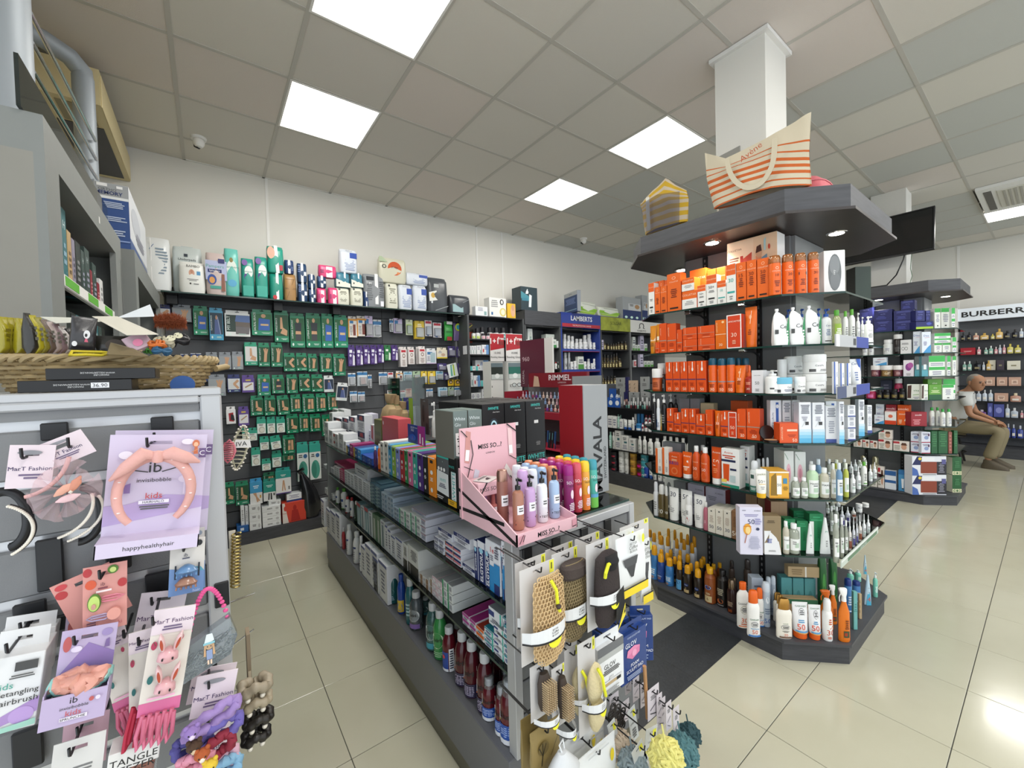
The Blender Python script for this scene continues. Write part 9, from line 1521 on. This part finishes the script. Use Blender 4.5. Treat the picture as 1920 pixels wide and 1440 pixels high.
#make-up stand, panels, spectacles stand
rm=em_('makeup_stand',(2.36,2.84,0));pm=lambda n,g,par=None:lk(n,g.mesh(n,.4),par or rm);RD=M('8c1c2c',.4)
pm('base_body',G1(M('8d9092',.5)).box(0,-.5,0,.34,.45,.72));pm('red_shelf',G1(RD).box(-.01,-.5,1.07,.34,.45,1.13));pm('side_panel',G1(M('8d9092',.5)).box(-.0,-.51,.72,.34,-.495,1.44));pm('side_panel',G1(RD).box(0,.44,.72,.34,.455,1.3));pm('back_board',G1(M('6a6c6e',.5)).box(.3,-.5,.72,.34,.44,1.36));
hd_=pm('header_board',G1(M('7d1826',.4)).box(.17,-.5,1.34,.2,.27,1.475));
def ylet(par,s,h,x,yc,zc,col,name='lettering'):
 vs,fs,asp=textmesh(s,1);g=G1(M(col,.5))
 for a_,b_ in vs:g.v.append((x,yc-a_*h*1.25,zc+b_*h))
 for f in fs:g.face(*f)
 return lk(name,g.mesh(name,0),par)
ylet(hd_,'RIMMEL',.05,.168,-.17,1.43,'e8d8dc');ylet(hd_,'LONDON',.014,.168,-.2,1.385,'c8a8ac')
fcx=G1(M('c8a890',.5));fcx.quad((.165,.2,1.345),(.165,.1,1.345),(.165,.12,1.44),(.165,.18,1.45));lk('portrait_print',fcx.mesh('portrait_print',0),hd_)
for k in range(3):pm('step_tray',G1(glass('c8b8bc',.15,.1)).box(.02+.07*k,-.48,1.13+.05*k,.09+.07*k,.42,1.136+.05*k));
pm('lower_shelf',G1(M('b83048',.4)).box(-.0,-.48,.80,.3,.43,.815))
cols=('8fa8c8','7f9ac0','c8a0a8','9a4a6a','d8b8a8','8fa8c8','6a3a8a','d8d0cc')
for k,c in enumerate(cols):de('rp%d'%k,'nail','nail_polish','bottle','make-up bottle on stepped trays',c,'',cap=c if k%3 else 'b8c4d4')
K(840,480,4.8);FR_=Fr(1,0,2.385)
for r in range(3):
 zz=1.137+.05*r
 for k in range(17):ins('rp%d'%((k*3+r)%8),.022,.058,.022,Vector((2.36+.03+.07*r,2.84+.38-.052*k,zz)),-PI/2,'','of the make-up stand')
de('msc','box','mascara_box','box','slim dark make-up box','1e2024','R .2 .5 .8 .9 5a8a90',d=.012);de('msr','box','mascara_box','box','slim blue and red make-up box','2a4a78','R 0 0 1 .3 a8283a',d=.012)
for k in range(13):ins('msc' if k%3 else 'msr',.016,.15,.012,Vector((2.372+.004*(k%2),2.82-.032*k+.16,.816)),-PI/2,'','on lower make-up stand shelf',tilt=(0,.12))
tag(rm,'crimson and grey make-up stand with stepped trays','stand','','behind the black whitening boxes')
lp=em_('burgundy_panel',(2.75,3.42,1.33));lk('panel_board',G1(M('5c1f34',.45)).box(0,-.30,0,.02,.1,.50).mesh('panel_board',0),lp);lk('white_edge_board',G1(PWHITE).box(.002,-.42,0,.022,-.301,.50).mesh('white_edge_board',0),lp);lk('stand_leg',G1(GREYD).box(.005,-.25,-1.33,.03,.05,0).mesh('stand_leg',0),lp);ylet(lp,'960',.05,-.002,.0,.30,'c8a8b0');vs,fs,asp=textmesh('LOREAL',0);g=G1(M('d8ccd0',.5))
for a_,b_ in vs:g.v.append((-.002,.05+b_*.03,.11+a_*.03))
for f in fs:g.face(*f)
lk('side_lettering',g.mesh('side_lettering',0),lp);tag(lp,'tall burgundy make-up panel with white edge','display panel','','beside the spectacles stand')
ss=em_('spectacles_stand',(2.70,3.72,0));pm=lambda n,g,par=None:lk(n,g.mesh(n,.4),par or ss);SW=M('dcdcd8',.5)
pm('rear_column',G1(SW).box(-.21,0,.05,-.045,.16,1.62));pm('front_column',G1(SW).box(.0,-.03,.05,.2,.13,1.62));pm('foot_plate',G1(GREYD).box(-.25,-.08,0,.25,.2,.05));
for x0,x1,yy in((-.215,-.03,-.012),(-.02,.21,-.04)):
 s_=pm('sign_card',G1(M('e2e0de',.5)).box(x0,yy,1.62,x1,yy+.008,1.93));lk('sign_print',pg('P b3202a 0 .38 1 .48 1 .98 0 .98|T .3 .72 .22 f2f0ee *1+1|T .78 .82 .13 f2f0ee *Free|R .62 .58 .95 .72 8a2a2a|T .5 .3 .08 333 10.00E|T .5 .14 .12 3a3a3c Reading Glasses',x1-x0,.31,lm(lambda x,z,e,x0=x0,x1=x1,yy=yy:(x+(x0+x1)/2,yy-e,z+1.62))).mesh('sign_print',0),s_)
for x0,x1,yy,c in((-.205,-.05,-.002,'2c3430'),(.01,.19,-.032,'1f6a5c')):
 p_=pm('photo_card',G1(M(c,.5)).box(x0,yy-.003,1.42,x1,yy,1.60));lk('photo_print',pg('R 0 0 1 .3 c8d0cc|R 0 .75 1 1 6a7a80|D .3 .05 .7 .35 e8ecea',x1-x0,.18,lm(lambda x,z,e,x0=x0,x1=x1,yy=yy:(x+(x0+x1)/2,yy-.003-e,z+1.42))).mesh('photo_print',0),p_)
for j in range(10):
 for x,yy in((-.13,-.004),(.1,-.034)):pm('display_slot',G1(GREYD).box(x-.07,yy,.25+.12*j,x-.064,yy+.004,.27+.12*j))
def specs(x,y,z):
 g=G1(BLK)
 for sx in(-1,1):g.tube([(sx*.036+.028*math.cos(t),0,.02*math.sin(t))for t in[2*PI*i/14 for i in range(14)]],.0032,5,True);g.tube([(sx*.064,0,.008),(sx*.066,.06,.006),(sx*.064,.1,-.01)],.002,4)
 g.tube([(-.009,0,.006),(0,-.002,.010),(.009,0,.006)],.0028,5);o=lk('reading_glasses',g.mesh('reading_glasses',1.),None,(x,y,z));
 for sx in(-1,1):lk('lens',G1(glass('dfe6e8',.05)).lathe([(0,0),(.025,.0)],12).mesh('lens',0),o,(sx*.036,0,0)).rotation_euler=(PI/2,0,0)
 tag(o,'black framed reading glasses','glasses','','on the white spectacles stand')
for z in(1.35,1.25,1.14,1.03):specs(2.80,3.66,z)
pb=lk('stand_pegs',G1(SW).tube([(2.80,3.69,z)if 0 else(2.80,3.655,1.0),(2.80,3.69,1.0)],.003,4).mesh('stand_pegs'),ss);pb.matrix_parent_inverse=Matrix.Translation(-ss.location);tag(ss,'white two column reading glasses stand with red signs','stand','','in front of the medicine bay')
#bags on the canopy
K(1180,190,3.84)
def edgeP(pts,t,x):
 k=t*(len(pts)-1);i=min(len(pts)-2,int(k));a,b=pts[i],pts[i+1];u=a[0]+(b[0]-a[0])*(k-i);v=a[1]+(b[1]-a[1])*(k-i);return Fr(1,0,x).hit(*px(u,v))
def tote(bot,mid,top,x,th,base,stripe,bands,name,lab,where,handle=None,text=None,col2=None):
 C=edgeP(bot,.5,x);nv=40;nu=24
 def S(s,t,side):
  B=edgeP(bot,s,x);Mi=edgeP(mid,s,x);T=edgeP(top,s,x);p=B*(1-t)*(1-t)+Mi*2*t*(1-t)+T*t*t if 0 else(B.lerp(Mi,t*2)if t<.5 else Mi.lerp(T,t*2-1))
  bul=th*(math.sin(PI*min(1,max(0,s)))**.6)*(1-.75*t)+.003*math.sin(s*17+t*5);return p-C+Vector(((-bul if side<0 else bul)+.0,0,0))
 g=G()
 for side in(-1,1):
  b=len(g.v)
  for j in range(nv+1):
   for i in range(nu+1):g.v.append(tuple(S(i/nu,j/nv,side)))
  for j in range(nv):
   t=(j+.5)/nv;g.mat(M(stripe if any(a<t<b_ for a,b_ in bands)else base,.85,bump=.3,bs=400))
   for i in range(nu):
    q_=[b+j*(nu+1)+i,b+j*(nu+1)+i+1,b+(j+1)*(nu+1)+i+1,b+(j+1)*(nu+1)+i];g.face(*(q_ if side<0 else q_[::-1]))
 o=lk(name,g.mesh(name,1.),None,C)
 if handle:
  pts=[Fr(1,0,x-th-.012).hit(*px(u,v))-C for u,v in handle];pp=[]
  for i in range(len(pts)-1):pp+=[pts[i].lerp(pts[i+1],k/4)for k in range(4)]
  pp.append(pts[-1])
  for _ in range(3):pp=[pp[0]]+[(pp[i-1]+pp[i]*2+pp[i+1])/4 for i in range(1,len(pp)-1)]+[pp[-1]]
  h=G1(M(col2 or base,.85));b=len(h.v)
  for i,p in enumerate(pp):
   t_=(pp[min(i+1,len(pp)-1)]-pp[max(i-1,0)]).normalized();nn=Vector((0,-t_.z,t_.y))*.012;h.v+=[tuple(p-nn),tuple(p+nn),tuple(p+nn+Vector((.003,0,0))),tuple(p-nn+Vector((.003,0,0)))]
  for i in range(len(pp)-1):
   for a_ in range(4):c_=(a_+1)%4;h.face(b+i*4+a_,b+i*4+c_,b+i*4+4+c_,b+i*4+4+a_)
  lk('carry_handle',h.mesh('carry_handle',1.),o)
 if text:
  s_,u,v,H,col,rot=text;vs,fs,asp=textmesh(s_,0);P0=Fr(1,0,x-th-.008).hit(*px(u,v))-C;t=G1(M(col,.6))
  for a_,b_ in vs:t.v.append((P0.x,P0.y-(a_*math.cos(rot)-b_*math.sin(rot))*H,P0.z+(a_*math.sin(rot)+b_*math.cos(rot))*H))
  for f in fs:t.face(*f)
  lk('lettering',t.mesh('lettering',0),o)
 tag(o,lab,'bag','',where);return o
tote([(612,778),(830,705),(1050,640),(1312,606)],[(558,560),(750,500),(1050,400),(1295,380)],[(545,372),(700,415),(1000,270),(1200,150),(1310,76)],2.33,.055,'cdc2aa','c4622c',[(.0,.03),(.10,.135),(.21,.245),(.31,.345),(.41,.445),(.52,.555),(.64,.675)],'striped_tote_bag','large cream tote bag with orange stripes','on the near island canopy',[(700,410),(715,500),(760,580),(850,632),(950,600),(1030,470),(1045,350),(1045,262)],('Avène',872,365,.030,'b8502c',.36))
tote([(118,965),(200,930),(300,900),(420,862)],[(95,800),(180,770),(300,720),(428,700)],[(80,740),(180,640),(270,556),(330,600),(412,640)],2.36,.04,'c8b8a0','c9a22c',[(.0,.06),(.14,.24),(.32,.42),(.5,.6),(.68,.78),(.86,.94)],'striped_beach_bag','small yellow striped bag with navy mesh','at the canopy far end',[(130,690),(132,800),(138,890),(140,930)],None,'dcd8cc')
nvp=G1(glass('2a3458',.3,.4));pts=[Fr(1,0,2.30).hit(*px(u,v))for u,v in((122,962),(360,880),(362,648),(200,670),(80,742),(98,840))];nvp.quad(*pts);o_=bpy.data.objects['striped_beach_bag'];n_=lk('navy_mesh_panel',nvp.mesh('navy_mesh_panel',0),o_);n_.matrix_parent_inverse=Matrix.Translation(-o_.location)
gc=Fr(1,0,2.42);p4=[gc.hit(*px(u,v))for u,v in((640,430),(800,380),(795,318),(640,400))];g=G1(M('85847e',.6));p4[0].z=p4[1].z=2.313;C=p4[0];g.v=[tuple(p-C)for p in p4]+[tuple(p-C+Vector((.01,0,0)))for p in p4];g.face(0,1,2,3);g.face(7,6,5,4);[g.face(i,i+4,(i+1)%4+4,(i+1)%4)for i in range(4)];tag(lk('grey_card',g.mesh('grey_card',0),None,C),'grey folded card peeking up','card','','behind the orange striped tote')
def softbag(x,y,w_,d_,h_,col,lab,name):
 o=lk(name,G1(M(col,.7,bump=.4,bs=40)).loft([(0,0,0,w_/2,d_/2,4),(0,0,h_*.3,w_/2*1.03,d_/2*1.03,4),(0,0,h_*.75,w_/2*.9,d_/2*.85,3),(0,0,h_,w_/2*.55,d_/2*.5,2.5)],20).mesh(name,1.),None,(x,y,2.312));lk('zip_band',G1(M(col,.5)).loft([(0,0,h_*.7,w_/2*.94,d_/2*.9,3),(0,0,h_*.74,w_/2*.94,d_/2*.9,3)],20).mesh('zip_band',1.),o);tag(o,lab,'bag','','on the near island canopy');return o
softbag(2.62,.80,.26,.22,.15,'c4626a','pink fabric pouch beside the striped tote','pink_pouch');softbag(2.98,.74,.34,.24,.12,'b02040','crimson folded fabric bag at the end','crimson_bag')
K(1180,440,3.84)
def strip(pts,z0,z1,lab,name,pr,col):
 A,B=pts;d_=(B-A);L=Vector((d_.x,d_.y,0)).length;o=lk(name,G1(M(col,.4)).box(0,-.004,0,L,.0,z1-z0).mesh(name,0),None,(A.x,A.y,z0),math.atan2(d_.y,d_.x));lk('strip_print',pg(pr,L,z1-z0,lm(lambda x,z,e:(x+L/2,-.004-e,z))).mesh('strip_print',0),o);tag(o,lab,'price rail','','on the near island end');return o
f=FE.at(-.014)
for nm,u0,u1,z,c,pr in(('second tier',1478,1775,SHZ[4],'b8babc','R .6 0 1 1 3a4a9c|R .5 .2 .58 .8 444|R 0 0 .1 1 e6e6e6'),('third tier',1490,1784,SHZ[3],'b4b6ba','R .55 0 1 1 3a4a9c|R .0 0 .25 1 4a5474|R .45 .2 .53 .8 444')):strip((f.on(px(u0,0)[0],z),f.on(px(u1-60,0)[0],z)),z-.02,z+.035,'grey and violet price rail, '+nm,'price_rail',pr,c)
K(1180,860,3.79);strip((f.on(px(1500,0)[0],SHZ[0]),f.on(px(1762,0)[0],SHZ[0])),SHZ[0]-.012,SHZ[0]+.022,'long pale price rail with green print, lowest tier','price_rail','R 0 .7 1 1 e4e8e4|R .15 .1 .95 .6 5f7f62|T .55 .35 .35 dfe6df LABORATOIRES','c4cec4')
P0=FC.on(px(1,0)[0],SHZ[2]);K(1180,640,3.84);P0=FC.at(.03).on(px(1018,0)[0],SHZ[2]);P0.z=SHZ[2]+.001;cp=em_('powder_compact',P0,-.6);lk('compact_base',G1(M('1c1412',.25)).lathe([(.034,0),(.036,.004),(.036,.012),(.033,.013)],24).mesh('compact_base'),cp);l_=lk('open_lid',G1(M('1c1412',.25)).lathe([(.0,0),(.037,.0),(.037,.008),(0,.008)],24).mesh('open_lid'),cp,(0,.034,.045));l_.rotation_euler=(1.45,0,0);lk('powder_pan',G1(M('c89a70',.8)).lathe([(0,.014),(.028,.0135)],20).mesh('powder_pan'),cp);tag(cp,'open black powder compact with beige pan','compact','',"on near island's fourth tier")
#seated man
B_=lambda u,v,x:Fr(1,0,x).hit(1600+u/3.6,560+v/3.6)
def skin(name,V,E,mat,par=None,sub=2,loc=Vector()):
 me=bpy.data.meshes.new(name);me.from_pydata([tuple(Vector(v[0])-loc)for v in V],E,[]);o=bpy.data.objects.new(name,me);COL.objects.link(o);sk=o.modifiers.new('s','SKIN');sk.use_smooth_shade=True
 if not me.skin_vertices:pass
 for i,v in enumerate(V):me.skin_vertices[0].data[i].radius=(v[1],v[2]if len(v)>2 else v[1])
 me.skin_vertices[0].data[0].use_root=True;sb_=o.modifiers.new('u','SUBSURF');sb_.levels=sb_.render_levels=sub
 dg=bpy.context.evaluated_depsgraph_get();m2=bpy.data.meshes.new_from_object(o.evaluated_get(dg));bpy.data.objects.remove(o);m2.name=name;m2.materials.clear();m2.materials.append(mat);m2.shade_smooth()
 return lk(name,m2,par)
X=8.75;HIP=Vector((X+.08,.93,.56));CH=Vector((X+.04,.82,.92));NK=Vector((X,.745,1.06));HD=Vector((X-.02,.70,1.16));sh1=Vector((X-.14,.76,.99));sh2=Vector((X+.20,.78,.99));el1=Vector((X-.20,.72,.73));wr1=Vector((X-.14,.50,.63));el2=Vector((X+.24,.70,.74));wr2=Vector((X+.06,.50,.64));hp1=HIP+Vector((-.09,-.02,-.02));hp2=HIP+Vector((.1,-.02,-.02));kn1=Vector((X-.14,.44,.52));kn2=Vector((X+.10,.42,.52));an1=Vector((X-.20,.56,.10));an2=Vector((X+.0,.52,.10))
SKN=M('a87a5c',.6);SHT=M('c9cac6',.8,bump=.3,bs=30);TRO=M('857a5e',.85,bump=.3,bs=30);mn=em_('person',(X,.7,0));L0=Vector((X,.7,0))
skin('body',[(HIP,.11,.10),((HIP+CH)/2,.11),(CH,.12,.10),(NK,.05),(HD,.048),(sh1,.052),(el1,.036),(wr1,.024),(sh2,.052),(el2,.036),(wr2,.024),(hp1,.07),(kn1,.052),(an1,.035),(hp2,.07),(kn2,.052),(an2,.035)],[(0,1),(1,2),(2,3),(3,4),(2,5),(5,6),(6,7),(2,8),(8,9),(9,10),(0,11),(11,12),(12,13),(0,14),(14,15),(15,16)],SKN,mn,2,L0)
skin('polo_shirt',[(HIP+Vector((0,0,.03)),.145,.13),((HIP+CH)/2,.15,.14),(CH,.145,.125),(CH.lerp(NK,.7),.075),(sh1,.075),(sh1.lerp(el1,.6),.062),(sh2,.075),(sh2.lerp(el2,.6),.062)],[(0,1),(1,2),(2,3),(2,4),(4,5),(2,6),(6,7)],SHT,mn,2,L0)
skin('trousers',[(HIP-Vector((0,0,.01)),.135,.12),(hp1,.095),(hp1.lerp(kn1,.5),.088),(kn1,.078),(kn1.lerp(an1,.5),.068),(an1.lerp(kn1,.06),.07),(hp2,.095),(hp2.lerp(kn2,.5),.088),(kn2,.078),(kn2.lerp(an2,.5),.068),(an2.lerp(kn2,.06),.07)],[(0,1),(1,2),(2,3),(3,4),(4,5),(0,6),(6,7),(7,8),(8,9),(9,10)],TRO,mn,2,L0)
for a_ in(an1,an2):
 g=G1(M('5a5040',.6));g.loft([(0,0,-.098,.042,.13,2.6),(0,0,-.06,.045,.125,2.4),(0,.03,-.02,.04,.08,2.2),(0,.06,.02,.036,.045,2)],16);s_=lk('shoe',g.mesh('shoe',.9),mn,a_+Vector((-.01,-.07,0))-L0);s_.rotation_euler=(0,0,-.1)
hdm=G1(SKN);hdm.loft([(0,-.03,-.115,.03,.03),(0,-.028,-.095,.05,.055),(0,-.012,-.05,.068,.085),(0,0,0,.076,.096),(0,.004,.05,.074,.094),(0,.006,.09,.056,.072),(0,.008,.112,.02,.028)],20)
hd=lk('head',hdm.mesh('head',1.),mn,HD+Vector((-.01,-.03,.02))-L0);hd.rotation_euler=(.15,0,-.75)
lk('nose',G1(SKN).loft([(0,-.1,-.03,.016,.018),(0,-.104,-.02,.013,.02),(0,-.096,.015,.008,.01)],10).mesh('nose',1.),hd);lk('mouth',G1(M('8a5448',.6)).box(-.024,-.094,-.058,.024,-.084,-.052,.003).mesh('mouth',.9),hd)
lk('grey_hair',G1(M('8c8880',.95,bump=.8,bs=200)).loft([(0,.03,-.03,.07,.08),(0,.022,.03,.08,.088),(0,.02,.07,.074,.086),(0,.02,.105,.045,.055),(0,.02,.12,.01,.01)],18).mesh('grey_hair',1.),hd)
for sx in(-1,1):
 lk('ear',G1(SKN).loft([(sx*.076,.012,-.03,.008,.012),(sx*.082,.014,0,.01,.02),(sx*.08,.012,.025,.008,.014)],10).mesh('ear',1.),hd);lk('eye',G1(M('1c1816',.3)).loft([(sx*.03,-.086,.004,.012,.005),(sx*.03,-.088,.012,.013,.006),(sx*.03,-.086,.018,.01,.004)],10).mesh('eye',1.),hd);lk('eyebrow',G1(M('6a6258',.9)).box(sx*.03-.018,-.093,.026,sx*.03+.018,-.085,.032,.002).mesh('eyebrow',.9),hd)
for wr,sg in((wr1,1),(wr2,-1)):
 Vv=[(wr,.024)];Ee=[];d0=(Vector((X-.03,.43,.60))-wr).normalized();pal=wr+d0*.06;Vv.append((pal,.028,.016));Ee.append((0,1));sd=d0.cross(Vector((0,0,1))).normalized()
 for k in range(4):
  a=pal+sd*(.021*(k-1.5))+d0*.015;L=(.062,.072,.068,.052)[k];b=a+d0*L*.5+Vector((0,0,-.008));c=b+d0*L*.35+Vector((0,0,-.026));i=len(Vv);Vv+=[(a,.0095),(b,.009),(c,.008)];Ee+=[(1,i),(i,i+1),(i+1,i+2)]
 th=wr+d0*.03+sd*.028*sg;i=len(Vv);Vv+=[(th,.011),(th+d0*.04+sd*.014*sg,.009)];Ee+=[(0,i),(i,i+1)]
 skin('hand',Vv,Ee,SKN,mn,1,L0)
tag(mn,'seated man in pale polo shirt and khaki trousers','person','','in front of the perfume shelves')
sl=em_('stool',(X+.1,.95,0));lk('seat',G1(M('1f1a18',.5)).lathe([(.17,.375),(.18,.385),(.18,.405),(.16,.41)],24).mesh('seat'),sl)
for k in range(4):a=PI/4+k*PI/2;lk('leg',G1(M('16130f',.5)).tube([(.12*math.cos(a),.12*math.sin(a),.38),(.2*math.cos(a),.2*math.sin(a),0)],.014,8).mesh('leg'),sl)
lk('stretcher_ring',G1(M('16130f',.5)).tube([(.17*math.cos(t),.17*math.sin(t),.16)for t in[2*PI*i/20 for i in range(20)]],.008,6,True).mesh('stretcher_ring'),sl);tag(sl,'dark wooden stool under the seated man','stool')
finish_labels()
